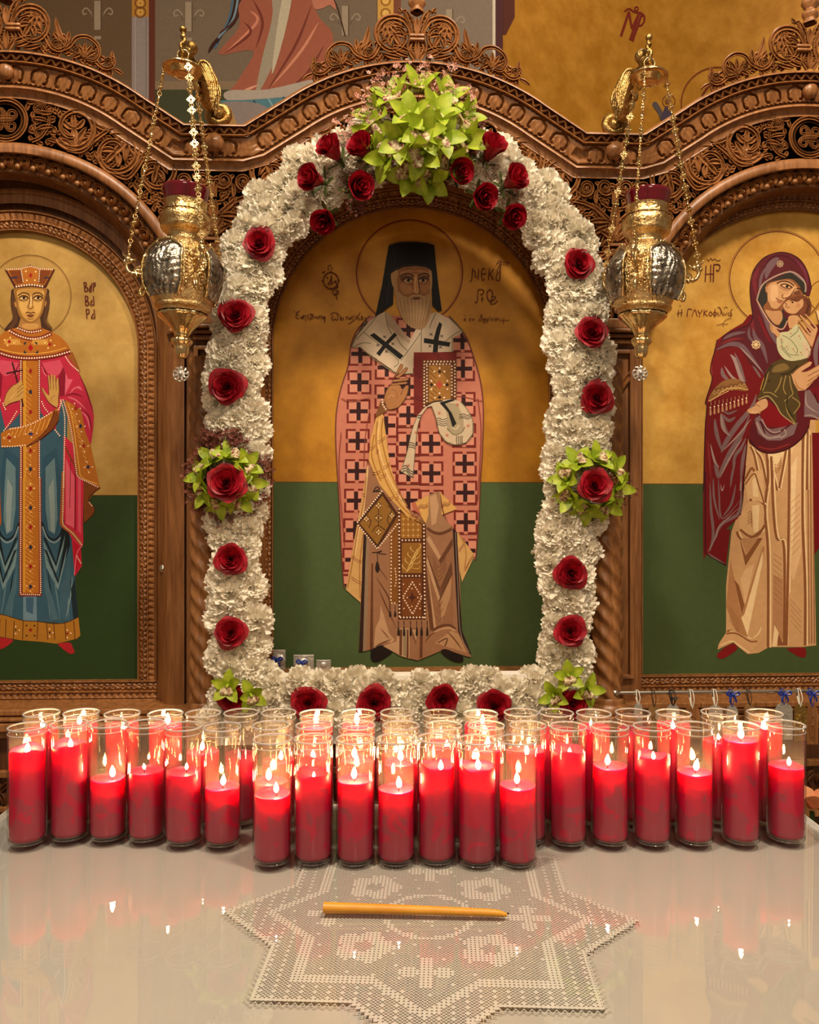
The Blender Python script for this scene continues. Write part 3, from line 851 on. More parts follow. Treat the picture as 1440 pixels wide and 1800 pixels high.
# ------------------------------------------------------------------ the three painted icons
def frame_h(s, d):
    h = 0.0
    if d < 2.5 or d > 32: return .004
    if 3.5 < d < 15:                       # chip-carved triangles
        x = (s % 11.0)/11.0; y = (d-3.5)/11.5
        if abs(x-.5)*2 < y*.9: h -= .006*(1-abs(x-.5)*2/max(y, .05))
    elif 15 <= d <= 17: h = .003
    else:                                  # running leaf scroll
        x = s % 19.0; y = d-24.5
        c = 4.2*math.sin(s*2*math.pi/19.0)
        g = abs(y-c)
        h = -.005
        if g < 2.0: h = .001
        for xx, yy, rr in ((4.7, -2.5, 3.4), (14.2, 2.5, 3.4)):
            q = math.hypot(x-xx, y-yy)
            if q < rr: h = max(h, .002*(1-(q/rr)**2))
    return h
def make_icon(root, c, half, cy, bot, gold, ysplit, wp, green):
    pts = [(c-half, bot)]
    n = 48
    for k in range(n+1):
        a = math.pi-math.pi*k/n; pts.append((c+half*math.cos(a), cy-half*math.sin(a)))
    pts.append((c+half, bot))
    m = len(pts); mb = MB()
    tris = geometry.tessellate_polygon([[Vector((x, y, 0)) for x, y in pts]])
    mb.add([T(x, y, wp) for x, y in pts], tris); mb.add([T(x, y, wp-.012) for x, y in pts], tris)
    mb.f += [(i, (i+1) % m, m+(i+1) % m, m+i) for i in range(m)]
    panel = mb.build('gilded_panel', gold, root, smooth=False)
    zb = (CAMZ - T(0, 0)[2])/K
    ys = 900 - (ysplit - CAMZ)/K
    g = MB(); c_ = L(*green)
    g.add([T(c-half, ys, wp+.0002), T(c+half, ys, wp+.0002), T(c+half, bot, wp+.0002), T(c-half, bot, wp+.0002)], [(0, 1, 2, 3)], c_)
    e = L(90, 62, 22)
    g.add([T(c-half, ys-1, wp+.00025), T(c+half, ys-1, wp+.00025), T(c+half, ys+.3, wp+.00025), T(c-half, ys+.3, wp+.00025)], [(0, 1, 2, 3)], e)
    g.build('green_ground', M['paint'], panel, smooth=False)
    fp = arch_path(c, half+34, cy, bot, n=int(math.pi*(half+34)/2.0))
    # denser legs for the relief
    out = []; st = 2.0
    nl = int((bot-cy)/st)
    for k in range(nl): out.append((c-half-34, bot+(cy-bot)*k/nl))
    na = int(math.pi*(half+34)/st)
    for k in range(na+1):
        a = math.pi-math.pi*k/na; out.append((c+(half+34)*math.cos(a), cy-(half+34)*math.sin(a)))
    for k in range(1, nl+1): out.append((c+half+34, cy+(bot-cy)*k/nl))
    fpth = Path(out)
    fm = MB(); relief(fm, fpth, 0, 34, 24, lambda d: wp+.016-.004*(d/34), frame_h, T)
    sweep(fm, fpth, [(0, wp-.02), (0, wp+.018)], T); sweep(fm, fpth, [(34, wp+.012), (34, wp-.004)], T)
    fm.build('carved_frame', M['wood'], root)
    bp = Path([(c-half-34+2*k, bot+36) for k in range(int(half+34)+1)])
    bp.n = [Vector((0, -1))]*len(bp.p)
    bmn = MB(); relief(bmn, bp, 0, 36, 24, lambda d: wp+.016-.004*(d/36), frame_h, T)
    sweep(bmn, bp, [(36, wp+.012), (36, wp-.004)], T)
    bmn.build('carved_frame', M['wood'], root)
    return panel
WPN = -.08
BR = (96, 26, 16)
# ---------------------------------------------------------------- centre : bearded bishop in a black hat
ic = thing('icon_painting', 'arched icon of a bearded man in a black hat holding a jewelled book', 'icon', ISO)
pc = make_icon(ic, 727, 251, 598, 1200, M['gold_c'], I(720, 848, WPN)[1], WPN, (70, 88, 50))
a = Art(lambda x, y, h: IP(x, y, WPN+.0004+h), .84)
a.ring((720, 480), 93.5, 2.0, (116, 36, 24)); a.ring((720, 480), 91.2, .8, (150, 70, 30))
a.take('painted_halo', pc)
def robe_l(y):
    t = [(555,650),(580,628),(607,617),(643,612),(680,600),(720,592),(760,590),(813,592),(897,597),(987,601),(1035,605)]
    for (y0,x0),(y1,x1) in zip(t, t[1:]):
        if y0 <= y <= y1: return x0+(x1-x0)*(y-y0)/(y1-y0)
    return 650 if y < 555 else 606
def robe_r(y):
    t = [(555,790),(587,817),(627,833),(670,845),(720,850),(800,848),(840,845),(913,842),(985,836)]
    for (y0,x0),(y1,x1) in zip(t, t[1:]):
        if y0 <= y <= y1: return x0+(x1-x0)*(y-y0)/(y1-y0)
    return 780 if y < 555 else 832
PK = (206,128,106); RD = (122,34,26); BK = (52,16,20)
a.z(0, 0, 1)
a.fill([(650,555),(628,580),(617,607),(612,643),(600,680),(592,720),(590,760),(592,813),(597,897),(601,987),(605,1034),(640,940),(700,900),(745,915),(800,930),(836,985),(842,913),(845,840),(848,800),(850,720),(845,670),(833,627),(817,587),(790,555)], PK)
def crect(x0, x1, y0, y1, col, skew=0.0):
    """rectangle of the robe pattern, trimmed to the robe outline"""
    for ya, yb in ((y0, (y0+y1)/2), ((y0+y1)/2, y1)):
        if ya < 556 or yb > 1030: continue
        if yb > 985 and x0 > 700: continue
        la, lb, ra, rb = robe_l(ya)+.8, robe_l(yb)+.8, robe_r(ya)-.8, robe_r(yb)-.8
        q = [(max(x0, la), ya), (min(x1, ra), ya), (min(x1, rb), yb), (max(x0, lb), yb)]
        if q[1][0] > q[0][0]+.3 and q[2][0] > q[3][0]+.3: a._poly(q, col)
def tile(cx, cy, s):
    o = 21*s
    crect(cx-o, cx+o, cy-o, cy+o, RD)
    crect(cx-1.2, cx+1.2, cy-o, cy+o, PK) if False else None
    for sx in (-1, 1):
        for sy in (-1, 1):
            crect(cx+sx*10.5*s-6.8*s, cx+sx*10.5*s+6.8*s, cy+sy*10.5*s-6.8*s, cy+sy*10.5*s+6.8*s, (222,148,124))
    crect(cx-3.4*s, cx+3.4*s, cy-o, cy+o, PK); crect(cx-o, cx+o, cy-3.4*s, cy+3.4*s, PK)
    crect(cx-3.4*s, cx+3.4*s, cy-16*s, cy+16*s, BK); crect(cx-16*s, cx+16*s, cy-3.4*s, cy+3.4*s, BK)
for k, cy in enumerate((571, 622, 672, 723, 775, 828, 880, 932, 984, 1030)): tile(635-k*1.5, cy, 1.0)
for k, cy in enumerate((646, 697, 748, 800, 850, 900)): tile(680-k*.5, cy, 1.0)
for k, cy in enumerate((570, 620, 780, 832, 882)): tile(757+k*.5, cy, 1.0)
for k, cy in enumerate((598, 648, 710, 765, 815, 866, 918, 968)): tile(813+k*1.0, cy, 1.0)
for k, cy in enumerate((580, 630, 680, 730, 780, 830, 880)): tile(718, cy, 1.0)
for pts in (([(600,700),(615,705),(650,700)]), ([(600,760),(596,830),(606,960)]), ([(840,700),(846,760),(840,880)]), ([(650,720),(642,770),(640,820)]), ([(795,700),(810,697),(848,705)])):
    a.line(pts, 1.4, (150,66,52))
a.line([(650,555),(628,580),(617,607),(612,643),(600,680),(592,720),(590,760),(592,813),(597,897),(601,987),(605,1034)], 1.6, (110,48,40))
a.line([(790,555),(817,587),(833,627),(845,670),(850,720),(848,800),(845,840),(842,913),(836,985)], 1.6, (110,48,40))
a.take('painted_chequered_robe', pc)
# tunic and linings
CR = (214,168,104)
a.z(580, 780, 5.143)
a.fill([(345,160),(350,340),(330,520),(300,900),(290,1130),(290,1450),(270,1430),(145,1320),(180,1100),(240,760),(290,480)], CR)
for p in ([(330,300),(300,560),(250,800),(200,1100),(160,1300)], [(300,820),(270,1100),(275,1400)]): a.line(p, 2.4, (176,124,66))
a.line([(345,200),(320,520),(260,800),(230,1000)], 2, (236,200,146))
for y in (450, 470): a.line([(290,y),(322,y+12)], .9, (110,30,26))
for y in (1010, 1028, 1200, 1220): a.line([(195,y),(250,y+40),(288,y+50)], .9, (112,30,26))
a.take('painted_lining', pc)
a.fill([(1150,790),(1310,1010),(1195,1250),(1170,1130),(1150,960)], CR)
for y in (880, 900): a.line([(1165,y+80),(1190,y+50),(1225,y)], .9, (112,30,26))
for y in (1000, 1020): a.line([(1225,y+130),(1260,y+60),(1300,y)], .9, (112,30,26))
a.line([(1160,800),(1230,960),(1215,1150)], 2.2, (180,130,74))
a.take('painted_lining', pc)
TU = (158,112,80); TD = (104,62,38); TL = (196,154,116)
a.z(0, 0, 1)
a.fill([(648,826),(655,815),(700,880),(745,915),(760,915),(797,925),(805,960),(809,1019),(811,1114),(829,1155),(821,1154),(782,1141),(759,1151),(734,1161),(704,1153),(673,1135),(656,1141),(638,1145),(631,1146),(634,1060),(638,980),(640,900)], TU)
a.fill([(652,1146),(655,1140),(673,1134),(690,1144),(680,1154),(664,1163),(653,1160)], (26,14,12), True)
a.fill([(775,1145),(784,1141),(806,1150),(814,1155),(813,1163),(800,1163),(786,1156)], (26,14,12), True)
a.fill([(631,1146),(638,1145),(642,1000),(646,900),(641,900),(637,1000)], (44,22,20))
a.fill([(638,1145),(644,1144),(648,1000),(650,900),(646,900),(642,1000)], (150,124,98))
a.fill([(650,1142),(656,1141),(656,990),(653,990)], TD)
a.z(580, 980, 5.143)
a.fill([(400,820),(490,760),(560,770),(585,745),(535,680),(460,430),(450,560),(410,640)], TL)
for p, c, w_ in (([(410,170),(530,360),(540,480)], TD, 3), ([(420,60),(520,200)], TD, 2.5), ([(440,280),(500,420),(600,640)], TD, 2.6), ([(400,810),(480,770),(560,740)], TD, 2.4), ([(455,640),(500,690),(540,740)], (128,84,56), 2.2)):
    a.line(p, w_, c, taper=True)
a.fill([(480,800),(640,890),(720,915),(720,640),(620,640),(600,760)], TL)
a.fill([(628,880),(650,890),(655,650),(630,650)], TD); a.fill([(660,880),(690,900),(690,650),(665,650)], (150,132,104)); a.fill([(692,905),(712,910),(712,650),(696,650)], TD)
a.fill([(810,910),(838,905),(840,650),(815,650)], TD)
a.fill([(720,640),(780,800),(800,640)], (128,86,58)); a.fill([(745,650),(780,760),(790,650)], TL)
# right side hanging folds
a.z(580, 780, 5.143)
a.fill([(870,820),(990,1040),(1115,860),(1115,1640),(1000,1680),(900,1700),(880,1200)], (150,104,72))
a.fill([(870,860),(985,1050),(1005,1020),(900,830)], TL); a.fill([(1005,1020),(1110,850),(1110,920),(1000,1090),(985,1050)], TD)
a.fill([(870,1100),(990,1430),(1110,1180),(1100,1060),(1000,1300),(990,1290),(880,1000)], (104,66,42))
a.fill([(870,1080),(980,1420),(1000,1400),(880,1020)], TL); a.fill([(1000,1420),(1100,1200),(1090,1380),(1010,1620)], (184,140,100))
a.fill([(870,1120),(945,1680),(910,1690),(872,1400)], TD); a.fill([(878,1080),(960,1660),(940,1670)], TL)
a.line([(925,1690),(1000,1650),(1080,1640),(1140,1680)], 4.2, TD); a.line([(940,1705),(1010,1675),(1080,1665),(1135,1690)], 3, TL)
for k in range(5): a.line([(960+k*14,1560-k*60),(990,1600-k*62),(1030-k*6,1560-k*70)], 1.3, (128,84,58))
for k in range(4): a.line([(935,1150-k*40),(985,1240-k*40),(1050,1120-k*36)], 1.4, (120,78,52))
a.fill([(1110,760),(1150,800),(1170,1300),(1195,1690),(1280,1900),(1260,1900),(1160,1700),(1135,1250)], (44,24,24)); a.line([(1135,800),(1158,1300),(1180,1700),(1262,1890)], 1.6, (130,110,92))
a.fill([(950,1800),(1100,1690),(1160,1720),(1240,1890),(1040,1830)], (186,142,102)); a.line([(975,1800),(1060,1760),(1040,1830)], 2.2, TD); a.line([(1060,1700),(1120,1760),(1200,1870)], 2.4, TD, taper=True)
a.line([(860,1800),(900,1740),(960,1700)], 2, TD, taper=True)
a.take('painted_tunic', pc)
# stole and lozenge
GO = (158,104,34); GD = (84,40,16); PR = (255,226,196)
a.z(580, 780, 5.143)
a.fill([(540,800),(625,560),(630,1100),(630,1440),(545,1450)], (134,82,28)); a.fill([(616,570),(870,720),(870,1590),(616,1590)], GD)
a.fill([(640,620),(830,730),(830,855),(640,855)], GO); a.fill([(650,895),(830,895),(830,1170),(650,1170)], (150,100,36)); a.fill([(650,1215),(830,1215),(830,1560),(650,1560)], (122,66,24))
for i in range(4):
    for j in range(4):
        x, y = 665+i*44, 680+j*50
        a.line([(x-16,y),(x+16,y)], .8, (230,190,120), False); a.line([(x,y-18),(x,y+18)], .8, (230,190,120), False)
for k in range(4):
    x0, y0 = 700+k*24, 1150-k*54
    a.line([(690,1160),(x0,y0),(x0+50,y0-60),(x0+30,y0-90)], 1.7, (226,186,110), taper=True); a.line([(x0,y0),(x0-44,y0-40),(x0-34,y0-66)], 1.4, (226,186,110), taper=True)
    a.line([(720+k*10,1120-k*40),(800,1130-k*50),(815,1100-k*52)], 1.4, (212,168,92), taper=True)
a.dots([(626,590),(630,1590)], 6.5, 1.7, PR); a.dots([(850,735),(860,1590)], 6.5, 1.7, PR)
for y in (872, 1195): a.dots([(655,y),(815,y)], 6, 1.6, PR)
a.dots([(640,1570),(860,1570)], 5.6, 1.7, PR); a.dots([(745,1250),(660,1385),(748,1540),(830,1385),(745,1250)], 4.8, 1.5, PR, False)
a.fill([(745,1340),(760,1385),(745,1440),(730,1385)], (74,30,20)); a.fill([(700,1390),(745,1375),(790,1390),(745,1405)], (74,30,20))
for x, y in ((665,1270),(812,1270),(670,1490),(815,1490),(742,1310),(742,1470),(700,1390),(795,1390)): a.disc((x,y), 1.2, PR)
a.dots([(556,840),(552,1440)], 6.2, 1.5, PR); a.dots([(590,1130),(600,1230),(585,1300)], 5, 1.3, PR); a.dots([(560,1440),(610,1440)], 5, 1.5, PR)
for x in (620,670,730,785,830,880):
    a.line([(x,1600),(x,1640)], 1.4, (40,24,18), False); a.fill([(x-10,1720),(x,1640),(x+12,1720),(x,1740)], (36,22,18), True)
for x in (545,590): a.line([(x,1460),(x,1500)], 1.2, (40,24,18), False); a.fill([(x-10,1560),(x,1500),(x+12,1560)], (40,24,18), True)
a.fill([(470,420),(620,640),(430,960),(240,720)], (74,38,14)); a.fill([(475,470),(590,640),(430,910),(270,720)], (150,104,40))
a.dots([(470,430),(250,710)], 4.6, 1.6, PR); a.dots([(258,738),(430,950),(615,720)], 4.7, 1.6, PR, False)
for x, y, r in ((440,560,24),(330,680,22),(440,670,30),(560,650,22),(440,800,22)):
    a.ring((x,y), r/5.1, 1.1, (74,42,14)); 
    for q in range(4): a.disc((x+r*.7*math.cos(q*1.57),y+r*.7*math.sin(q*1.57)), 1.4, (250,220,170))
for p in ([(360,600),(330,640),(370,700),(350,760)], [(520,560),(560,600),(520,680),(540,740)], [(380,800),(430,740),(500,780)], [(440,590),(440,740)]): a.line(p, 1.5, (70,40,14))
a.line([(380,985),(430,980),(470,968),(440,990),(510,1000)], 1.4, (36,22,18)); a.line([(430,985),(432,1070)], 1.2, (36,22,18)); a.fill([(410,1120),(428,1060),(450,1120),(440,1160),(420,1160)], (38,26,20), True)
a.line([(390,440),(420,390),(450,410),(400,430),(460,430)], 1.6, (40,26,20))
a.take('painted_stole', pc)
# yellow sleeve and drape over the knee
YE = (222,172,96); YD = (176,118,50)
a.z(580, 560, 5.143)
a.fill([(415,900),(480,860),(500,1000),(540,1300),(640,1640),(760,1800),(865,1860),(700,1790),(560,1640),(450,1500),(350,1280),(370,1080)], YE)
for p in ([(430,930),(420,1150),(500,1450),(650,1700),(840,1850)], [(480,900),(470,1100),(560,1420),(700,1700)], [(400,1050),(380,1250),(460,1470)]): a.line(p, 2.2, YD)
a.line([(450,900),(440,1150),(530,1430),(680,1690)], 1.8, (246,210,150))
for x0, y0, x1, y1 in ((360,1170,410,1140),(430,1110,500,1065),(415,1200,440,1180),(385,1390,460,1370),(480,1340,545,1300),(455,1420,510,1400),(520,1620,580,1600),(600,1570,640,1545),(590,1620,625,1600),(715,1790,755,1770),(765,1795,800,1780)):
    for dy in (0, 20): a.line([(x0,y0+dy),((x0+x1)/2,(y0+y1)/2+dy+10),(x1,y1+dy)], .9, (118,30,28))
a.z(580, 780, 5.143)
a.fill([(740,540),(890,470),(990,430),(1150,590),(1020,640),(890,720),(865,720),(820,650)], YE)
a.fill([(895,460),(990,430),(1010,500),(1010,640),(1090,740),(1080,780),(990,800),(900,780),(865,730),(890,640)], (164,122,88)); a.fill([(900,480),(960,450),(985,560),(960,720),(920,740)], (198,156,116))
a.line([(880,760),(940,800),(1010,810),(1100,770)], 4.4, TD); a.line([(1000,450),(1020,600),(1060,700)], 2.2, TD, taper=True)
for dy, c in ((0,(150,40,34)),(16,(40,30,40)),(28,(150,40,34))): a.line([(795,570+dy),(830,550+dy),(850,560+dy),(888,540+dy)], 1, c); a.line([(1010,560+dy),(1040,530+dy),(1060,538+dy),(1090,520+dy)], 1, c)
a.fill([(740,540),(770,520),(810,610),(830,650),(760,600)], (196,110,84))
a.take('painted_sleeve_lining', pc)
# white stole with black crosses
WH = (216,194,166); WD = (150,130,100); WG = (128,124,94)
a.z(580, 560, 5.143)
a.fill([(195,260),(250,150),(350,30),(420,-30),(500,-60),(520,20),(740,190),(820,110),(830,-20),(960,-60),(1080,0),(1200,120),(1170,150),(1115,170),(1115,300),(760,310),(750,500),(600,490),(270,260)], WH)
a.fill([(500,-60),(540,-40),(740,215),(730,240),(640,170),(520,60)], (190,164,138)); a.fill([(830,-20),(880,-30),(840,130),(700,330),(620,430),(590,420),(700,260)], (226,206,180))
for p in ([(200,260),(300,220),(370,225)], [(270,255),(420,380),(600,490),(750,495)], [(300,120),(480,260),(620,380),(580,440)], [(420,-20),(360,60),(240,190)], [(500,-50),(520,60),(560,140)], [(820,130),(760,220),(640,380)], [(1180,110),(1100,160),(1040,210)], [(830,0),(825,300)], [(1110,170),(1105,300)], [(960,-50),(920,30),(900,90)], [(600,160),(640,230),(700,290)]):
    a.line(p, 1.5, WG)
a.line([(340,20),(250,140),(195,255)], 2.2, (110,104,80)); a.line([(1080,-10),(1150,60),(1210,125)], 2.4, (110,104,80))
a.fill([(360,150),(400,130),(665,335),(635,370)], (20,18,16)); a.fill([(420,315),(500,215),(585,125),(608,150),(520,240),(450,340)], (20,18,16))
a.fill([(965,90),(990,30),(1015,50),(985,180),(975,305),(930,305),(940,180)], (20,18,16)); a.fill([(850,175),(1090,215),(1080,255),(850,220)], (20,18,16))
for x, y in ((495,165),(435,240),(570,228),(512,298),(915,142),(1012,158),(905,248),(1000,258)):
    a.line([(x-14,y-10),(x+14,y+12)], 1.2, (40,36,32), False); a.line([(x-12,y+12),(x+12,y-12)], 1.2, (40,36,32), False)
a.fill([(525,0),(600,30),(730,170),(740,190),(680,170),(560,60)], RD) if False else None
a.take('painted_white_stole', pc)
# book
a.fill([(758,305),(1145,305),(1145,380),(840,380),(840,800),(800,880),(760,870)], (126,34,28))
for k in range(4): a.line([(775+k*16,330+k*10),(775+k*16,860)], .7, (84,18,18), False)
for p in ([(930,310),(960,340),(990,378)], [(960,310),(990,345),(1015,378)], [(765,475),(800,500),(838,505)], [(765,500),(800,525),(838,528)], [(765,690),(800,715),(838,720)], [(765,715),(800,740),(838,745)]): a.line(p, 1, (60,14,18))
a.fill([(838,375),(1145,375),(1145,730),(900,780),(838,800)], (104,56,20)); a.fill([(895,425),(1092,425),(1092,720),(895,760)], (170,118,50))
for k in range(7): a.line([(900,440+k*44),(960+k*2,500+k*44)], 1.1, (92,56,18), False); a.line([(960+k*16,430),(1085,560+k*-16)], 1.0, (110,68,24), False)
a.dots([(855,388),(1135,388)], 5.8, 1.6, PR); a.dots([(875,412),(1110,412)], 5.8, 1.6, PR); a.dots([(853,415),(853,790)], 5.6, 1.6, PR); a.dots([(878,430),(878,770)], 5.6, 1.6, PR)
a.dots([(1130,415),(1130,720)], 5.6, 1.6, PR); a.dots([(1103,430),(1103,715)], 5.6, 1.6, PR)
a.fill([(990,555),(1020,600),(990,640),(958,600)], (186,74,52))
for x, y in ((992,480),(918,598),(1060,598),(992,712)): a.disc((x,y), 3, (50,26,20))
for x, y in ((945,478),(1036,478),(992,448),(992,518),(918,562),(1063,562),(948,598),(1034,598),(918,638),(1063,638),(992,675),(952,714),(1034,714)): a.disc((x,y), 1.7, PR)
a.take('painted_book', pc)
# blessing hand
SK = (178,122,74); SD = (98,56,28)
a.fill([(415,890),(440,800),(470,740),(520,830),(470,860)], (132,84,44), True)
a.fill([(490,720),(500,680),(530,620),(560,600),(640,610),(640,690),(660,640),(690,605),(712,612),(700,680),(670,740),(620,800),(560,820),(520,810)], SK, True)
for pts in ([(580,530),(640,410),(660,415),(655,450),(610,500)], [(590,530),(690,440),(704,448),(695,475),(620,540)], [(560,555),(700,538),(716,548),(700,560),(575,575)], [(548,590),(690,570),(704,580),(690,592),(560,604)]): a.fill(pts, SK); a.line(pts, 1, SD, False, True)
a.line([(490,720),(500,680),(530,620),(560,600)], 1.1, SD); a.line([(640,690),(660,640),(690,605),(712,612),(700,680),(670,740),(620,800),(560,820)], 1.1, SD)
a.line([(520,720),(560,690),(580,710)], 1.2, (214,160,104)); a.line([(560,640),(600,660),(610,730)], 1, (140,92,52))
a.dots([(472,735),(480,780),(510,825)], 4.4, 1.7, PR)
a.take('painted_blessing_hand', pc)
# cloth over the other hand
CL = (214,192,162)
a.fill([(880,780),(960,745),(1100,725),(1180,750),(1240,820),(1290,920),(1290,1040),(1230,1120),(1130,1140),(1050,1110),(990,1030),(960,900),(920,790),(880,800),(830,870),(800,960),(780,1100),(760,1300),(750,1440),(640,1380),(700,1200),(740,1020),(790,880)], CL)
a.fill([(1040,760),(1150,770),(1210,900),(1210,1010),(1140,1060),(1060,1010),(1060,900)], (176,160,128)); a.line([(1060,990),(1120,1050),(1190,1030),(1220,980)], 1.6, (120,108,80)); a.line([(1100,980),(1140,1000),(1170,960)], 1.4, (226,210,184))
a.fill([(990,760),(1110,725),(1130,740),(1040,770),(1100,850),(1145,950),(1110,985),(1070,850)], (24,22,20)); a.line([(870,790),(940,752),(1020,745)], 2.4, (40,32,26))
for y in (910,930,950,968): a.line([(960,y),(990,y-10),(1020,y+4),(1062,y-8)], 1.2, (40,34,32))
for y in (870,888,904): a.line([(1170,y),(1210,y-8),(1240,y+6),(1275,y-6)], 1.2, (40,34,32))
for x in (1150,1168,1186,1200): a.line([(x,1060),(x-6,1095),(x,1138)], 1.2, (40,34,32))
for x, y in ((990,855),(1155,780),(1250,970),(1060,1055),(780,1030),(710,1330)):
    for q in range(3): a.line([(x+18*math.cos(q*1.05),y+18*math.sin(q*1.05)),(x-18*math.cos(q*1.05),y-18*math.sin(q*1.05))], .8, (196,84,60), False)
for y in (880,900): a.line([(795,y),(830,y-10)], 1.6, (40,34,32), False)
for y in (1125,1145,1165): a.line([(715,y),(740,y-4),(775,y+14)], 1.4, (40,34,32))
for y in (1330,1352,1375): a.line([(655,y+10),(690,y),(720,y+40),(756,y+60)], 1.5, (40,34,32))
a.line([(790,880),(740,1020),(700,1200),(645,1375)], 1.1, (120,104,80)); a.line([(830,870),(790,1000),(762,1300),(750,1440)], 1.1, (120,104,80))
a.line([(920,790),(960,900),(990,1030),(1050,1110),(1130,1140),(1230,1120),(1290,1040),(1290,920),(1240,820),(1180,750)], 1.3, (120,110,80))
a.take('painted_cloth', pc)
# head
a.z(650, 400, 8)
a.fill([(270,250),(400,212),(560,203),(780,215),(910,250),(930,480),(960,760),(1015,1170),(960,1180),(880,1100),(860,560),(340,600),(330,1080),(180,1190),(75,1260),(110,1100),(170,830),(240,400)], (22,20,18))
a.fill([(310,640),(340,590),(430,555),(600,540),(780,560),(870,610),(870,760),(860,900),(820,1000),(640,1060),(440,1000),(370,900),(320,800)], (160,108,64), True)
a.fill([(300,650),(350,600),(400,620),(380,760),(400,900),(430,1000),(360,960),(335,850),(310,780)], (190,150,100), True); a.fill([(830,600),(870,620),(880,760),(870,880),(840,930),(850,780)], (190,150,100), True)
a.fill([(440,620),(560,590),(700,590),(800,620),(820,660),(620,680),(440,690)], (186,132,82), True)
a.fill([(430,800),(520,780),(600,860),(560,930),(470,920)], (186,132,82), True); a.fill([(720,790),(820,780),(840,860),(780,920),(720,880)], (178,124,76), True)
a.fill([(430,720),(500,670),(590,690),(615,740),(560,770),(480,770)], (104,62,36), True); a.fill([(690,710),(760,670),(830,700),(830,740),(770,770),(710,765)], (104,62,36), True)
a.line([(420,690),(490,655),(560,650),(620,690)], 2.6, (64,38,24)); a.line([(680,680),(740,650),(800,650),(840,690)], 2.6, (64,38,24))
a.fill([(480,745),(540,715),(600,735),(570,770),(510,770)], (206,168,120), True); a.disc((545,742), 3.2, (36,20,14)); a.line([(470,745),(530,712),(605,738)], 1.4, (36,20,14))
a.fill([(695,740),(750,715),(805,735),(780,765),(720,765)], (206,168,120), True); a.disc((752,740), 3.2, (36,20,14)); a.line([(690,738),(750,710),(810,735)], 1.4, (36,20,14))
a.line([(480,790),(540,810),(600,790)], 1, (112,68,40)); a.line([(700,785),(760,800),(810,780)], 1, (112,68,40))
a.fill([(625,690),(675,690),(690,860),(700,910),(655,945),(605,910),(620,860)], (200,146,94), True); a.line([(680,690),(690,800),(705,900),(660,948),(610,915)], 1.5, (80,44,26)); a.line([(640,700),(640,900)], 1.6, (226,178,124))
a.line([(470,600),(560,580),(640,600),(720,580),(790,600)], .9, (116,72,42))
for k in range(3): a.line([(560,640+k*8),(640,625+k*10),(720,640+k*8)], .6, (130,84,50))
a.fill([(380,900),(480,960),(560,980),(650,950),(760,970),(840,930),(870,1080),(850,1250),(780,1400),(680,1430),(560,1390),(450,1260),(380,1080)], (186,148,104), True)
for k in range(26):
    x = 400+k*18; a.line([(x,960+40*abs((k-13)/13)),(x+(640-x)*.12+10*math.sin(k*2.1),1150),(640+(x-640)*.62,1330+50*math.cos((k-13)/9))], 1.5, [(214,178,132),(146,106,66),(196,158,112)][k % 3], taper=True)
a.fill([(560,990),(610,960),(650,955),(700,955),(760,985),(720,1010),(650,1000),(600,1015)], (170,128,84), True)
a.fill([(605,1000),(650,985),(705,990),(690,1010),(640,1015)], (112,56,40), True); a.line([(600,998),(655,990),(708,992)], 1.2, (60,30,22))
a.line([(560,980),(600,960),(650,950)], 1.6, (212,176,130)); a.line([(660,950),(720,960),(770,990)], 1.6, (212,176,130))
a.fill([(270,250),(400,212),(560,203),(780,215),(910,250),(925,420),(870,610),(800,560),(640,540),(480,555),(370,600),(310,640),(260,430)], (16,14,12))
a.line([(300,635),(380,575),(520,530),(680,530),(800,555),(870,600)], 2.6, (48,40,36)); a.line([(340,300),(350,480),(330,600)], 3, (34,30,26)); a.line([(280,700),(260,900),(240,1080)], 4, (40,36,34), taper=True)
a.line([(270,250),(400,212),(560,203),(780,215),(910,250)], 1.2, (70,60,48))
a.take('painted_head', pc)
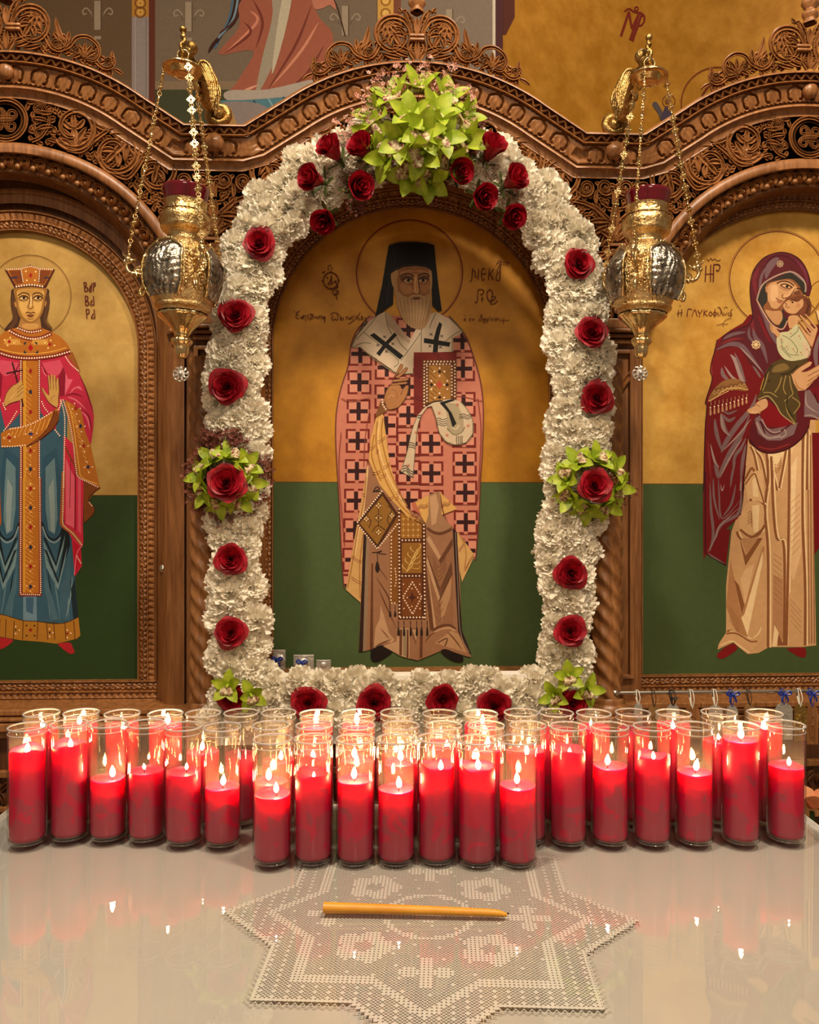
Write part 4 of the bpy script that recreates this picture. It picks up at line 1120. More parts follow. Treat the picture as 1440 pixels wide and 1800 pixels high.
# lettering
TX = (98,24,16)
a.z(500, 440, 9)
a.ring((735,478), 13.2, 1.7, TX, 14.2); a.line([(690,320),(695,240),(745,232)], 1.6, TX, False); a.line([(748,258),(748,318)], 1.3, TX, False)
a.line([(595,340),(620,352),(645,325)], 1.8, TX)
for x, y in ((732,340),(605,482),(862,478),(740,618)): a.disc((x,y), 1.6, TX)
a.line([(668,420),(682,440),(690,425)], 1.3, TX); a.line([(690,540),(735,470),(745,395),(748,540)], 1.7, TX, False); a.line([(690,540),(765,530)], 1.2, TX, False)
a.line([(775,490),(790,510),(815,480),(825,540),(850,580),(790,620),(765,665),(800,705),(850,680),(860,650),(830,635),(815,700),(840,780)], 1.5, TX)
wr = [[(150,960),(160,975)],[(245,960),(200,980),(185,1030),(190,1075),(240,1070)],[(190,1025),(235,1015)],[(255,1050),(280,1080),(300,1040),(265,1075)],[(285,1030),(355,1030)],[(310,1045),(305,1085)],[(340,1040),(335,1130)],
      [(380,1010),(370,1060),(390,1090),(440,1080),(450,1030),(400,1015),(440,1010),(465,1020)],[(395,1050),(420,1070),(440,1040)],[(470,1040),(480,1075),(505,1045),(525,1080),(545,1045)],[(540,1040),(605,1035)],[(560,1045),(558,1080)],[(585,1045),(583,1078)],[(620,1050),(600,1075),(625,1085),(635,1050),(618,1048)],[(660,1050),(640,1060),(645,1100),(630,1140)],
      [(730,1020),(760,990),(810,985),(870,1020)],[(770,1030),(750,1070),(770,1105),(800,1080),(830,1105),(850,1060),(830,1010)],[(880,1040),(900,1060),(880,1095),(905,1100),(920,1070)],[(930,1060),(935,1110)],[(960,1060),(1010,1045)],[(985,1060),(985,1100)],[(1010,1090),(1030,1060),(1040,1095),(1060,1060),(1080,1090)],[(1060,1050),(1115,1040)],
      [(1130,1030),(1180,1105)],[(1200,985),(1120,1090),(1010,1170)],[(1190,1060),(1200,1100)],[(1215,1095),(1240,1050),(1220,1050),(1230,1095),(1260,1090)],[(1270,1060),(1295,1085),(1285,1120),(1310,1130)]]
for p in wr: a.line(p, 1.15, TX)
a.z(800, 440, 11.25)
for p in ([(290,605),(330,585),(350,350)], [(345,400),(395,415),(400,520),(440,520)], [(470,365),(455,590)], [(600,380),(550,360),(525,430),(530,540),(550,595),(590,560)], [(530,470),(625,460)], [(680,360),(665,590)], [(775,370),(680,480),(715,490),(750,590)],
          [(820,265),(880,210),(940,240),(1060,250),(1040,280)], [(905,230),(890,595)], [(880,420),(830,480),(820,590),(890,590)], [(870,300),(830,430)],
          [(390,1025),(440,1010),(455,780)], [(455,780),(540,775),(570,810),(540,870),(500,880)], [(540,910),(535,1020)], [(515,965),(565,965)], [(690,770),(640,830),(640,930),(690,1010),(740,930),(740,830),(690,770)],
          [(720,920),(800,915),(790,960),(720,1010),(710,1050),(770,1060),(850,990)],
          [(190,1290),(210,1300)], [(200,1345),(175,1370),(200,1385),(215,1360),(200,1345)], [(300,1275),(315,1285)], [(320,1335),(290,1345),(290,1385),(325,1385)], [(290,1362),(325,1355)], [(345,1350),(355,1385),(385,1345)], [(370,1350),(360,1390)],
          [(470,1390),(530,1275),(505,1275)], [(525,1280),(560,1390),(585,1440)], [(470,1385),(500,1390),(530,1360)], [(565,1340),(580,1370),(610,1340),(600,1440)], [(620,1350),(640,1380),(660,1340),(640,1440)], [(690,1340),(690,1385)], [(685,1315),(700,1318)], [(720,1345),(735,1385),(760,1345)], [(790,1330),(790,1400)], [(790,1365),(840,1355),(930,1385),(1080,1380)], [(835,1325),(832,1400)], [(970,1330),(955,1460)]):
    a.line(p, 1.5 if p[0][1] < 1100 else .95, TX)
a.take('painted_lettering', pc)
# ---------------------------------------------------------------- left : crowned woman on a screen door
il = thing('icon_door', 'arched icon door with a crowned woman in pink mantle and blue dress, small knob', 'door', ISO)
pl_ = make_icon(il, 24, 212, 612, 1200, M['gold_l'], I(200, 871, WPN)[1], WPN, (40, 60, 26))
st = MB(); sp_ = arch_path(24, 273, 596, YBOT, n=60)
sweep(st, sp_, [(0, -.10), (0, -.074), (1.5, -.070), (10, -.070), (11, -.074), (13, -.074), (14, -.070), (28, -.070)], T)
st.build('door_stile', M['wood_flat'], il)
kx, ky, kz = IP(287, 999, -.045); kb = MB()
kb.lathe([(0, 0), (.012, 0), (.012, .003), (.005, .006), (.005, .014), (.010, .018), (.0128, .026), (.011, .033), (.005, .037), (0, .038)], 20)
o = kb.build('door_knob', M['chrome'], il, loc=(kx, .072, kz), label='round chrome door knob'); o.rotation_euler = (R(90), 0, 0)
kx, ky, kz = IP(295, 1136, -.068); kp = MB()
for (q, hw, hh) in ((0, .011, .026),): 
    pts = [(hw*math.cos(t), .0, (hh-hw)*(1 if math.sin(t) > 0 else -1)+hw*math.sin(t)) for t in [2*math.pi*k/28+.01 for k in range(28)]]
    kp.add(pts, [tuple(range(28))]); kp.add([(x, .004, z) for x, y, z in pts], []); kp.f += [(i, (i+1) % 28, 28+(i+1) % 28, 28+i) for i in range(28)]
ko = kp.build('keyhole_plate', M['brass_old'], il, smooth=False, loc=(kx, .066, kz))
kk_ = MB().sphere((0, -.0005, .008), .0045, 6, (1, .3, 1)); kk_.box(-.002, .002, -.0015, 0, -.012, .008); kk_.build('keyhole', M['void'], ko)
a = Art(lambda x, y, h: IP(x, y, WPN+.0004+h))
DK = (74,26,14); OR = (176,104,30); OD = (120,60,16); PE = (255,216,184)
a.z(0, 440, 7.2)
a.ring((375,585), 73.2, 1.1, (112,70,30)); a.ring((375,585), 71.2, .7, (150,104,52))
a.take('painted_halo', pl_)
def mir(pts, cx): return [(2*cx-x, y) for x, y in pts]
# dress
a.z(0, 840, 5.625); C3 = 302
BL = (52,86,104); BH = (132,150,150); BD = (18,28,34)
a.fill([(-70,-780),(670,-780),(660,-300),(640,0),(620,480),(700,560),(740,980),(775,1390),(700,1440),(300,1420),(0,1370),(-130,1380),(-100,900),(0,500)], BL)
for sg in (1, -1):
    f = (lambda p: p) if sg > 0 else (lambda p: mir(p, C3))
    a.fill(f([(420,-200),(560,-300),(600,0),(600,480),(540,600),(470,560),(420,440)]), (44,78,98)); a.fill(f([(450,-100),(540,-200),(560,100),(570,400),(540,560),(480,520),(450,300)]), (96,124,132)); a.fill(f([(480,100),(530,0),(545,300),(540,540),(505,520)]), BH)
    a.line(f([(415,440),(460,560),(530,610),(590,570),(620,490)]), 3.4, BD); a.line(f([(420,480),(470,600),(540,640),(600,590)]), 2.2, BH)
    for q, (xx, y0, y1, w_) in enumerate(((555,640,880,130),(575,760,1050,140))):
        a.fill(f([(xx-w_,y0-60),(xx-w_+30,y0-40),(xx,y1-40),(xx+60,y0-120),(xx+110,y0-260),(xx+120,y0-100),(xx,y1)]), BD)
        a.fill(f([(xx-w_,y0-20),(xx,y1),(xx+90,y0-80),(xx+70,y0+60),(xx,y1+60),(xx-w_+20,y0+120)]), (110,136,140))
    for x0, x1 in ((440,500),(470,540),(520,600),(690,730),(660,680)): a.line(f([(x0,900),((x0+x1)/2,1150),(x1,1420)]), 2.4, BD if (x0//10) % 2 else (92,120,130), taper=True)
    a.fill(f([(430,800),(460,980),(580,1400),(520,1410),(440,1100)]), (70,102,116)); a.fill(f([(600,1080),(640,1000),(690,700),(700,1000),(640,1420),(590,1300)]), (60,92,108)); a.line(f([(715,960),(700,1150),(650,1400)]), 2.4, (120,144,148), taper=True)
    a.fill(f([(740,1000),(775,1390),(730,1400),(700,1100)]), (26,40,48))
a.fill([(230,1170),(360,1170),(365,1420),(228,1410)], (104,132,148)); a.fill([(255,1180),(335,1180),(325,1350),(260,1320)], (60,92,116))
a.fill([(-160,1380),(0,1350),(150,1390),(240,1412),(370,1420),(520,1440),(650,1432),(775,1375),(795,1560),(760,1590),(560,1640),(400,1620),(200,1605),(0,1570),(-180,1590)], (168,112,34))
for x in (0,60,140,230,375,460,530,640,730): a.line([(x,1395+ (20 if x>100 else 0)),(x-8+ (20 if x>400 else 0),1600)], 1.5, (92,48,16), False)
a.line([(-160,1380),(0,1350),(150,1390),(240,1412),(370,1420),(520,1440),(650,1432),(775,1375)], 1.3, (60,30,14))
a.disc((302,1505), 3, (140,30,24))
for x, y in ((262,1460),(342,1462),(264,1560),(344,1562),(155,1505),(492,1530)): a.disc((x,y), 1.6, (40,24,24))
for x, y in ((155,1470),(192,1505),(155,1540),(490,1495),(522,1530),(490,1568),(665,1505),(700,1535),(665,1580)): a.disc((x,y), 1.3, PE)
a.disc((665,1540), 2.3, (150,40,24))
a.fill([(-30,1585),(90,1590),(130,1612),(60,1670),(0,1695),(-60,1690)], (168,32,38), True); a.fill([(575,1640),(690,1630),(720,1680),(738,1725),(690,1738),(620,1690)], (168,32,38), True)
a.take('painted_dress', pl_)
# mantle
PKN = (186,38,66); PH = (222,104,124); PD = (122,10,36)
a.z(0, 620, 7.2); C2 = 386
for sg in (1, -1):
    f = (lambda p: p) if sg > 0 else (lambda p: mir(p, C2))
    a.fill(f([(386,60),(900,0),(1000,250),(1100,480),(1170,680),(1190,800),(1180,960),(1150,1165),(1060,1000),(1020,720),(860,610),(790,600),(700,980),(520,760),(500,600),(386,600)]), PKN)
    a.fill(f([(530,130),(760,90),(820,230),(700,300),(600,260)]), (206,74,98)); a.fill(f([(800,180),(830,260),(820,540),(760,560),(740,300)]), (134,14,42)); a.fill(f([(830,250),(860,330),(920,340),(820,540)]), (218,96,118))
    for p, c, w_ in (([(520,120),(560,220),(610,280)], PD, 3), ([(530,160),(560,260),(600,300)], PH, 2), ([(820,550),(930,520),(1050,560)], PD, 3), ([(850,560),(960,600),(1090,720)], PH, 3), ([(880,520),(960,440),(1050,480)], PH, 2.4), ([(1020,740),(1100,820),(1140,980)], PH, 3.4), ([(1050,720),(1130,820),(1160,1000)], PD, 2.6), ([(900,470),(1000,430),(1030,470)], PH, 2), ([(1000,260),(1100,500),(1180,760)], (112,8,30), 2.4)):
        a.line(f(p), w_, c, taper=True)
a.z(0, 840, 5.625)
for sg in (1, -1):
    f = (lambda p: p) if sg > 0 else (lambda p: mir(p, C3))
    a.fill(f([(630,-420),(760,-300),(830,-60),(830,0),(820,460),(825,640),(800,700),(810,870),(740,975),(710,600),(640,470),(620,300)]), (196,36,66))
    a.fill(f([(650,-200),(690,-100),(740,0),(735,500),(650,450)]), (222,92,112)); a.fill(f([(770,0),(800,0),(800,560),(770,520)]), (214,80,102)); a.line(f([(745,-100),(742,520)]), 2, PD); a.line(f([(700,-200),(690,300)]), 1.6, PD, taper=True)
    a.fill(f([(720,620),(800,690),(800,860),(745,960)]), (178,16,40)); a.line(f([(820,660),(760,750),(735,960)]), 1.6, PH)
    a.fill(f([(640,-330),(780,-60),(990,90),(930,150),(880,220),(935,300),(925,360),(830,450),(825,30),(770,-40),(640,-300)]), OD)
    a.line(f([(990,100),(930,140),(875,210),(935,300),(920,360),(830,450)]), 1.4, DK)
    a.line(f([(628,-60),(615,300),(610,440),(640,490),(720,550),(800,650)]), 6.6, (160,82,30)); a.dots(f([(628,-60),(622,300),(620,440),(650,490),(720,550),(806,660)]), 3.5, 1.25, PE)
    a.dots(f([(760,775),(800,845)]), 3.4, 1.2, PE); a.dots(f([(885,245),(920,290)]), 3.4, 1.2, PE)
a.take('painted_mantle', pl_)
# embroidered bands
a.z(0, 620, 7.2)
for sg in (1, -1):
    f = (lambda p: p) if sg > 0 else (lambda p: mir(p, C2))
    a.fill(f([(840,600),(960,680),(1030,740),(1080,1000),(1150,1180),(1260,1690),(1240,1705),(990,1580),(900,1040),(810,640)]), OR); a.line(f([(860,640),(920,860),(1000,1440),(1040,1580),(1230,1660)]), 1.2, (232,176,84))
    for k in range(13): a.line(f([(900+k*17,740+k*62),(960+k*15,820+k*58)]), .9, (232,176,84), False)
    a.line(f([(800,600),(870,830),(930,1160),(960,1450),(990,1570),(1120,1640),(1240,1700)]), 2.6, (120,30,20)); a.dots(f([(800,600),(870,830),(930,1160),(960,1450),(990,1570),(1120,1640),(1240,1700)]), 3.6, 1.35, PE)
    a.dots(f([(770,600),(815,780),(820,1000),(812,1300),(805,1720)]), 3.5, 1.3, PE)
    for x, y, c in ((960,705,(150,26,24)),(1020,930,(40,40,64)),(1060,1180,(150,26,24)),(1115,1445,(40,40,64))):
        a.disc(f([(x,y)])[0], 2.6, c, 3.6)
        for dx, dy in ((-45,5),(10,70),(-15,-62),(55,0)): a.disc(f([(x+dx,y+dy)])[0], 1.3, PE)
    a.line(f([(900,0),(1000,240)]), 5.5, (140,76,26)); a.dots(f([(830,50),(900,150),(1000,235)]), 3.4, 1.3, PE); a.fill(f([(850,40),(910,10),(980,210)]), (150,88,30))
a.fill([(250,90),(510,90),(505,1720),(250,1720)], (120,30,20)); a.fill([(285,100),(480,100),(478,1720),(292,1720)], OR); a.fill([(292,100),(330,100),(330,1720),(295,1720)], (204,146,44))
a.dots([(264,105),(266,1720)], 3.7, 1.4, PE); a.dots([(497,105),(497,1720)], 3.7, 1.4, PE)
a.z(0, 840, 5.625)
a.fill([(190,0),(410,0),(412,1170),(190,1170)], (120,34,20)); a.fill([(222,0),(385,0),(385,1140),(222,1140)], OR); a.fill([(228,0),(250,0),(250,1130),(228,1130)], (204,146,44))
a.dots([(207,0),(203,1150)], 3.6, 1.3, PE); a.dots([(393,0),(402,1150)], 3.6, 1.3, PE); a.dots([(210,1152),(400,1156)], 3.6, 1.3, PE)
for k in range(28): a.line([(250,10+k*40),(330,70+k*40)], .8, (226,168,70), False)
for k, y in enumerate((105,295,485,685,875,1075)):
    a.disc((302,y), 3, (150,24,22) if k % 2 == 0 else (40,42,60), 4)
    for dx, dy in ((-38,-4),(38,-4),(0,-48),(0,44)): a.disc((302+dx,y+dy), 1.3, (250,190,120))
a.z(0, 620, 7.2)
for k in range(26): a.line([(315,170+k*60),(400,250+k*60)], .8, (226,168,70), False)
for k, y in enumerate((232,497,750,1240,1472,1720)):
    a.disc((386,y), 2.8, (150,24,22) if k in (0,2,3,5) else (40,42,60), 4.2)
    if k > 2:
        for dx, dy in ((-48,0),(46,0),(0,-56),(0,56)): a.disc((386+dx,y+dy), 1.2, (250,200,130))
# sash across
a.fill([(15,1200),(10,1020),(130,950),(300,930),(480,850),(640,760),(720,700),(750,740),(740,860),(650,980),(500,1100),(350,1180),(150,1190)], OR); a.fill([(740,740),(745,860),(650,980),(500,1100),(420,1150),(560,1020),(640,900),(690,740)], OD)
for k in range(10): a.line([(60+k*58,1100-k*14),(110+k*58,1020-k*22)], .9, (232,176,84), False)
a.line([(690,720),(640,880),(540,1030),(350,1180)], 1.4, DK); a.line([(740,860),(650,985),(500,1105),(340,1190)], 1.4, DK)
a.dots([(130,965),(300,935),(480,860),(650,755)], 4.6, 1.5, PE); a.dots([(30,1185),(160,1186),(320,1170)], 4.4, 1.4, PE)
for x, y, c in ((115,1075,(150,26,24)),(390,1028,(50,50,96))):
    a.disc((x,y), 4.4, c, 2.6)
    for dx, dy in ((-65,2),(75,-8),(0,-46),(8,44)): a.disc((x+dx,y+dy), 1.3, PE)
a.dots([(50,985),(130,880),(220,730)], 4, 1.3, PE); a.dots([(530,620),(560,690),(605,750)], 4, 1.3, PE); a.dots([(700,980),(770,1070)], 4, 1.5, PE)
a.take('painted_embroidery', pl_)
# hands and cross
SKL = (196,150,80); SKD = (110,66,28)
a.line([(155,120),(235,420),(295,680)], 2.6, (58,20,16), False); a.line([(80,260),(290,218)], 2.2, (58,20,16), False)
a.fill([(55,600),(90,500),(160,420),(210,395),(270,350),(285,400),(300,450),(295,560),(230,610),(130,640),(70,680)], SKL, True)
for y in (415,460,510): a.line([(215,y+50),(260,y+10),(298,y-20)], 1, SKD)
a.line([(55,600),(90,500),(160,420),(210,395)], 1, SKD); a.line([(70,680),(130,640),(230,610)], 1, SKD)
a.line([(210,500),(150,560),(110,600)], 1.6, (222,180,108), taper=True)
a.fill([(520,440),(545,450),(590,520),(620,540),(615,440),(605,285),(625,285),(640,420),(645,270),(665,280),(672,420),(680,280),(700,290),(705,430),(722,320),(738,330),(745,480),(735,580),(740,650),(720,700),(640,650),(590,590),(540,500)], SKL)
for x0, y0 in ((632,300),(668,300),(706,310)): a.line([(x0,y0),(x0+8,y0+170)], .9, SKD, False)
a.line([(520,440),(560,520),(600,600),(650,655),(725,700)], 1.1, SKD); a.line([(605,285),(618,440),(620,540)], 1, SKD); a.line([(740,330),(748,500),(738,640)], 1.1, SKD); a.line([(640,620),(660,560),(700,540)], 1, (150,104,50))
a.dots([(40,640),(50,680),(75,725)], 3.8, 1.4, PE); a.dots([(770,620),(760,680),(735,725)], 3.6, 1.4, PE)
a.take('painted_hands', pl_)
# collar, head and crown
a.z(0, 440, 7.2)
a.fill([(190,480),(140,560),(138,720),(160,860),(85,960),(80,1020),(380,1040),(650,1030),(600,930),(585,850),(628,690),(620,560),(580,480)], (66,40,24), True)
for x in (165,185,205): a.line([(x,560),(x-15,720),(x+10,880),(x-60,990)], 1.2, (104,68,40)); a.line([(770-x,560),(785-x,720),(760-x,880),(830-x,990)], 1.2, (104,68,40))
a.fill([(265,850),(505,850),(525,985),(380,1020),(225,985)], (168,120,60)); a.fill([(300,930),(470,930),(480,980),(380,1000),(290,980)], (196,146,78), True)
a.fill([(-110,1290),(-60,1140),(40,1040),(130,1000),(230,975),(380,1015),(530,985),(640,1025),(760,1090),(850,1180),(900,1270),(880,1290),(700,1340),(400,1375),(100,1340)], OR)
a.line([(130,1020),(250,1085),(390,1120),(530,1105),(650,1050)], 7.5, (120,40,22)); a.dots([(120,1020),(250,1085),(390,1120),(530,1105),(640,1060)], 4.4, 1.7, PE)
a.line([(225,985),(380,1035),(535,1005)], 5.5, (112,36,20)); a.dots([(225,985),(380,1035),(535,1010)], 4.2, 1.6, PE)
a.line([(-100,1260),(150,1340),(400,1365),(680,1335),(890,1275)], 7.5, (120,36,22)); a.dots([(-100,1260),(150,1345),(400,1365),(680,1335),(885,1280)], 4.5, 1.7, PE)
for k in range(9):
    for base in (150,500): a.line([(base-60+k*20,1120),(base-100+k*24,1190)], .8, (234,184,88), False); a.line([(base-100+k*20,1130),(base-60+k*24,1200)], .8, (234,184,88), False)
a.line([(-60,1230),(160,1290),(390,1310),(640,1285),(840,1230)], 1.2, (236,180,84))
a.fill([(387,1185),(420,1235),(387,1280),(355,1235)], (170,16,24))
for p in ([(300,1165),(340,1160),(310,1205)],[(435,1160),(475,1165),(470,1205)],[(305,1260),(340,1305),(300,1305)],[(480,1260),(485,1305),(445,1305)]): a.fill(p, (36,46,54))
for x, y in ((118,1155),(630,1190)):
    a.disc((x,y), 3, (164,30,24))
    for dx, dy in ((-60,-20),(12,-50),(60,14),(-22,48)): a.disc((x+dx,y+dy), 1.6, (250,206,130))
a.take('painted_collar', pl_)
a.fill([(200,470),(570,470),(568,620),(555,730),(520,830),(455,900),(388,922),(320,905),(250,840),(212,740),(196,620)], (150,104,46), True)
a.fill([(235,500),(540,500),(540,640),(525,740),(495,820),(440,880),(388,900),(335,880),(275,810),(240,720),(228,620)], (198,150,76), True)
a.fill([(250,640),(340,640),(350,740),(320,800),(270,760)], (214,168,92), True); a.fill([(430,650),(520,640),(515,750),(460,800),(430,740)], (214,168,92), True); a.fill([(260,500),(520,500),(500,540),(390,560),(270,540)], (186,138,64), True)
for x in (297,478):
    a.fill([(x-65,605),(x-20,568),(x+40,572),(x+70,605),(x+30,635),(x-35,635)], (104,64,28), True); a.fill([(x-50,608),(x,585),(x+50,606),(x+10,625),(x-30,622)], (214,178,116), True); a.disc((x+5,603), 2.6, (34,18,12)); a.line([(x-58,606),(x-10,576),(x+58,606)], 1.3, (44,22,12)); a.line([(x-50,632),(x,652),(x+48,634)], .9, (120,76,34))
a.line([(228,575),(280,540),(340,545),(372,570)], 2, (58,30,14)); a.line([(412,565),(450,540),(510,545),(545,580)], 2, (58,30,14))
a.line([(372,570),(378,640),(358,700),(350,720),(385,742),(420,720),(412,700)], 1.4, (90,50,20)); a.line([(395,585),(393,700)], 2.4, (240,206,146)); a.line([(410,570),(405,690)], 1.4, (112,68,28))
a.line([(322,792),(360,786),(388,796),(420,786),(446,792)], 1.8, (96,44,24)); a.fill([(338,818),(388,810),(436,818),(410,845),(388,850),(362,845)], (120,64,34), True); a.line([(345,865),(388,872),(430,862)], 1.2, (130,84,36))
a.fill([(180,660),(200,660),(210,715),(192,715)], (176,126,64), True); a.fill([(575,650),(590,650),(580,705),(566,705)], (176,126,64), True)
a.take('painted_face', pl_)
a.fill([(60,240),(280,222),(380,182),(490,222),(695,240),(575,480),(390,460),(190,480)], DK); a.fill([(85,248),(280,236),(380,198),(488,236),(670,248),(565,440),(390,425),(200,440)], OR)
a.fill([(110,260),(260,250),(280,420),(205,430)], OD); a.fill([(505,250),(655,258),(560,430),(495,420)], OD)
a.line([(265,245),(290,410)], 2.8, DK, False); a.line([(502,245),(488,410)], 2.8, DK, False)
a.dots([(85,242),(270,232),(385,198),(495,232),(670,242)], 3.4, 1.3, PE, False); a.dots([(268,250),(294,405)], 2.9, 1.15, PE); a.dots([(502,250),(490,405)], 2.9, 1.15, PE)
a.line([(200,462),(390,440),(570,465)], 4.6, DK); a.dots([(208,458),(390,436),(560,460)], 4.6, 1.8, PE)
a.fill([(387,280),(412,318),(387,352),(362,318)], (160,30,22)); a.fill([(135,340),(222,330),(222,352),(145,362)], (54,44,64)); a.fill([(555,340),(620,335),(615,360),(560,358)], (54,44,64))
for x, y in ((328,265),(452,270),(340,380),(442,380)): a.disc((x,y), 1.6, (250,214,150))
for x, y in ((225,290),(250,390),(560,290),(540,395)): a.disc((x,y), 1.3, (150,40,24))
a.take('painted_crown', pl_)
TXL = (94,24,14)
for p in ([(1060,405),(1072,520)], [(1060,405),(1090,410),(1085,450),(1070,465)], [(1072,465),(1110,475),(1105,510),(1075,518)], [(1145,440),(1130,515),(1160,510)], [(1165,410),(1150,515)], [(1185,410),(1180,520)], [(1180,412),(1206,415),(1200,445),(1184,455)],
          [(1078,575),(1085,695)], [(1078,575),(1110,585),(1105,625),(1085,640)], [(1085,640),(1122,655),(1115,690),(1085,695)], [(1165,625),(1145,690),(1185,685)], [(1182,575),(1190,695)],
          [(1090,745),(1100,860)], [(1090,745),(1125,750),(1125,790),(1098,805)], [(1180,800),(1155,855),(1200,850)], [(1190,745),(1202,860)]):
    a.line(p, 1.7, TXL)
a.take('painted_lettering', pl_)
# ---------------------------------------------------------------- right : woman in a dark red veil with a child
ir = thing('icon_painting', 'arched icon of a woman in a dark red veil holding a child against her cheek', 'icon', ISO)
pr = make_icon(ir, 1440, 289, 629, 1200, M['gold_r'], I(1180, 851, WPN)[1], WPN, (68, 84, 46))
a = Art(lambda x, y, h: IP(x, y, WPN+.0004+h))
a.z(0, 0, 1)
a.ring((1367,491), 84, 1.6, (104,36,18)); a.ring((1367,491), 86.5, .7, (120,60,26)); a.ring((1450,520), 28, 1.2, (104,36,18), None, 130, 300)
a.take('painted_halo', pr)
# inner robe
CM = (204,158,110); CD = (136,84,48); CH = (238,206,156)
# cream skirt below the lap
a.z(1220, 620, 6.545)
a.fill([(600,960),(640,1050),(800,1160),(1000,1140),(1250,1000),(1340,770),(1400,770),(1390,1600),(580,1600),(590,1300)], CM)
for p in ([(700,1120),(780,1240),(850,1590)], [(840,1180),(900,1350),(960,1590)], [(1060,1120),(1030,1300),(980,1560)], [(1100,1080),(1110,1590)], [(1250,1000),(1250,1590)], [(1310,900),(1300,1590)], [(650,1080),(700,1200),(770,1580)]): a.line(p, 3.4, CD); a.line([(x+22,y) for x, y in p], 2.2, CH)
a.fill([(820,1165),(1040,1140),(1000,1300),(950,1330),(900,1280)], CH); a.fill([(1130,1080),(1240,1010),(1230,1580),(1130,1580)], (228,190,140)); a.fill([(640,1580),(700,1420),(760,1580)], CH); a.line([(580,1480),(660,1330),(700,1380)], 4, CD)
for k in range(4): a.line([(880,1220+k*30),(955,1300+k*26),(1010,1200+k*30)], 1.4, (170,118,74))
a.z(1220, 840, 5.295)
a.fill([(462,110),(700,120),(900,115),(1125,110),(1120,600),(1138,1560),(1000,1575),(700,1575),(600,1630),(500,1640),(400,1560),(370,1530),(220,1600),(230,1550),(300,1440),(300,1000),(350,500),(440,250),(460,0)], CM)
for p in ([(670,-300),(690,0),(660,300),(690,700),(690,1580)], [(720,-200),(740,300),(770,560),(840,660),(840,1560)], [(890,-300),(880,600),(860,1560)], [(1020,-450),(1010,300),(1035,1000),(1035,1560)], [(400,500),(430,560),(520,570),(640,480)], [(520,205),(600,215),(660,250)], [(310,1430),(380,1430),(520,1500),(600,1510)]):
    a.line(p, 4.4, CD); a.line([(x+22, y) for x, y in p], 2.4, CH)
for p in ([(640,300),(600,500),(480,820),(400,520)],):
    a.fill([(420,540),(480,820),(640,560),(600,560),(480,720)], CD); a.fill([(440,560),(600,560),(490,720)], (184,136,92))
a.fill([(340,760),(440,1280),(640,640),(660,640),(500,1480),(420,1500),(300,1200)], (176,124,80)); a.fill([(345,800),(445,1270),(470,1180),(420,1000),(380,950)], CD); a.fill([(470,1270),(640,680),(640,780),(500,1470),(440,1300)], CH); a.fill([(480,850),(560,800),(480,1180),(430,940)], (220,178,130))
a.fill([(430,350),(520,220),(640,250),(650,400),(600,500),(520,520),(430,490)], (214,170,120), True); a.fill([(540,260),(610,250),(600,500),(560,510)], CH); a.line([(430,480),(520,545),(600,530),(660,440)], 4, CD)
for k in range(5): a.line([(500,330+k*26),(530,310+k*24),(540,360+k*24)], 1.3, (160,112,70))
a.fill([(480,20),(560,-60),(640,-80),(660,240),(520,190),(500,220)], (220,176,126)); a.fill([(545,20),(590,-20),(600,180),(550,170)], CH); a.line([(480,60),(560,-40),(600,60),(655,240)], 2.6, CD)
a.fill([(900,-200),(1000,-400),(1000,700),(930,960),(900,900)], (222,180,132)); a.fill([(905,-100),(960,-200),(930,500),(905,800)], CH)
a.fill([(880,1100),(930,1000),(1020,1100),(1020,1560),(880,1560)], (206,160,112)); a.fill([(740,900),(830,940),(830,1500),(730,1560)], (180,130,88)); a.fill([(780,1440),(840,1560),(780,1560)], CD); a.fill([(750,1370),(790,1440),(770,1570),(730,1570)], CH)
for k in range(9): a.line([(905,230+k*62),(990,150+k*60)], 1.3, (174,124,80), taper=True); a.line([(740,700+k*52),(820,760+k*54)], 1.2, (150,100,62), taper=True)
for k in range(5): a.line([(900,1130+k*50),(1000,1250+k*48)], 1.2, (166,116,74), taper=True); a.line([(330,1200+k*30),(430,1340+k*30)], 1.3, (150,100,62), taper=True)
for x in (1060,1085,1110): a.line([(x,-400),(x+6,600),(x+12,1540)], 2, (150,100,66))
a.fill([(300,1440),(380,1420),(520,1500),(600,1490),(630,1380),(640,1500),(600,1560),(500,1640),(400,1560),(370,1530),(230,1590),(240,1530)], (206,160,112)); a.line([(300,1450),(400,1450),(520,1520),(590,1520)], 2.6, CD); a.line([(250,1560),(350,1520),(420,1560),(520,1630)], 2, CH); a.line([(540,1500),(600,1450),(630,1380)], 2.4, CH, taper=True)
a.fill([(220,1640),(300,1570),(370,1545),(405,1590),(330,1650),(270,1682),(225,1675)], (126,20,20), True); a.fill([(870,1590),(1020,1580),(1045,1620),(1035,1668),(980,1665),(920,1630)], (126,20,20), True)
a.take('painted_robe', pr)
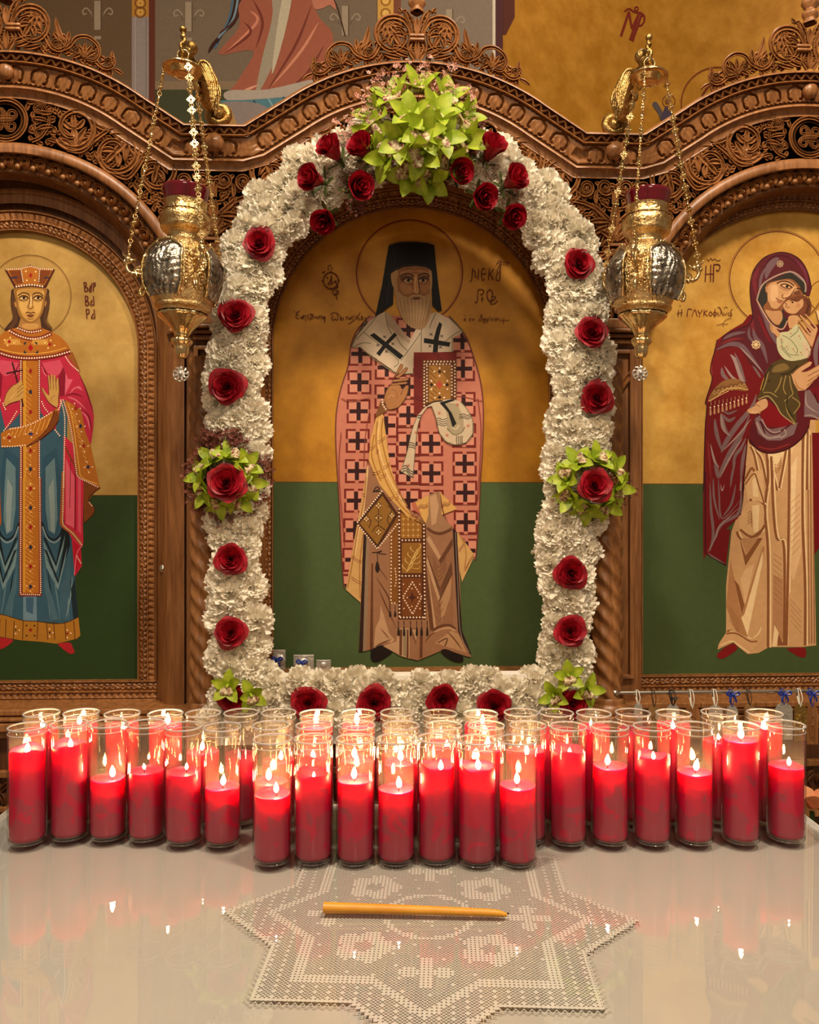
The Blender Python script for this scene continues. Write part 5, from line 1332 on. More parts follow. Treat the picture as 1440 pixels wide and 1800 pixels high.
# dark red mantle
a.z(1220, 620, 6.545)
MR = (112,14,20); MP = (124,96,98); MD = (56,10,18); ML = (160,136,130)
a.fill([(270,-150),(420,-260),(560,-340),(640,-440),(1000,-440),(1100,-200),(1000,0),(830,200),(760,420),(850,520),(1300,480),(1440,300),(1700,400),(1700,900),(1440,770),(1340,770),(1330,850),(1250,980),(1100,1100),(900,1160),(740,1120),(640,1040),(620,960),(560,1600),(110,1600),(130,900),(150,600),(135,560),(210,310),(190,200),(220,60)], MR)
a.fill([(1250,-200),(1330,-330),(1700,-300),(1700,480),(1290,480),(1320,200),(1290,60)], (96,18,26))
a.fill([(820,-60),(1400,-60),(1400,770),(1330,770),(1180,760),(800,520)], (92,18,26))
a.line([(1440,-200),(1400,0),(1420,200)], 8, MP, taper=True)
a.fill([(110,1500),(600,1300),(555,1700),(540,1850),(500,1910),(260,2130),(150,2300),(110,2380),(105,1800)], MR)
a.z(1220, 840, 5.295)
a.fill([(105,20),(465,0),(435,330),(420,350),(250,450),(310,480),(340,480),(300,815),(110,710)], MR); a.fill([(1100,-420),(1500,-420),(1500,500),(1160,660),(1122,715)], (110,12,18))
a.line([(105,-60),(108,700),(300,815)], 2, MD, False); a.line([(465,-20),(455,200),(430,350)], 2, MD)
for p, w_, c in (([(230,0),(235,150),(265,380),(440,200)], 3, MP), ([(180,0),(190,200),(240,390)], 4, MP), ([(440,50),(420,320),(250,440),(150,680)], 6, MP), ([(390,60),(350,240),(270,360)], 4, MP), ([(130,700),(180,735),(290,800)], 3, MP), ([(150,40),(160,300),(180,520),(140,690)], 5, MP), ([(430,270),(240,450),(210,540),(130,690)], 2.2, ML), ([(440,0),(435,120)], 5, ML), ([(250,60),(262,120),(285,60)], 2, ML)):
    a.line(p, w_, c, taper=True)
a.z(1220, 620, 6.545)
for p, w_, c in (([(420,20),(480,100),(560,330),(590,340)], 8, ML), ([(470,0),(530,150),(600,360)], 5, MP), ([(320,170),(340,260),(420,330)], 7, MP), ([(350,150),(440,280),(520,320)], 4, ML), ([(600,0),(720,100),(820,230)], 10, MP), ([(740,10),(800,80),(850,150)], 6, ML), ([(640,90),(740,240),(770,290)], 4, MP), ([(230,0),(200,150),(215,290)], 3, (150,50,40)),
                 ([(720,480),(660,640),(480,860),(340,1080),(320,1150)], 9, MP), ([(640,720),(560,920),(420,1140),(310,1370),(280,1450)], 8, MP), ([(600,980),(540,1100),(470,1200),(450,1400)], 6, MP), ([(240,760),(260,920),(320,1130)], 7, MP), ([(310,700),(340,860),(420,960)], 7, ML), ([(330,720),(370,880),(410,940)], 3, MP), ([(190,1050),(240,1250),(290,1320)], 4, ML), ([(240,1280),(260,1330),(270,1440)], 7, MP), ([(300,1440),(420,1200),(560,980)], 3, ML), ([(660,760),(500,960),(330,1130)], 3, ML),
                 ([(330,660),(400,700),(500,660)], 4, MP), ([(320,700),(400,780),(480,740)], 6, MP), ([(600,1050),(560,1250),(540,1500)], 6, MP), ([(160,1000),(180,1250),(200,1500)], 3, (140,44,40)), ([(480,1250),(440,1400),(420,1550)], 4, MP)):
    a.line(p, w_, c, taper=True)
a.line([(620,960),(605,1150),(560,1600)], 1.4, (40,10,14)); a.line([(270,-150),(220,60),(190,200),(210,310),(135,560),(150,620),(130,900),(112,1600)], 1.8, MD)
# lap fold
a.fill([(640,900),(700,720),(760,700),(780,800),(860,860),(1000,850),(1180,780),(1240,600),(1300,700),(1330,780),(1320,860),(1250,980),(1100,1100),(900,1160),(740,1120),(640,1040)], (92,22,28)); a.fill([(700,760),(760,720),(800,850),(900,880),(1080,840),(1200,800),(1150,940),(1000,1010),(850,1010),(740,930)], MP)
a.fill([(780,700),(840,540),(960,640),(1100,760),(1160,820),(1000,860),(860,850),(790,790)], (124,10,20))
for p, w_, c in (([(720,800),(780,920),(860,980),(1000,960)], 4, ML), ([(760,790),(850,900),(950,930),(1120,820)], 3.4, (84,30,36)), ([(780,760),(840,870),(920,920),(1000,900)], 2.4, ML), ([(700,900),(800,1010),(950,1040),(1150,950)], 3, (84,26,32)), ([(760,780),(820,930)], 2.2, (70,14,20)), ([(740,1080),(900,1110),(1100,1050)], 2.6, (134,40,36)), ([(1040,880),(1060,940),(1000,980)], 2.6, ML), ([(640,1000),(740,1115),(900,1155),(1100,1095),(1250,975),(1325,850)], 2.2, MD)):
    a.line(p, w_, c)
a.fill([(1275,440),(1440,400),(1640,400),(1640,900),(1440,755),(1270,735)], MP); a.fill([(1330,420),(1440,380),(1640,500),(1640,700),(1420,560)], (110,14,22)); a.line([(1272,730),(1350,720),(1440,765)], 2.6, ML); a.line([(1390,470),(1420,560),(1440,580)], 2, MD); a.line([(1290,460),(1300,600),(1440,700)], 3.4, ML, taper=True)
# cuff with tassels
a.fill([(165,555),(215,440),(330,330),(460,300),(560,330),(625,410),(600,440),(480,430),(360,440),(260,500)], (138,96,50), True)
for k in range(8): a.ring((230+k*50,430-k*12+ (k%2)*14), 3.4, 1, (90,40,26)); a.ring((240+k*48,460-k*12), 2.6, .9, (206,164,100))
a.line([(165,560),(270,500),(360,425),(480,405),(625,425)], 1.4, (216,170,104)); a.line([(180,560),(300,490),(400,440)], 1.2, (216,170,104))
for k in range(10):
    x = 190+k*46; y = 560-k*8-(k>4)*8*(k-4)*.4; ln = 120-k*4
    a.line([(x,y),(x,y+ln*.5)], 2.4, (104,26,22), False); a.line([(x+8,y),(x+8,y+ln*.4)], .8, (206,150,100), False)
    a.fill([(x-10,y+ln*1.25),(x-4,y+ln*.6),(x+6,y+ln*.6),(x+14,y+ln*1.2),(x+2,y+ln*1.35)], (190,140,100), True); a.disc((x,y+ln*.58), 1.4, (250,220,190))
a.take('painted_mantle', pr)
# veil and face
VE = (88,26,34); VP = (112,84,90)
a.z(1230, 420, 6.857)
a.fill([(270,1210),(330,1140),(580,1040),(640,940),(620,760),(610,560),(650,380),(760,240),(880,180),(1000,160),(1120,190),(1230,270),(1310,420),(1350,600),(1330,680),(1290,690),(1240,620),(1100,1000),(1080,1100),(1050,1300),(900,1500),(800,1640),(600,1500),(480,1290),(300,1310),(190,1350)], VE)
for p, w_, c in (([(800,480),(830,360),(900,260),(960,240)], 14, VP), ([(770,480),(790,330),(870,230),(980,200),(1100,240),(1220,340)], 4, (70,14,30)), ([(690,700),(660,500),(720,340)], 7, (112,34,44)), ([(720,650),(740,480),(790,350)], 5, VP), ([(1080,380),(1180,440),(1260,520),(1290,640)], 6, VP), ([(1150,240),(1260,380),(1310,560)], 5, (110,40,60)), ([(690,740),(760,880),(830,1020),(870,1100)], 7, VP), ([(640,960),(640,1060),(680,1180)], 6, (120,40,44)), ([(600,1060),(600,1180),(700,1290)], 5, VP), ([(640,1080),(680,1200),(760,1300),(820,1500)], 9, VP), ([(760,900),(830,1060),(900,1200),(960,1300)], 8, VP), ([(700,900),(780,1100),(880,1280)], 4, (124,20,30)), ([(280,1210),(400,1150),(560,1120)], 6, VP), ([(200,1340),(360,1270),(500,1290),(620,1420),(780,1640)], 9, VP), ([(250,1270),(400,1210),(540,1200)], 4, (128,36,40)), ([(480,1300),(600,1420),(760,1600)], 3, ML)):
    a.line(p, w_, c, taper=True)
a.line([(270,1210),(330,1140),(580,1040),(640,940),(620,760),(610,560),(650,380),(760,240),(880,180),(1000,160),(1120,190),(1230,270),(1310,420),(1350,600)], 1.6, (52,12,22))
a.fill([(690,730),(780,540),(1090,400),(1260,520),(1280,660),(1180,700),(1000,900),(1060,980),(1010,1090),(950,1060),(880,1030),(760,860)], (48,44,38)); a.line([(690,735),(780,530),(1090,395),(1265,520),(1275,640)], 2.6, (168,142,124)); a.line([(690,735),(780,900),(860,1020),(960,1085),(1015,1075),(1060,985)], 2.2, (200,150,124))
FA = (202,152,104); FD = (140,86,50)
a.fill([(800,560),(850,520),(940,500),(1090,480),(1180,540),(1230,620),(1240,700),(1100,740),(1000,850),(980,960),(960,1040),(880,1010),(770,840),(810,760),(820,680)], FD, True)
a.fill([(830,560),(900,520),(1060,495),(1160,560),(1180,640),(1080,680),(1000,770),(930,840),(860,820),(825,740),(818,640)], FA, True); a.fill([(790,860),(880,870),(980,870),(1000,960),(950,1030),(880,1000)], (190,140,94), True)
a.fill([(860,580),(930,560),(950,660),(920,740),(860,740)], (218,172,124), True)
a.line([(930,535),(1000,510),(1080,520),(1140,565)], 2.2, (66,32,20)); a.fill([(970,560),(1030,535),(1110,570),(1120,595),(1040,600)], (96,48,32), True); a.fill([(990,560),(1040,550),(1100,582),(1050,590)], (210,168,124), True); a.disc((1055,572), 2.6, (40,20,14)); a.line([(985,555),(1040,545),(1110,582)], 1.4, (44,20,14)); a.line([(960,580),(1030,615),(1110,610)], .9, (120,72,44))
a.fill([(1120,590),(1150,600),(1080,700),(1010,710),(1000,680),(1060,660)], (214,166,116), True); a.line([(1150,600),(1090,690),(1020,715),(995,690),(1010,670)], 1.5, (90,44,26)); a.line([(1165,600),(1210,600),(1240,640)], 2.2, (66,32,20)); a.fill([(1130,650),(1190,620),(1220,660),(1170,680)], (110,62,40), True)
a.line([(920,710),(960,740),(1010,750)], 1.5, (100,46,34)); a.fill([(930,745),(970,755),(1000,765),(960,775)], (160,86,66), True); a.line([(830,760),(870,840),(940,860),(990,840)], 1.4, (120,70,40)); a.fill([(795,580),(825,580),(815,640),(800,640)], (186,132,88), True)
a.take('painted_veiled_head', pr)
def star(x, y, r, col):
    for q in range(4): a.line([(x+r*math.cos(q*.785),y+r*math.sin(q*.785)),(x-r*math.cos(q*.785),y-r*math.sin(q*.785))], 1.5, col, False)
    for q in range(8): a.disc((x+r*.8*math.cos(q*.785+.4),y+r*.8*math.sin(q*.785+.4)), 1.1, col)
star(680, 1275, 56, (240,206,150)); star(970, 300, 44, (170,140,110))
a.take('painted_gold_stars', pr)
# child
a.fill([(1010,780),(1060,720),(1160,690),(1240,680),(1320,720),(1350,800),(1330,900),(1260,940),(1150,930),(1060,900),(1010,850)], (112,62,38), True); a.fill([(1010,790),(1080,735),(1180,760),(1240,720),(1250,800),(1200,860),(1150,900),(1070,890),(1020,840)], FA, True)
a.fill([(1240,700),(1320,730),(1345,800),(1320,890),(1250,930),(1210,880),(1260,800)], (120,66,40), True)
for k in range(5): a.line([(1260+k*16,720),(1300+k*8,800),(1270+k*8,900)], 1.1, (84,44,28))
a.line([(1085,750),(1130,735),(1165,745)], 1.3, (60,30,20)); a.disc((1120,762), 1.9, (50,26,18)); a.line([(1030,770),(1050,790),(1035,820)], 1.2, (100,52,34)); a.line([(1050,830),(1085,822)], 1.2, (120,54,42)); a.disc((1190,800), 4, (190,134,92))
a.fill([(1080,930),(1190,930),(1190,1010),(1100,1080),(1070,1030)], FA, True)
a.fill([(970,1130),(1080,1110),(1180,1030),(1270,1180),(1340,1330),(1310,1430),(1200,1460),(1090,1470),(1000,1430),(940,1330),(930,1190)], (196,190,148), True); a.fill([(1240,1200),(1340,1320),(1310,1440),(1250,1420)], (206,182,150))
for p in ([(1000,1160),(1100,1220),(1180,1330),(1160,1390)], [(1010,1300),(1080,1390),(1200,1400)], [(980,1200),(1010,1340),(1100,1430)], [(1090,1190),(1180,1110),(1190,1050)]): a.line(p, 1.5, (130,128,92))
for x, y in ((990,1220),(1050,1300),(1200,1170),(1220,1370),(980,1300),(1100,1140),(1130,1330),(1300,1330)): a.disc((x,y), 1.3, (186,96,70)); a.disc((x+14,y+30), .9, (120,110,70))
a.fill([(850,1030),(900,1050),(940,1100),(970,1140),(950,1190),(900,1140),(860,1110)], FA, True)
for k in range(4): a.line([(840,1030+k*22),(880,1055+k*18)], 1, FD, False)
OL = (78,62,30); OH = (150,124,70)
a.z(1220, 620, 6.545)
a.fill([(720,540),(770,430),(800,330),(840,200),(900,120),(1000,70),(1100,100),(1200,90),(1300,60),(1310,110),(1200,220),(1130,260),(1180,400),(1230,590),(1180,680),(1180,830),(1110,770),(1000,710),(930,600),(850,520)], OL)
a.fill([(900,220),(940,150),(1040,120),(1100,180),(1000,220)], (124,98,52), True)
for p, c in (([(860,200),(830,330),(790,440)], OH), ([(1010,280),(980,380),(930,460)], OH), ([(1060,260),(1030,400),(1060,480)], OH), ([(1100,270),(1120,400),(1140,470),(1100,510),(1040,560)], OH), ([(1130,510),(1220,590),(1150,700)], OH), ([(1060,580),(1080,690),(1170,820)], OH), ([(800,460),(880,460),(960,510)], OH), ([(740,540),(850,500),(940,590),(1010,710),(1170,830)], (170,142,96)), ([(1000,250),(1080,240),(1200,150)], (40,32,16)), ([(850,330),(880,320)], (40,32,16)), ([(1080,500),(1070,620),(1140,740)], (40,32,16)), ([(900,140),(830,260),(780,420)], (40,32,16))):
    a.line(p, 2, c)
a.fill([(610,665),(680,620),(740,560),(830,530),(850,610),(800,660),(730,700),(650,700)], (206,156,112), True); a.line([(680,620),(720,600),(760,620)], 1.2, FD)
for k in range(6): a.disc((625+k*26,682+ (k%2)*8), 1.8, (226,180,138))
a.line([(610,665),(650,700),(730,700),(800,660)], 1.2, FD)
a.take('painted_child', pr)
# holding hands
a.fill([(1120,250),(1200,180),(1330,100),(1360,110),(1340,150),(1230,220),(1310,210),(1440,140),(1560,120),(1560,220),(1440,260),(1330,380),(1280,430),(1200,440),(1150,350)], (206,156,110))
for p in ([(1130,250),(1200,180),(1330,100)], [(1310,270),(1440,200)], [(1310,330),(1440,250)], [(1300,380),(1420,290)], [(1240,220),(1310,210),(1440,140)]): a.line(p, 1.3, FD)
a.line([(1160,300),(1200,400),(1280,425)], 2.4, (172,116,74), taper=True)
a.z(1230, 420, 6.857)
a.fill([(1190,980),(1215,990),(1330,1130),(1350,1130),(1205,930),(1220,915),(1380,1080),(1400,1080),(1265,915),(1280,905),(1410,1050),(1425,1090),(1360,1300),(1330,1290),(1200,1060),(1210,1050),(1330,1180)], (206,156,110))
for p in ([(1190,980),(1270,1090),(1340,1170)], [(1205,930),(1370,1110)], [(1265,910),(1400,1070)], [(1200,1060),(1300,1230),(1350,1305)], [(1425,1090),(1360,1300),(1300,1440)]): a.line(p, 1.2, FD)
a.fill([(1400,870),(1500,850),(1500,1000),(1430,980)], (226,192,140)); a.line([(1400,870),(1430,980),(1440,1080)], 1.2, (100,50,30))
a.take('painted_hands', pr)
a.z(960, 400, 3)
for p, w_ in (([(845,200),(840,285)],1.7), ([(870,195),(868,285)],1.7), ([(845,245),(885,243)],1.3), ([(885,195),(883,285)],1.9), ([(885,195),(912,195),(918,212),(908,228),(898,222)],1.7), ([(850,165),(860,175),(870,162),(880,172),(890,165),(905,175),(922,170)],1.1),
              ([(700,435),(697,468)],1.3), ([(717,430),(714,466)],1.3), ([(690,452),(722,448)],1), ([(706,410),(710,414)],1.4), ([(745,468),(750,430),(770,432)],1.3), ([(770,468),(785,432),(798,468)],1.2), ([(800,435),(812,452),(825,432)],1.2), ([(812,452),(808,472)],1.2), ([(835,432),(832,466)],1.2), ([(852,435),(836,450),(852,466)],1.2),
              ([(868,442),(860,454),(868,466),(877,454),(868,442)],1.2), ([(890,442),(882,454),(890,464),(902,454),(890,442)],1.1), ([(892,428),(890,474)],1.1), ([(908,445),(908,466)],1.1), ([(905,422),(915,420),(925,440),(935,466)],1.2), ([(925,442),(915,466)],1.1), ([(938,448),(945,462),(955,448)],1), ([(940,425),(950,418),(958,425)],.9), ([(968,445),(960,455),(968,466)],1), ([(978,448),(970,462),(980,466),(975,440),(985,430)],1), ([(978,475),(945,490),(935,505),(900,515)],.8), ([(935,505),(950,510),(960,505)],.8), ([(930,510),(938,522)],.8)):
    a.line(p, w_, TXL)
a.take('painted_lettering', pr)
# ------------------------------------------------------------------ floral arch
rng = random.Random(7)
WG_ = .13
def petal_grid(mb, fn, nr, nc):
    mb.grid([[fn(i/nr, -1+2*j/nc) for j in range(nc+1)] for i in range(nr+1)])
def carnation(seed):
    r = random.Random(seed); mb = MB()
    for ly, (n, th, ln) in enumerate(((3, 12, .62), (5, 28, .72), (6, 44, .82), (8, 60, .92), (9, 76, 1.0), (9, 94, 1.0))):
        for k in range(n):
            ph = 2*math.pi*(k+r.uniform(-.25, .25))/n + ly*.7; t = R(th+r.uniform(-9, 9)); l = ln*r.uniform(.88, 1.08)
            d = Vector((math.sin(t)*math.cos(ph), math.sin(t)*math.sin(ph), math.cos(t)*.85))
            lat = Vector((-math.sin(ph), math.cos(ph), 0)); nrm = lat.cross(d).normalized()
            wd = r.uniform(.40, .52); f0 = r.uniform(0, 6); zz = [r.uniform(-.09, .09) for _ in range(12)]; fr = r.uniform(5, 8); tw = r.uniform(-.15, .15)
            def fn(s, q):
                j = int((q+1)*4.99)
                e = 1 + (zz[j] + .05*math.cos(q*22))*max(0, s-.45)*1.8 - .12*q*q*s
                p = d*(s**.8)*l*e + lat*q*wd*(s**1.1) + nrm*(s*s*(.11*math.sin(q*fr+f0) + .12*s*math.cos(q*2.1+f0) + tw*q))
                return tuple(p)
            petal_grid(mb, fn, 3, 10)
    return mb.mesh('carnation', M['carn'])
CARN = [carnation(s) for s in range(5)]
OUT = [(366,1300),(366,1200),(363,1000),(358,850),(360,700),(362,600),(378,500),(400,400),(440,330),(505,265),(560,235),(640,208),(735,200),(830,212),(870,232),(925,262),(985,328),(1040,390),(1062,470),(1075,560),(1080,640),(1078,760),(1064,900),(1050,1000),(1047,1150),(1043,1300)]
INN = [(476,1182),(465,1000),(468,800),(470,650),(472,560),(486,500),(515,430),(545,392),(600,350),(660,325),(735,318),(800,322),(850,338),(890,372),(930,430),(954,500),(961,560),(964,650),(958,760),(946,880),(950,1000),(955,1100),(952,1176)]
def inside(p, poly):
    x, y = p; c = False
    for i in range(len(poly)):
        (x0, y0), (x1, y1) = poly[i-1], poly[i]
        if (y0 > y) != (y1 > y) and x < (x1-x0)*(y-y0)/(y1-y0)+x0: c = not c
    return c
def edge_d(p, poly):
    m = 1e9
    for i in range(len(poly)):
        (x0, y0), (x1, y1) = poly[i-1], poly[i]; dx, dy = x1-x0, y1-y0; l2 = dx*dx+dy*dy or 1
        t = max(0, min(1, ((p[0]-x0)*dx+(p[1]-y0)*dy)/l2)); m = min(m, math.hypot(p[0]-x0-dx*t, p[1]-y0-dy*t))
    return m
gar = thing('floral_arch', 'arch of densely packed white carnations framing the middle icon', 'floral arch', ISO)
# foam core of the arch
def strip(mb, out_, inn_, w0, w1):
    n = 70
    def resample(pts):
        q = catmull(pts, 4); s = [0]
        for i in range(1, len(q)): s.append(s[-1]+math.dist(q[i], q[i-1]))
        res = []; j = 0
        for k in range(n+1):
            t = s[-1]*k/n
            while j < len(s)-2 and s[j+1] < t: j += 1
            f = (t-s[j])/(s[j+1]-s[j]); res.append((q[j][0]+(q[j+1][0]-q[j][0])*f, q[j][1]+(q[j+1][1]-q[j][1])*f))
        return res
    o, i_ = resample(out_), resample(inn_)
    rows = [[IP(*p, w0) for p in o], [IP(*p, w1) for p in o], [IP(*p, w1) for p in i_], [IP(*p, w0) for p in i_], [IP(*p, w0) for p in o]]
    mb.grid(rows)
ins = lambda pts, cx, cy, f: [(cx+(x-cx)*f, cy+(y-cy)*f) for x, y in pts]
fb = MB(); strip(fb, [(x+(20 if x < 720 else -20), y+14 if y < 420 else y) for x, y in OUT], [(x+(-18 if x < 720 else 18), y-10 if y < 420 else y) for x, y in INN], .095, WG_+.002)
x0, z0 = I(470, 1188, .13); x1, z1 = I(960, 1300, .13)
fb.box(I(380, 0, .13)[0], I(1035, 0, .13)[0], -(WG_+.012), -.095, z1, z0)
fb.build('foam_core', M['foam'], gar, smooth=False)
for px in (420, 1000):
    u, z = I(px, 1290, .12)
    MB().box(u-.015, u+.015, -.135, -.105, 0, z).build('stand_leg', M['wood_dark'], gar, smooth=False)
cand = []; INC = INN+[(952,1182),(476,1182)]
for _ in range(60000):
    p = (rng.uniform(345, 1095), rng.uniform(195, 1272))
    if not inside(p, OUT) or inside(p, INC): continue
    if edge_d(p, OUT) < 19 and p[1] < 1265: continue
    if edge_d(p, INC) < (12 if p[1] > 1180 else 17): continue
    if math.hypot(p[0]-738, (p[1]-240)) < 62: continue
    if all((p[0]-q[0])**2+(p[1]-q[1])**2 > 23.5**2 for q in cand): cand.append(p)
ncar = 0
for p in cand:
    ed = min(edge_d(p, OUT), edge_d(p, INN))
    w = WG_ + .012*min(1, ed/40) + rng.uniform(-.008, .008)
    u, z = I(p[0], p[1], w)
    cxp = 417 if p[0] < 560 else (1010 if p[0] > 890 else p[0])
    tilt = Vector(((p[0]-cxp)/110+rng.uniform(-.25, .25), -1, rng.uniform(-.25, .25)+(.0 if p[1] > 420 else (275-p[1])/160)))
    s = .0385*rng.uniform(.92, 1.12)
    m = Matrix.Translation((u, -w, z)) @ face_mat(tilt, rng.uniform(0, 6.28)) @ Matrix.Diagonal((s, s, s*.9, 1))
    put('carnation', CARN[rng.randrange(5)], gar, m); ncar += 1
print('carnations', ncar)
# ---------------------------------------------------------------- roses
def rose_petal(seed, r0, z0, open_, half, curl, point=.0):
    r = random.Random(seed); mb = MB(); f0 = r.uniform(0, 6); off = r.uniform(-.3, .3)
    def fn(s, q):
        a = q*half
        rr = (.12+.88*s**.6)*r0*(1+open_*s*s)
        z = z0*(s**.85) - curl*max(0, s-.6)**2*6*(1-.3*q*q)
        rr += curl*max(0, s-.6)*1.2
        rr *= 1 + point*s*s*(max(0, 1-abs(q-off)*1.6)-.25)
        lift = 1-.16*abs(q)**3 + .04*math.sin(q*4+f0)
        return (rr*math.cos(a), rr*math.sin(a), z*lift)
    petal_grid(mb, fn, 6, 8)
    return mb
def rot_mb(mb, ang, tilt=0):
    m = Matrix.Rotation(ang, 3, 'Z') @ Matrix.Rotation(tilt, 3, 'Y')
    mb.v = [tuple(m @ Vector(v)) for v in mb.v]; return mb
core = MB()
for k in range(15):
    t = k/14
    p = rot_mb(rose_petal(k, .07+.60*t, 1.0-.22*t, .02*t, 1.7-.7*t, .02+.06*t, .16*t), k*2.4)
    core.add(p.v, p.f)
ROSE_CORE = core.mesh('rose_core', M['rose'])
OUTER = [rose_petal(30+k, .76+.07*k, .70-.13*k, .06+.03*k, 1.15, .07+.04*k, .20).mesh('rose_petal', M['rose']) for k in range(3)]
bud = MB()
for k in range(8):
    t = k/7; p = rot_mb(rose_petal(60+k, .10+.34*t, 1.35-.1*t, -.05+.1*t, 1.2, .05*t), k*2.4); bud.add(p.v, p.f)
BUD_CORE = bud.mesh('rose_core', M['rose'])
BUD_OUT = [rose_petal(80+k, .52, 1.2, .10, 1.1, .12).mesh('rose_petal', M['rose']) for k in range(2)]
sep = MB()
for k in range(5):
    p = MB(); petal_grid(p, lambda s, q: ((.18+.55*math.sin(s*1.7))*math.cos(q*.22*(1-s)), (.18+.55*math.sin(s*1.7))*math.sin(q*.3*(1-s)), -.1+.42*s-.3*s*s*s), 4, 2); rot_mb(p, k*1.256); sep.add(p.v, p.f)
sep.tube([(0, 0, .05), (0, 0, -.2), (.05, 0, -.9), (.12, .05, -1.5)], [.16, .1, .07, .06], 6)
SEPAL = sep.mesh('sepals', M['leaf'])
def rose(px, py, size, label, w=.172, bud_=False, tilt=(0, -1, 0), spin=None):
    u, z = I(px, py, w)
    spin = rng.uniform(0, 6.28) if spin is None else spin
    s = size
    m = ISO @ Matrix.Translation((u, -w, z)) @ face_mat(tilt, spin) @ Matrix.Diagonal((s, s, s, 1)) @ Matrix.Translation((0, 0, -.35))
    t = thing('rose', label, 'rose', m, 'red roses on the floral arch')
    if bud_:
        put('rose_heart', BUD_CORE, t)
        for k in range(4): put('petal', BUD_OUT[k % 2], t, Matrix.Rotation(k*1.6+.4, 4, 'Z'))
        put('sepals', SEPAL, t)
    else:
        put('rose_heart', ROSE_CORE, t)
        for k in range(9):
            put('petal', OUTER[k//3], t, Matrix.Rotation((k % 3)*2.094+(k//3)*1.0+rng.uniform(-.3, .3), 4, 'Z') @ Matrix.Rotation(rng.uniform(-.16, .12), 4, 'Y') @ Matrix.Scale(rng.uniform(.93, 1.08), 4))
        put('sepals', SEPAL, t)
    return t
SZ = .036
for px, py, lb, k_ in ((455,427,'highest single red rose on the left upright of the floral arch',1.0),(415,553,'red rose beside the left hanging lamp, second from top on the left upright',1.0),(398,680,'wide open red rose just above the left green orchid cluster',1.12),
        (405,983,'bright red rose just below the left green orchid cluster',.98),(405,1112,'lowest single red rose on the left upright of the floral arch',1.0),
        (1018,463,'highest single red rose on the right upright of the floral arch',.98),(1040,584,'dark red rose in the middle of three above the right orchid cluster',1.02),(1050,699,'red rose just above the right green orchid cluster',1.02),
        (1005,1008,'dark round red rose just below the right green orchid cluster',1.02),(1003,1110,'lowest single red rose on the right upright of the floral arch',1.0),
        (541,1237,'red rose in the bottom carnation strip, leftmost of four',1.02),(658,1237,'red rose in the bottom carnation strip, second from the left of four',1.05),(779,1231,'red rose in the bottom carnation strip, third from the left of four',1.0),(869,1243,'red rose in the bottom carnation strip, rightmost of four',1.1)):
    rose(px, py, SZ*k_, lb, tilt=(rng.uniform(-.15, .15), -1, rng.uniform(-.1, .2)))
rose(397, 848, SZ*1.18, 'large red rose in the heart of the left orchid cluster', .205, tilt=(0, -1, .1))
rose(1046, 853, SZ*1.02, 'dark red rose in the heart of the right orchid cluster', .205, tilt=(0, -1, .1))
rose(410, 1228, SZ*.95, 'dark red rose tucked between the two orchids at the bottom left corner', .165)
rose(1008, 1238, SZ*.95, 'dark red rose under the orchids at the bottom right corner', .185)
for px, py, dx, dz, lb, k_ in ((590,272,-.7,.5,'upper left rosebud of the five left of the top bouquet',1.0),(642,268,-.5,.3,'rosebud tucked closest to the left side of the top orchids',1.0),(559,317,-.8,-.1,'leftmost rosebud beside the top bouquet',1.0),(624,331,.5,-.2,'rosebud with a pointed petal low on the left of the top bouquet',1.05),(572,382,-.2,-.8,'lowest rosebud left of the top bouquet, against the arch frame',.95),
        (860,271,.4,.7,'tall rosebud highest on the right of the top bouquet',1.0),(804,303,.3,-.3,'rosebud tucked closest to the right side of the top orchids',.95),(895,321,.6,.2,'pale lit rosebud farthest right of the top bouquet',1.0),(845,343,.3,-.5,'rosebud low in the middle right of the top bouquet',.98),(896,376,.3,-.6,'lowest rosebud right of the top bouquet',.95)):
    rose(px, py, SZ*1.42*k_, lb, .185, True, (dx, -1, dz))
# ---------------------------------------------------------------- orchids
def tepal_mesh(seed, wd, cup):
    r = random.Random(seed); mb = MB(); f0 = r.uniform(-.1, .1)
    def fn(s, q):
        wv = wd*math.sin(math.pi*min(1, s*.88+.10))**.85*(1 if s < .98 else .25)
        x = s*1.0; y = q*wv; z = cup*(s*s*.9) + .22*q*q*wv + .10*math.sin(s*3.0) + f0*s
        return (x, y, z)
    petal_grid(mb, fn, 8, 4)
    return mb.mesh('tepal', M['orchid'])
TEP = [tepal_mesh(1, .30, .10), tepal_mesh(2, .27, .28), tepal_mesh(3, .31, -.05)]
lipm = MB()
petal_grid(lipm, lambda s, q: (s*.55*(1-.1*q*q)-.02, q*(.13+.22*math.sin(s*2.6)), .16+.22*math.sin(s*2.4)+.14*q*q*(1-s)-.30*max(0, s-.7)), 7, 6)
LIP = lipm.mesh('lip', M['lip'])
clm = MB(); clm.tube([(-.04, 0, .05), (-.08, 0, .22), (-.02, 0, .36), (.06, 0, .40)], [.07, .09, .08, .04], 7)
COLM = clm.mesh('column', M['orchid'])
def orchid(px, py, size, label, direction, spin, w=.19, closed=0.0):
    u, z = I(px, py, w); s = size
    m = ISO @ Matrix.Translation((u, -w, z)) @ face_mat(direction, spin) @ Matrix.Diagonal((s, s, s, 1))
    t = thing('orchid_bloom', label, 'orchid', m, 'green orchid blooms on the floral arch')
    for k, a_ in enumerate((90, 18, 162, 234, 306)):
        put('tepal', TEP[(0, 1, 1, 2, 2)[k]], t, Matrix.Rotation(R(a_+rng.uniform(-8, 8)), 4, 'Z') @ Matrix.Rotation(R(-18-closed*40+rng.uniform(-14, 10)), 4, 'Y'))
    put('lip', LIP, t, Matrix.Rotation(R(-90), 4, 'Z')); put('column', COLM, t, Matrix.Rotation(R(-90), 4, 'Z'))
    return t
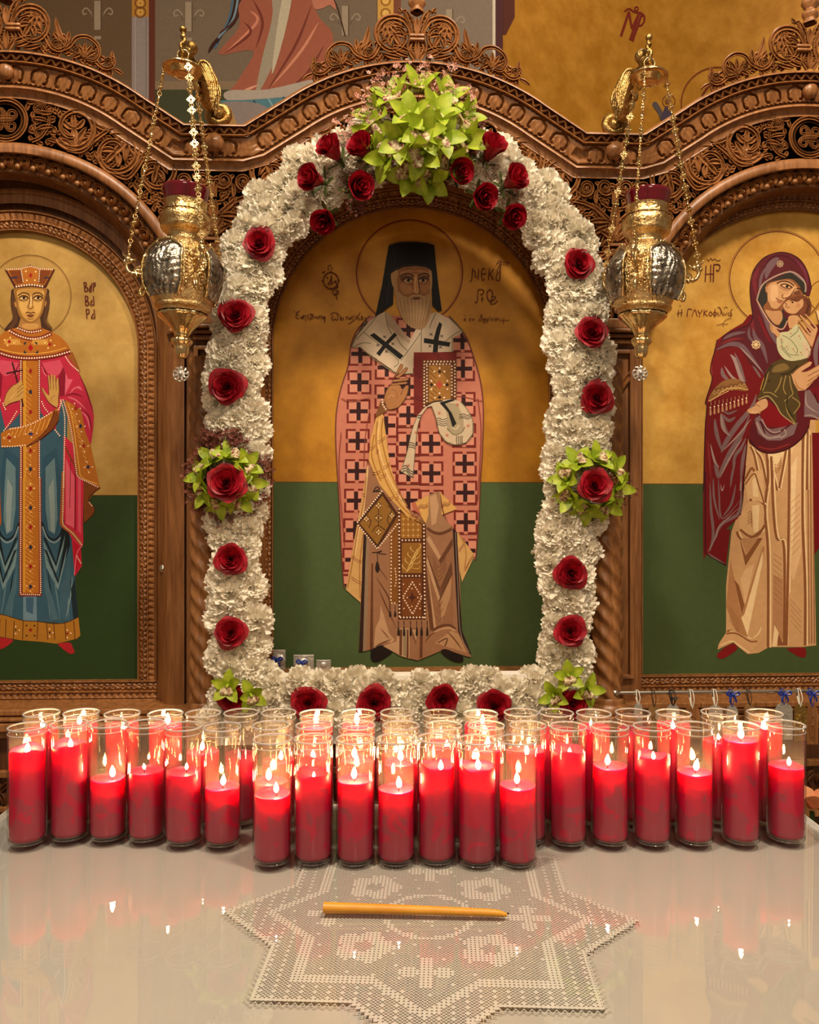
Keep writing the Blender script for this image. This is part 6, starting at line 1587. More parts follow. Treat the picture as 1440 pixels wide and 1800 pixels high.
top = [(735,165,'topmost orchid of the big bouquet'),(697,178,'orchid at the upper left of the big bouquet'),(780,180,'orchid at the upper right of the big bouquet'),(668,208,'orchid on the left edge of the big bouquet, upper of two'),(722,212,'orchid left of the middle of the big bouquet with its lip showing'),(764,206,'orchid right of the middle of the big bouquet with its lip showing'),(806,212,'orchid on the right edge of the big bouquet, upper of two'),
       (664,246,'orchid on the left edge of the big bouquet, lower of two'),(708,252,'orchid under the middle left of the big bouquet'),(772,242,'orchid under the middle right of the big bouquet'),(810,250,'orchid on the right edge of the big bouquet, lower of two'),(684,276,'orchid at the lower left of the big bouquet, beside a rosebud'),(740,270,'orchid low in the middle of the big bouquet'),(786,284,'orchid at the lower right of the big bouquet, beside a rosebud'),(722,304,'lowest orchid of the big bouquet, left of two'),(752,312,'lowest orchid of the big bouquet, right of two'),(741,236,'orchid in the very middle of the big bouquet')]
for i, (px, py, lb) in enumerate(top):
    dx, dz = (px-737)/75, -(py-236)/75
    orchid(px, py, .066, lb, (dx*.9, -1, dz*.9), R(-90)+math.atan2(dz, dx)*.0+rng.uniform(-.7, .7)+(math.atan2(dz, dx)-R(90))*(.8 if math.hypot(dx, dz) > .6 else .1)+R(90), .255-.075*min(1.3, math.hypot(dx, dz))**2, .25)
for cx_, cy_, nm, rr, sz in ((397,842,'left',38,.05),(1040,850,'right',42,.05)):
    names = ('right','lower right','bottom','lower left','left','upper left','top','upper right')
    for k in range(8):
        t = 2*math.pi*k/8+.2; px, py = cx_+rr*math.cos(t), cy_+rr*math.sin(t)*.95
        orchid(px, py, sz, 'orchid at the %s of the ring around the rose in the %s cluster' % (names[k], nm), (math.cos(t)*.9, -1, -math.sin(t)*.9), -t+rng.uniform(-.3, .3), .168, .1)
orchid(402, 1208, .046, 'upper orchid at the bottom left corner of the floral arch', (-.1, -1, .3), 0, .18); orchid(441, 1222, .044, 'orchid with a speckled lip right of the bottom left corner rose', (.25, -1, .1), .3, .18)
orchid(998, 1190, .046, 'topmost orchid at the bottom right corner of the floral arch', (-.1, -1, .4), .2, .18); orchid(1030, 1212, .046, 'orchid at the bottom right corner beside the twisted column', (.4, -1, .1), -.5, .18); orchid(975, 1222, .044, 'orchid at the bottom right corner, left of the dark rose', (-.4, -1, .0), .6, .175)
# ---------------------------------------------------------------- fillers: too fine to count
def spray(name, label, pts, mat_f, n_fl, size, seed, stemcol=True):
    r = random.Random(seed); mb = MB(); st_ = MB()
    for (px, py, ex, ey, w0, w1) in pts:
        c = [];
        for k in range(6):
            t = k/5; x = px+(ex-px)*t+r.uniform(-2, 2); y = py+(ey-py)*t+r.uniform(-2, 2); c.append(IP(x, y, w0+(w1-w0)*t))
        st_.tube(c, .0008, 4)
        for q in range(n_fl):
            t = r.uniform(.6, 1.05); x = px+(ex-px)*t+r.uniform(-8, 8); y = py+(ey-py)*t+r.uniform(-8, 8); w = w0+(w1-w0)*t+r.uniform(-.012, .012)
            P = Vector(IP(x, y, w)); s = size*r.uniform(.6, 1.2); fm_ = face_mat((r.uniform(-.9, .9), -1, r.uniform(-.6, .9)), r.uniform(0, 6)).to_3x3()
            for j in range(5):
                a_ = j*1.2566
                v = [fm_ @ Vector((s*.1*math.cos(a_), s*.1*math.sin(a_), 0)), fm_ @ Vector((s*.8*math.cos(a_-.45), s*.8*math.sin(a_-.45), s*.3)), fm_ @ Vector((s*math.cos(a_), s*math.sin(a_), s*.25)), fm_ @ Vector((s*.8*math.cos(a_+.45), s*.8*math.sin(a_+.45), s*.3))]
                mb.add([tuple(P+q_) for q_ in v], [(0, 1, 2, 3)])
            st_.tube([tuple(P), tuple(Vector(IP(x+(px-x)*.16, y+(py-y)*.16, w-.01)))], .0005, 3)
    o = mb.build(name, mat_f, None, smooth=False); o.matrix_world = ISO; tag(o, label, 'filler flowers', kind='stuff')
    st_.build('stems', M['stem'], o, smooth=False)
r = random.Random(3)
P1 = [(735, 225, 735+math.cos(t)*l, 225-math.sin(t)*l, .15, .20) for t, l in ((R(d), r.uniform(94, 128)) for d in range(12, 180, 7))]
P1 += [(700, 250, 600+r.uniform(-30, 30), 215+r.uniform(-8, 30), .15, .18) for _ in range(5)]
spray('waxflower_sprigs', 'pink waxflower sprigs fanning out above the top orchid bouquet', P1, M['wax_fl'], 12, .0062, 1)
P2 = [(735, 250, 735+math.cos(t)*l, 250-math.sin(t)*l, .14, .165) for t, l in ((R(d), r.uniform(70, 100)) for d in range(182, 360, 6))]
P2 += [(800, 250, 840+r.uniform(-14, 16), 215+r.uniform(0, 60), .14, .17) for _ in range(8)]
P2 += [(640, 300, 600+r.uniform(-10, 40), 350+r.uniform(-40, 20), .14, .17) for _ in range(6)]
spray('dried_filler', 'brown dried filler blossoms hanging below the top orchid bouquet', P2, M['wax_br'], 20, .0058, 2)
P3 = [(397, 842, 397+math.cos(t)*l, 842-math.sin(t)*l*1.02, .13, .155) for t, l in ((R(d), r.uniform(52, 82)) for d in range(0, 360, 7))]
P3 += [(390, 800, 375+r.uniform(-32, 52), 770+r.uniform(-18, 22), .13, .165) for _ in range(14)]
spray('dried_filler', 'brown dried filler ringing the left orchid cluster', P3, M['wax_br'], 22, .0058, 3)
P4 = [(1042, 850, 1042+math.cos(t)*l, 850-math.sin(t)*l, .13, .155) for t, l in ((R(d), r.uniform(50, 74)) for d in range(0, 360, 10))]
spray('dried_filler', 'sparse brown dried filler around the right orchid cluster', P4, M['wax_br'], 11, .0052, 4)
# ------------------------------------------------------------------ hanging oil lamps and their angel brackets
M['brass_eng'] = simple('engraved_brass', L(240, 212, 154), .22, 1, bump=(.55, 210), vary=(L(212, 168, 100), 60))
def oil_lamp(px, py_top, py_rim, py_disc, disc_px, yaw, tilt, label, side):
    w = .27
    uT, zT = I(px, py_rim, w); k = (D0-w)/F                    # metres per photo pixel at the lamp
    uD, zD = I(disc_px, py_disc, w)
    # root at the bottom pendant height; local z up, origin on the lamp axis at rim height
    root = thing('hanging_oil_lamp', label, 'oil lamp', iso_at(uT, w, zT) @ Matrix.Rotation(R(tilt), 4, 'Y'), 'hanging oil lamps')
    def prof(lst): return [(r*k, -y*k) for y, r in lst]
    n = 48
    # ruby glass cup
    g = MB().lathe(prof([(20, 33), (14, 35.5), (6, 37), (-4, 39.5), (-9, 41), (-10.5, 40), (-9, 38.5), (0, 36.5), (12, 33), (16, 0)]), 36)
    g.build('glass_cup', M['redglass'], root, label='dark ruby glass cup')
    def emb(r, z, t): return r*(1+.012*math.sin(t*18+z*900)+.010*math.sin(t*11-z*1500))
    MB().lathe(prof([(13, 34), (14.5, 37.5), (17, 36.5), (30, 36.5), (32, 37.5), (33, 39)]), n, (0, 0, 0), emb).build('neck_band', M['brass_eng'], root)
    MB().lathe(prof([(33, 38), (36, 41), (42, 43), (50, 43), (55, 41), (58, 41.5), (62, 40.5), (65, 37), (69, 31), (74, 28.5), (80, 29.5)]), n, (0, 0, 0), emb).build('neck_ring', M['brass_eng'], root)
    body = [(80, 29), (84, 34), (90, 42), (101, 52), (113, 58), (126, 62), (141, 63), (157, 61), (170, 57), (179, 53), (188, 49.5), (192, 47.5), (195, 49.5), (199, 48.5), (202, 44), (206, 42)]
    def lump(r, z, t):
        y = -z/k; f = max(0, math.sin(math.pi*min(1, max(0, (y-88)/100))))
        return r*(1+f*(.018*math.sin(t*9+.6)*math.sin(y*.21)+.012*math.sin(t*27+y*.3)+.012*math.cos(t*15-y*.45)))
    rows = []
    bod = MB()
    sm = catmull([(y, r_) for y, r_ in body], 4)
    bod.lathe([(r_*k, -y*k) for y, r_ in sm], 96, (0, 0, 0), lump); bo = bod.build('body', M['brass_emb'], root)
    low = [(205, 37), (207, 41), (211, 41.5), (215, 38), (220, 32), (226, 25), (233, 18.5), (240, 14), (245, 12.5), (247, 14), (251, 17.5), (255, 18), (260, 15), (263, 12.5), (268, 12.5), (275, 11.5), (280, 9.5), (283, 7), (284, 0)]
    low = [(y, r_) for y, r_ in low]
    MB().lathe([(r_*k, -y*k) for y, r_ in catmull(low, 3)], 112, (0, 0, 0), lambda r_, z, t: r_*(1+.022*math.cos(16*t)*(1 if -z/k > 246 else .8))).build('lower_bowl', M['brass'], root)
    def body_r(y):
        for (y0, r0), (y1, r1) in zip(sm, sm[1:]):
            if y0 <= y <= y1: return r0+(r1-r0)*(y-y0)/(y1-y0+1e-9)
        return 50
    # three silver scenes with trefoil tops
    rr = random.Random(5)
    for q in range(3):
        az = R(yaw+60+120*q); pan = MB(); rows = []
        nr, nc = 84, 64
        for i in range(nr+1):
            v = i/nr; y = 92+92*v; row = []
            top = min(1, max(.05, (v/.26)))
            hw = (.30+.40*math.sin(math.pi*.5*top)) if v < .26 else (.70 if v < .8 else .70*(1-.12*(v-.8)/.2))
            hw += .06*abs(math.sin(v*12)) if v < .26 else 0
            for j in range(nc+1):
                s_ = -1+2*j/nc; a_ = az+s_*hw
                hd = math.hypot(s_*1.0, (v-.26)*1.6)                       # head and halo of the standing figure
                body_ = math.exp(-((s_-.05*math.sin(v*9))/(.16+.22*v))**4)*(.32 < v < .95)
                wing = math.exp(-((abs(s_)-.55-.2*math.sin((v-.3)*3))/.16)**2)*(.28 < v < .8)
                fold = math.sin(s_*34+3*math.sin(v*8+q))*body_*.55 + math.sin(v*46+abs(s_)*14)*wing*.6
                rel = 2.6*math.exp(-(hd/.10)**4)+1.2*math.exp(-((hd-.2)/.035)**2)+2.4*body_+1.6*wing+1.5*fold
                rel += 1.1*math.exp(-((v-.93)/.04)**2)+.9*math.sin(s_*21)*(v > .84)+.7*math.sin(s_*13+v*31)*math.sin(v*19-s_*9)*(1-body_)
                rel += 1.8*(abs(s_) > .93)
                R_ = (body_r(y)*1.03+.8+rel)*k
                row.append((R_*math.cos(a_), R_*math.sin(a_), -y*k))
            rows.append(row)
        pan.grid(rows); po = pan.build('silver_scene', M['silver'], bo)
        bd = MB()
        path = []
        for i in range(nr+1):
            p = rows[i][0]; path.append((p[0]*1.03, p[1]*1.03, p[2]))
        right = [(r_[-1][0]*1.03, r_[-1][1]*1.03, r_[-1][2]) for r_ in rows]
        topr = [(p[0]*1.03, p[1]*1.03, p[2]+.003) for p in rows[0]]
        bd.tube(list(reversed(path))+topr+right, .0030, 6)
        bd.build('scene_border', M['brass'], bo)
    # lower column beads between scenes
    for q in range(3):
        az = R(yaw+120*q); bd = MB()
        for s_ in (-.22, .22):
            for i in range(13):
                y = 108+5.8*i; r_ = body_r(y)*1.02*k; bd.sphere((r_*math.cos(az+s_), r_*math.sin(az+s_), -y*k), 2.6*k, 4)
        for i in range(7):
            y = 110+9*i; r_ = body_r(y)*1.0*k
            for s_ in (-.1, .1): bd.sphere((r_*math.cos(az+s_*math.sin(i)), r_*math.sin(az+s_), -y*k), (4.2+1.5*math.sin(i*1.7))*k, 5)
        bd.build('bead_columns', M['brass_emb'], bo)
    # scrolled arms shaped like little dragons
    tips = []
    for q in range(3):
        az = R(yaw+120*q); ca, sa = math.cos(az), math.sin(az)
        def A(r_, y): return (r_*k*ca, r_*k*sa, -y*k)
        arm = MB()
        arm.tube([A(*p) for p in catmull([(60, 158), (66, 172), (72, 176), (74, 168), (68, 160), (64, 150), (72, 142), (84, 140), (93, 138), (98, 130), (97, 122), (91, 120)], 5)], 3.4*k, 7)
        arm.tube([A(*p) for p in catmull([(58, 138), (66, 130), (76, 128), (84, 134), (80, 140)], 4)], 3.0*k, 6)
        arm.tube([A(*p) for p in catmull([(62, 146), (70, 136), (80, 134)], 4)], 2.6*k, 6)
        for (r_, y, s_) in ((96, 116, 6.2), (90, 118, 4.6), (101, 120, 4.2), (88, 140, 4.4), (80, 143, 3.6), (72, 176, 4.2), (94, 108, 3.6)): arm.sphere(A(r_, y), s_*k, 6)
        arm.tube([A(*p) for p in ((92, 116), (84, 117), (80, 113))], [3*k, 2*k, .8*k], 5); arm.tube([A(*p) for p in ((96, 112), (104, 108), (106, 103))], [2.4*k, 1.6*k, .6*k], 5)
        arm.build('dragon_arm', M['brass'], root); tips.append(Vector(A(96, 104)))
    # top disc hung straight above
    Rinv = Matrix.Rotation(R(-tilt), 4, 'Y')
    D = Rinv @ Vector((uD-uT, 0, zD-zT)); rd = 33*k
    disc = MB().lathe([(0, 12*k), (9*k, 11*k), (20*k, 7*k), (31*k, 0), (34*k, -3*k), (33.5*k, -5*k), (30*k, -3*k), (22*k, -5*k), (20*k, -12*k), (17*k, -14*k), (14*k, -11*k), (6*k, -12*k), (0, -12*k)], 36)
    dsk = disc.build('top_disc', M['brass'], root, loc=D)
    ring = MB(); ring.tube([(9.8*k*math.cos(t), 0, 21*k+9.8*k*math.sin(t)) for t in [2*math.pi*i/24 for i in range(24)]], 1.1*k, 6, True); ring.build('hanging_ring', M['brass'], dsk)
    # chains of little crosses and rings
    cross = MB()
    prof_ = []
    for i in range(48):
        t = 2*math.pi*i/48; r_ = 7.2*(.60+.40*abs(math.cos(2*t))**1.4)+.8*math.cos(12*t); prof_.append((r_*math.cos(t)*.92, r_*math.sin(t)*1.15))
    cross.add([(x*k, -.0012, z*k) for x, z in prof_], [tuple(range(48))]); cross.add([(x*k, .0012, z*k) for x, z in prof_], [tuple(reversed(range(48)))])
    cross.f += [(i, 48+i, 48+(i+1) % 48, (i+1) % 48) for i in range(48)]
    cross.sphere((0, -.001, 0), 2.4*k, 5)
    for a_ in range(4): cross.sphere((4.6*k*math.cos(a_*1.571), -.001, 5.4*k*math.sin(a_*1.571)), 1.5*k, 4)
    crm = cross.mesh('cross_link', M['brass'])
    rg = MB(); rg.tube([(3.6*k*math.cos(t), 0, 3.6*k*math.sin(t)) for t in [2*math.pi*i/14 for i in range(14)]], .8*k, 5, True); rgm = rg.mesh('ring_link', M['brass'])
    for q in range(3):
        az = R(yaw+120*q)
        top = D+Vector((math.cos(az)*31*k, math.sin(az)*31*k, -4*k)); bot = tips[q]
        ch = MB(); ch.tube([tuple(top), tuple(bot)], .45*k, 4); co = ch.build('chain', M['brass'], root)
        L_ = (top-bot).length; d = (bot-top).normalized(); nl = int(L_/(20.5*k))
        for i in range(nl):
            P = top+d*L_*(i+.55)/nl; Q = top+d*L_*(i+.05)/nl
            zax = -d; xax = Vector((0, -1, 0)).cross(zax).normalized()*-1; yax = zax.cross(xax)
            m = Matrix((xax, yax, zax)).transposed().to_4x4()
            put('cross_link', crm, co, Matrix.Translation(P) @ m @ Matrix.Rotation((q-1)*.9+(.25*math.sin(i*2.2)), 4, 'Z'))
            put('ring_link', rgm, co, Matrix.Translation(Q) @ m @ Matrix.Rotation(.7*(i % 2)+.3, 4, 'Z'))
    # pendant
    pd = MB(); pd.tube([(0, 0, -282*k), (.001, 0, -289*k), (-.001, 0, -297*k)], .8*k, 4)
    po = pd.build('pendant_wire', M['brass'], root)
    me = MB()
    me.lathe([(0, 0), (6*k, 0), (7*k, .002), (0, .004)], 14)
    for i in range(9):
        t = math.pi*(1.12+1.76*i/8)-.0; me.tube([(7*k*math.cos(t), 7*k*math.sin(t), .001), (11*k*math.cos(t), 11*k*math.sin(t), .002), (14*k*math.cos(t+.25), 13*k*math.sin(t+.25), .001)], [1.9*k, 2.2*k, .6*k], 5)
    me.tube([(13*k*math.cos(R(a_)), 12*k*math.sin(R(a_))-1*k, 0) for a_ in range(150, 395, 12)], 1.3*k, 5); me.sphere((0, 9*k, .001), 3*k, 5); me.sphere((0, 0, .004), 3.4*k, 6)
    m_ = me.build('medal', M['silver_plain'], po, loc=(0, 0, -310*k)); m_.rotation_euler = (R(90), 0, 0)
    return root
oil_lamp(327, 0, 343, 118, 321, 180, 1.6, 'hanging brass oil lamp with ruby glass, left of the floral arch', -1)
oil_lamp(1139, 0, 350, 132, 1141, 0, 2.6, 'hanging brass oil lamp with ruby glass, right of the floral arch', 1)
def angel_bracket(base_px, base_py, tip_px, tip_py, sg, label):
    w0 = .055; u, z = I(base_px, base_py, w0); k = .00142
    root = thing('angel_bracket', label, 'bracket', iso_at(u, w0, z), 'angel lamp brackets')
    tu, tz = I(tip_px, tip_py, .27); tip = Vector((tu-u, -(.27-w0), tz-z))
    def X(f, s=0, up=0, fw=0): return tuple(tip*f + Vector((s*sg, -fw, up)))
    sc_ = MB()
    sc_.tube(catmull([(.012*sg, 0, .035), (.034*sg, 0, .03), (.04*sg, 0, .008), (.02*sg, 0, -.006), (-.004*sg, -.004, .006), (0, -.012, .03)], 5), [.011]*25+[.010], 8)
    sc_.sphere((.018*sg, -.004, .014), .016, 8); sc_.tube(catmull([(0, 0, .0), (-.008*sg, -.02, .05), (-.004*sg, -.04, .1)], 5), .009, 8)
    sc_.build('scroll_foot', M['brass_old'], root)
    bd = MB()
    p = [(.02*sg, -.004, .02), X(.2, 0, .01), X(.34, .006, .02), X(.50, .010, .03), X(.62, .008, .03), X(.74, .004, .025)]
    q = catmull(p, 4); n = len(q); bd.tube(q, [.008+.006*math.sin(math.pi*min(1, i/(n*.75)))+.002*math.sin(i*2.3) for i in range(n-1)]+[.006], 10)
    for f, r_ in ((.3, .009), (.42, .010), (.56, .009)): bd.sphere(X(f, -.006, .012, .008), r_, 6, (.8, 1, 1.3))
    bd.build('robed_body', M['brass_old'], root)
    hd = MB().sphere(X(.84, 0, .028), .017, 8, (.9, .9, 1.1)); hd.sphere(X(.84, .006, .036), .016, 8); hd.sphere(X(.85, -.008, .022, .008), .005, 5); hd.build('head', M['brass_old'], root)
    am = MB(); am.tube(catmull([X(.68, -.01, .02, .008), X(.82, -.016, -.004, .014), X(.93, -.008, -.004, .008), X(1.0, 0, 0)], 5), .0065, 7)
    am.tube(catmull([X(1.0, .0, -.004), X(1.02, -.004, .012), X(1.0, .004, .026), X(1.0, 0, .044)], 4), [.004]*13, 6)
    am.sphere(X(1.0, 0, .05), .008, 6); am.sphere(X(1.0, 0, .034), .0065, 6); am.sphere(X(1.0, 0, .018), .006, 6); am.build('hook_arm', M['brass_old'], root)
    for s_, fw in ((1, .004), (1, -.03)):
        wg = MB()
        for i in range(7):
            p0 = Vector(X(.66, .010+.0048*i, .030-.0012*(i-3)**2, fw)); p2 = Vector(X(.66, .034+.0022*i, -.080+.0085*abs(i-4.5)*1.4, fw))
            p1 = (p0+p2)/2+Vector((sg*(.004+.0016*i), 0, .004))
            wg.tube(catmull([tuple(p0), tuple(p1), tuple(p2)], 4), [.0026, .0034, .0036, .0036, .0034, .003, .0026, .002, .0008], 6)
        wg.tube(catmull([X(.66, .006, .018, fw), X(.66, .018, .034, fw), X(.66, .034, .030, fw), X(.66, .046, .006, fw)], 4), [.0045]*13, 7)
        wg.build('wing', M['brass_old'], root)
    return root
angel_bracket(372, 212, 322, 91, 1, 'brass winged angel bracket carrying the left oil lamp')
angel_bracket(1092, 230, 1141, 104, -1, 'brass winged angel bracket carrying the right oil lamp')
# ------------------------------------------------------------------ table, cloth, glass sheet, doily, taper
ZT = CAMZ - .507                    # top of the glass
TX0, TX1, TY0, TY1 = -.695, .672, .12, 1.415
tb = thing('table', 'long table covered with a white cloth and a clear sheet in front of the icons', 'table', Matrix.Translation(((TX0+TX1)/2, (TY0+TY1)/2, 0)))
hx_, hy_ = (TX1-TX0)/2, (TY1-TY0)/2
MB().box(-hx_, hx_, -hy_, hy_, ZT-.040, ZT-.0100, .002).build('tabletop', M['wood_dark'], tb, smooth=False)
for sx in (-1, 1):
    for sy in (-1, 1):
        MB().box(sx*(hx_-.07)-.025, sx*(hx_-.07)+.025, sy*(hy_-.07)-.025, sy*(hy_-.07)+.025, 0, ZT-.040, .003).build('leg', M['wood_dark'], tb, smooth=False)
cl = MB(); e = .0025
cl.box(-hx_+.035, hx_-.035, -hy_+.035, hy_-.035, ZT-.0098, ZT-.0083)
clo = cl.build('tablecloth', M['cloth'], None, smooth=False, loc=((TX0+TX1)/2, (TY0+TY1)/2, 0)); tag(clo, 'plain white cloth lying flat on the table under the glass', 'tablecloth')
# open lace border of the cloth
lb = MB(); g_ = .0045
def thread(mb, x0, y0, x1, y1, wd, z0, z1):
    if abs(x1-x0) > abs(y1-y0): mb.box(x0, x1, y0-wd/2, y0+wd/2, z0, z1)
    else: mb.box(x0-wd/2, x0+wd/2, y0, y1, z0, z1)
for i in range(9):
    d = i*g_
    for y in (hy_-.035+d,): thread(lb, -hx_, y, hx_, y, .0016, ZT-.0098, ZT-.0085)
    for x in (-hx_+.035-d, hx_-.035+d): thread(lb, x, -hy_, x, hy_, .0016, ZT-.0098, ZT-.0085)
n = int(2*hx_/g_)
for i in range(n): thread(lb, -hx_+i*g_, hy_-.036, -hx_+i*g_, hy_, .0014, ZT-.0098, ZT-.0085)
n = int(2*hy_/g_)
for i in range(n):
    y = -hy_+i*g_
    for x in (-hx_, hx_-.036): thread(lb, x, y, x+.036, y, .0014, ZT-.0098, ZT-.0085)
lo = lb.build('lace_border', M['lace'], clo, smooth=False)
# clear sheet: transmits, and mirrors faintly by Fresnel
def thin_glass(name, tint=(1, 1, 1, 1), rough=.02, ior=1.5, k=1.0, rmin=.045, film=0.0):
    m = bpy.data.materials.new(name); m.use_nodes = True; nt = m.node_tree
    for nn in list(nt.nodes): nt.nodes.remove(nn)
    o = N(nt, 'ShaderNodeOutputMaterial'); mx = N(nt, 'ShaderNodeMixShader'); tr = N(nt, 'ShaderNodeBsdfTransparent'); gl = N(nt, 'ShaderNodeBsdfGlossy'); fr = N(nt, 'ShaderNodeFresnel')
    tr.inputs[0].default_value = tint; gl.inputs['Roughness'].default_value = rough; fr.inputs['IOR'].default_value = ior
    geo = N(nt, 'ShaderNodeNewGeometry')
    # same reflectance from both sides of a thin wall
    ml = N(nt, 'ShaderNodeMath', operation='MULTIPLY'); ml.inputs[1].default_value = k
    lw = N(nt, 'ShaderNodeLayerWeight'); lw.inputs['Blend'].default_value = .5
    pw = N(nt, 'ShaderNodeMath', operation='POWER'); pw.inputs[1].default_value = 4.0
    nt.links.new(lw.outputs['Facing'], pw.inputs[0])
    mr = N(nt, 'ShaderNodeMapRange'); mr.inputs['To Min'].default_value = rmin; mr.inputs['To Max'].default_value = .95
    nt.links.new(pw.outputs[0], mr.inputs['Value']); nt.links.new(mr.outputs['Result'], ml.inputs[0])
    base = tr.outputs[0]
    if film:
        tl = N(nt, 'ShaderNodeBsdfTranslucent'); tl.inputs[0].default_value = (.95, .80, .64, 1); df = N(nt, 'ShaderNodeBsdfDiffuse'); df.inputs[0].default_value = (.95, .80, .64, 1)
        m1 = N(nt, 'ShaderNodeMixShader'); nt.links.new(tl.outputs[0], m1.inputs[1]); nt.links.new(df.outputs[0], m1.inputs[2])
        m2 = N(nt, 'ShaderNodeMixShader'); m2.inputs[0].default_value = film; nt.links.new(base, m2.inputs[1]); nt.links.new(m1.outputs[0], m2.inputs[2]); base = m2.outputs[0]
    nt.links.new(ml.outputs[0], mx.inputs[0]); nt.links.new(base, mx.inputs[1]); nt.links.new(gl.outputs[0], mx.inputs[2]); nt.links.new(mx.outputs[0], o.inputs['Surface'])
    return m
M['sheet'] = thin_glass('clear_sheet', (.985, .98, .965, 1), .015, rmin=.065)
M['jar'] = thin_glass('jar_glass', (.985, .985, .975, 1), .05, 1.5, 1.0, .025)
M['jar_film'] = thin_glass('jar_glass_inside', (.985, .97, .94, 1), .06, 1.5, 1.0, .02, .055)
M['jar_rim'] = thin_glass('jar_rim_glass', (.93, .93, .91, 1), .04, 1.5, 2.2)
gs = MB().box(-hx_+.025, hx_-.025, -hy_+.02, hy_-.025, ZT-.0030, ZT).build('clear_table_sheet', M['sheet'], None, smooth=False, loc=((TX0+TX1)/2, (TY0+TY1)/2, 0))
tag(gs, 'clear glossy sheet lying over the white tablecloth', 'glass sheet')
# crochet doily, an eight-pointed star of open and filled squares
DCX, DCY, DR_, cell = .024, 1.016, .262, .0049
dm = MB(); nn = int(DR_*1.06/cell)
rot = R(-2.5); hs = DR_/math.sqrt(2)
def star_d(x, y):
    a1 = max(abs(x), abs(y)); b1 = max(abs(x+y), abs(x-y))/math.sqrt(2)
    return min(a1, b1)/hs
def solid(i, j):
    x, y = i*cell, j*cell; d = star_d(x, y)
    if d > 1: return None
    if d > .955: return (i+j) % 2 == 0 if False else True
    if .74 < d < .80: return True
    r_ = math.hypot(x, y); t = math.atan2(y, x)
    if .80 <= d <= .955: return (i % 3 == 0 and j % 2 == 0)
    for q in range(4):
        cx_, cy_ = .105*math.cos(q*math.pi/2+math.pi/4), .105*math.sin(q*math.pi/2+math.pi/4)
        rr_ = math.hypot(x-cx_, y-cy_); tt = math.atan2(y-cy_, x-cx_)
        if rr_ < .036*(.72+.28*abs(math.cos(2.5*tt))) and rr_ > .011: return True
        cx_, cy_ = .125*math.cos(q*math.pi/2), .125*math.sin(q*math.pi/2)
        rr_ = math.hypot(x-cx_, y-cy_); tt = math.atan2(y-cy_, x-cx_)
        if rr_ < .026*abs(math.cos(2*tt))+.004: return True
    if .05 < r_ < .058 or r_ < .016: return True
    return (i*7+j*13) % 29 == 0
th_ = .0017; z0d, z1d = ZT-.0082, ZT-.0036
for i in range(-nn, nn+1):
    for j in range(-nn, nn+1):
        s_ = solid(i, j)
        if s_ is None: continue
        x, y = i*cell, j*cell; h = cell/2
        if s_:
            dm.add([(x-h, y-h, z1d-.0003), (x+h, y-h, z1d-.0003), (x+h, y+h, z1d-.0003), (x-h, y+h, z1d-.0003)], [(0, 1, 2, 3)])
        for sx, sy in ((1, 0), (0, 1)):
            if sx: dm.add([(x+h-th_/2, y-h, z0d), (x+h-th_/2, y-h, z1d), (x+h+th_/2, y-h, z1d), (x+h+th_/2, y-h, z0d), (x+h-th_/2, y+h, z0d), (x+h-th_/2, y+h, z1d), (x+h+th_/2, y+h, z1d), (x+h+th_/2, y+h, z0d)], [(0, 1, 5, 4), (1, 2, 6, 5), (2, 3, 7, 6)])
            else: dm.add([(x-h, y+h-th_/2, z0d), (x-h, y+h-th_/2, z1d), (x-h, y+h+th_/2, z1d), (x-h, y+h+th_/2, z0d), (x+h, y+h-th_/2, z0d), (x+h, y+h-th_/2, z1d), (x+h, y+h+th_/2, z1d), (x+h, y+h+th_/2, z0d)], [(0, 1, 5, 4), (1, 2, 6, 5), (2, 3, 7, 6)])
# picot edge
pe = MB(); V8 = []
for q in range(8):
    t = q*math.pi/4; V8.append((DR_*math.cos(t), DR_*math.sin(t))); t2 = t+math.pi/8; V8.append((DR_*.765*math.cos(t2), DR_*.765*math.sin(t2)))
for q in range(16):
    a_, b_ = Vector(V8[q]), Vector(V8[(q+1) % 16]); n = max(4, int((b_-a_).length/.008)); nv = Vector(((b_-a_).y, -(b_-a_).x)).normalized()
    for i in range(n):
        p0 = a_+(b_-a_)*i/n; p1 = a_+(b_-a_)*(i+1)/n; p2 = (p0+p1)/2+nv*.006
        pe.tube([(p0.x, p0.y, z1d-.001), (p2.x, p2.y, z1d-.001), (p1.x, p1.y, z1d-.001)], .0006, 4)
dob = dm.build('doily', M['lace'], None, smooth=False, loc=(DCX, DCY, 0)); dob.rotation_euler = (0, 0, rot)
tag(dob, 'star-shaped white crochet doily in the middle of the table', 'doily')
pe.build('picot_edge', M['lace'], dob)
# yellow taper candle lying on the sheet
def tabpt(px, py, z=ZT):
    Y = (CAMZ-z)*F/(py-900); return Vector(((px-720)/F*Y, Y, z))
A_ = tabpt(569, 1597, ZT+.006); B_ = tabpt(891, 1604, ZT+.006); dv = (B_-A_)
tp = MB(); nseg = 24; rad = []; pts = []
for i in range(nseg+1):
    t = i/nseg; r_ = .0068*(1-.34*t) if t < .95 else .0068*.66*(1-(t-.95)/.05*.45)
    rad.append(r_); pts.append((t*dv.length, 0, -.006+r_+.0003+.0006*math.sin(t*3.1)))
tp.tube(pts, rad, 14)
tpo = tp.build('taper_candle', M['beeswax'], None, loc=A_); tpo.rotation_euler = (0, 0, math.atan2(dv.y, dv.x)); tag(tpo, 'slim honey yellow taper candle lying unlit on the lace doily', 'candle')
wk = MB().tube([(dv.length-.001, 0, -.0012), (dv.length+.003, 0, -.001)], .0008, 5); wk.build('wick', M['wick'], tpo)
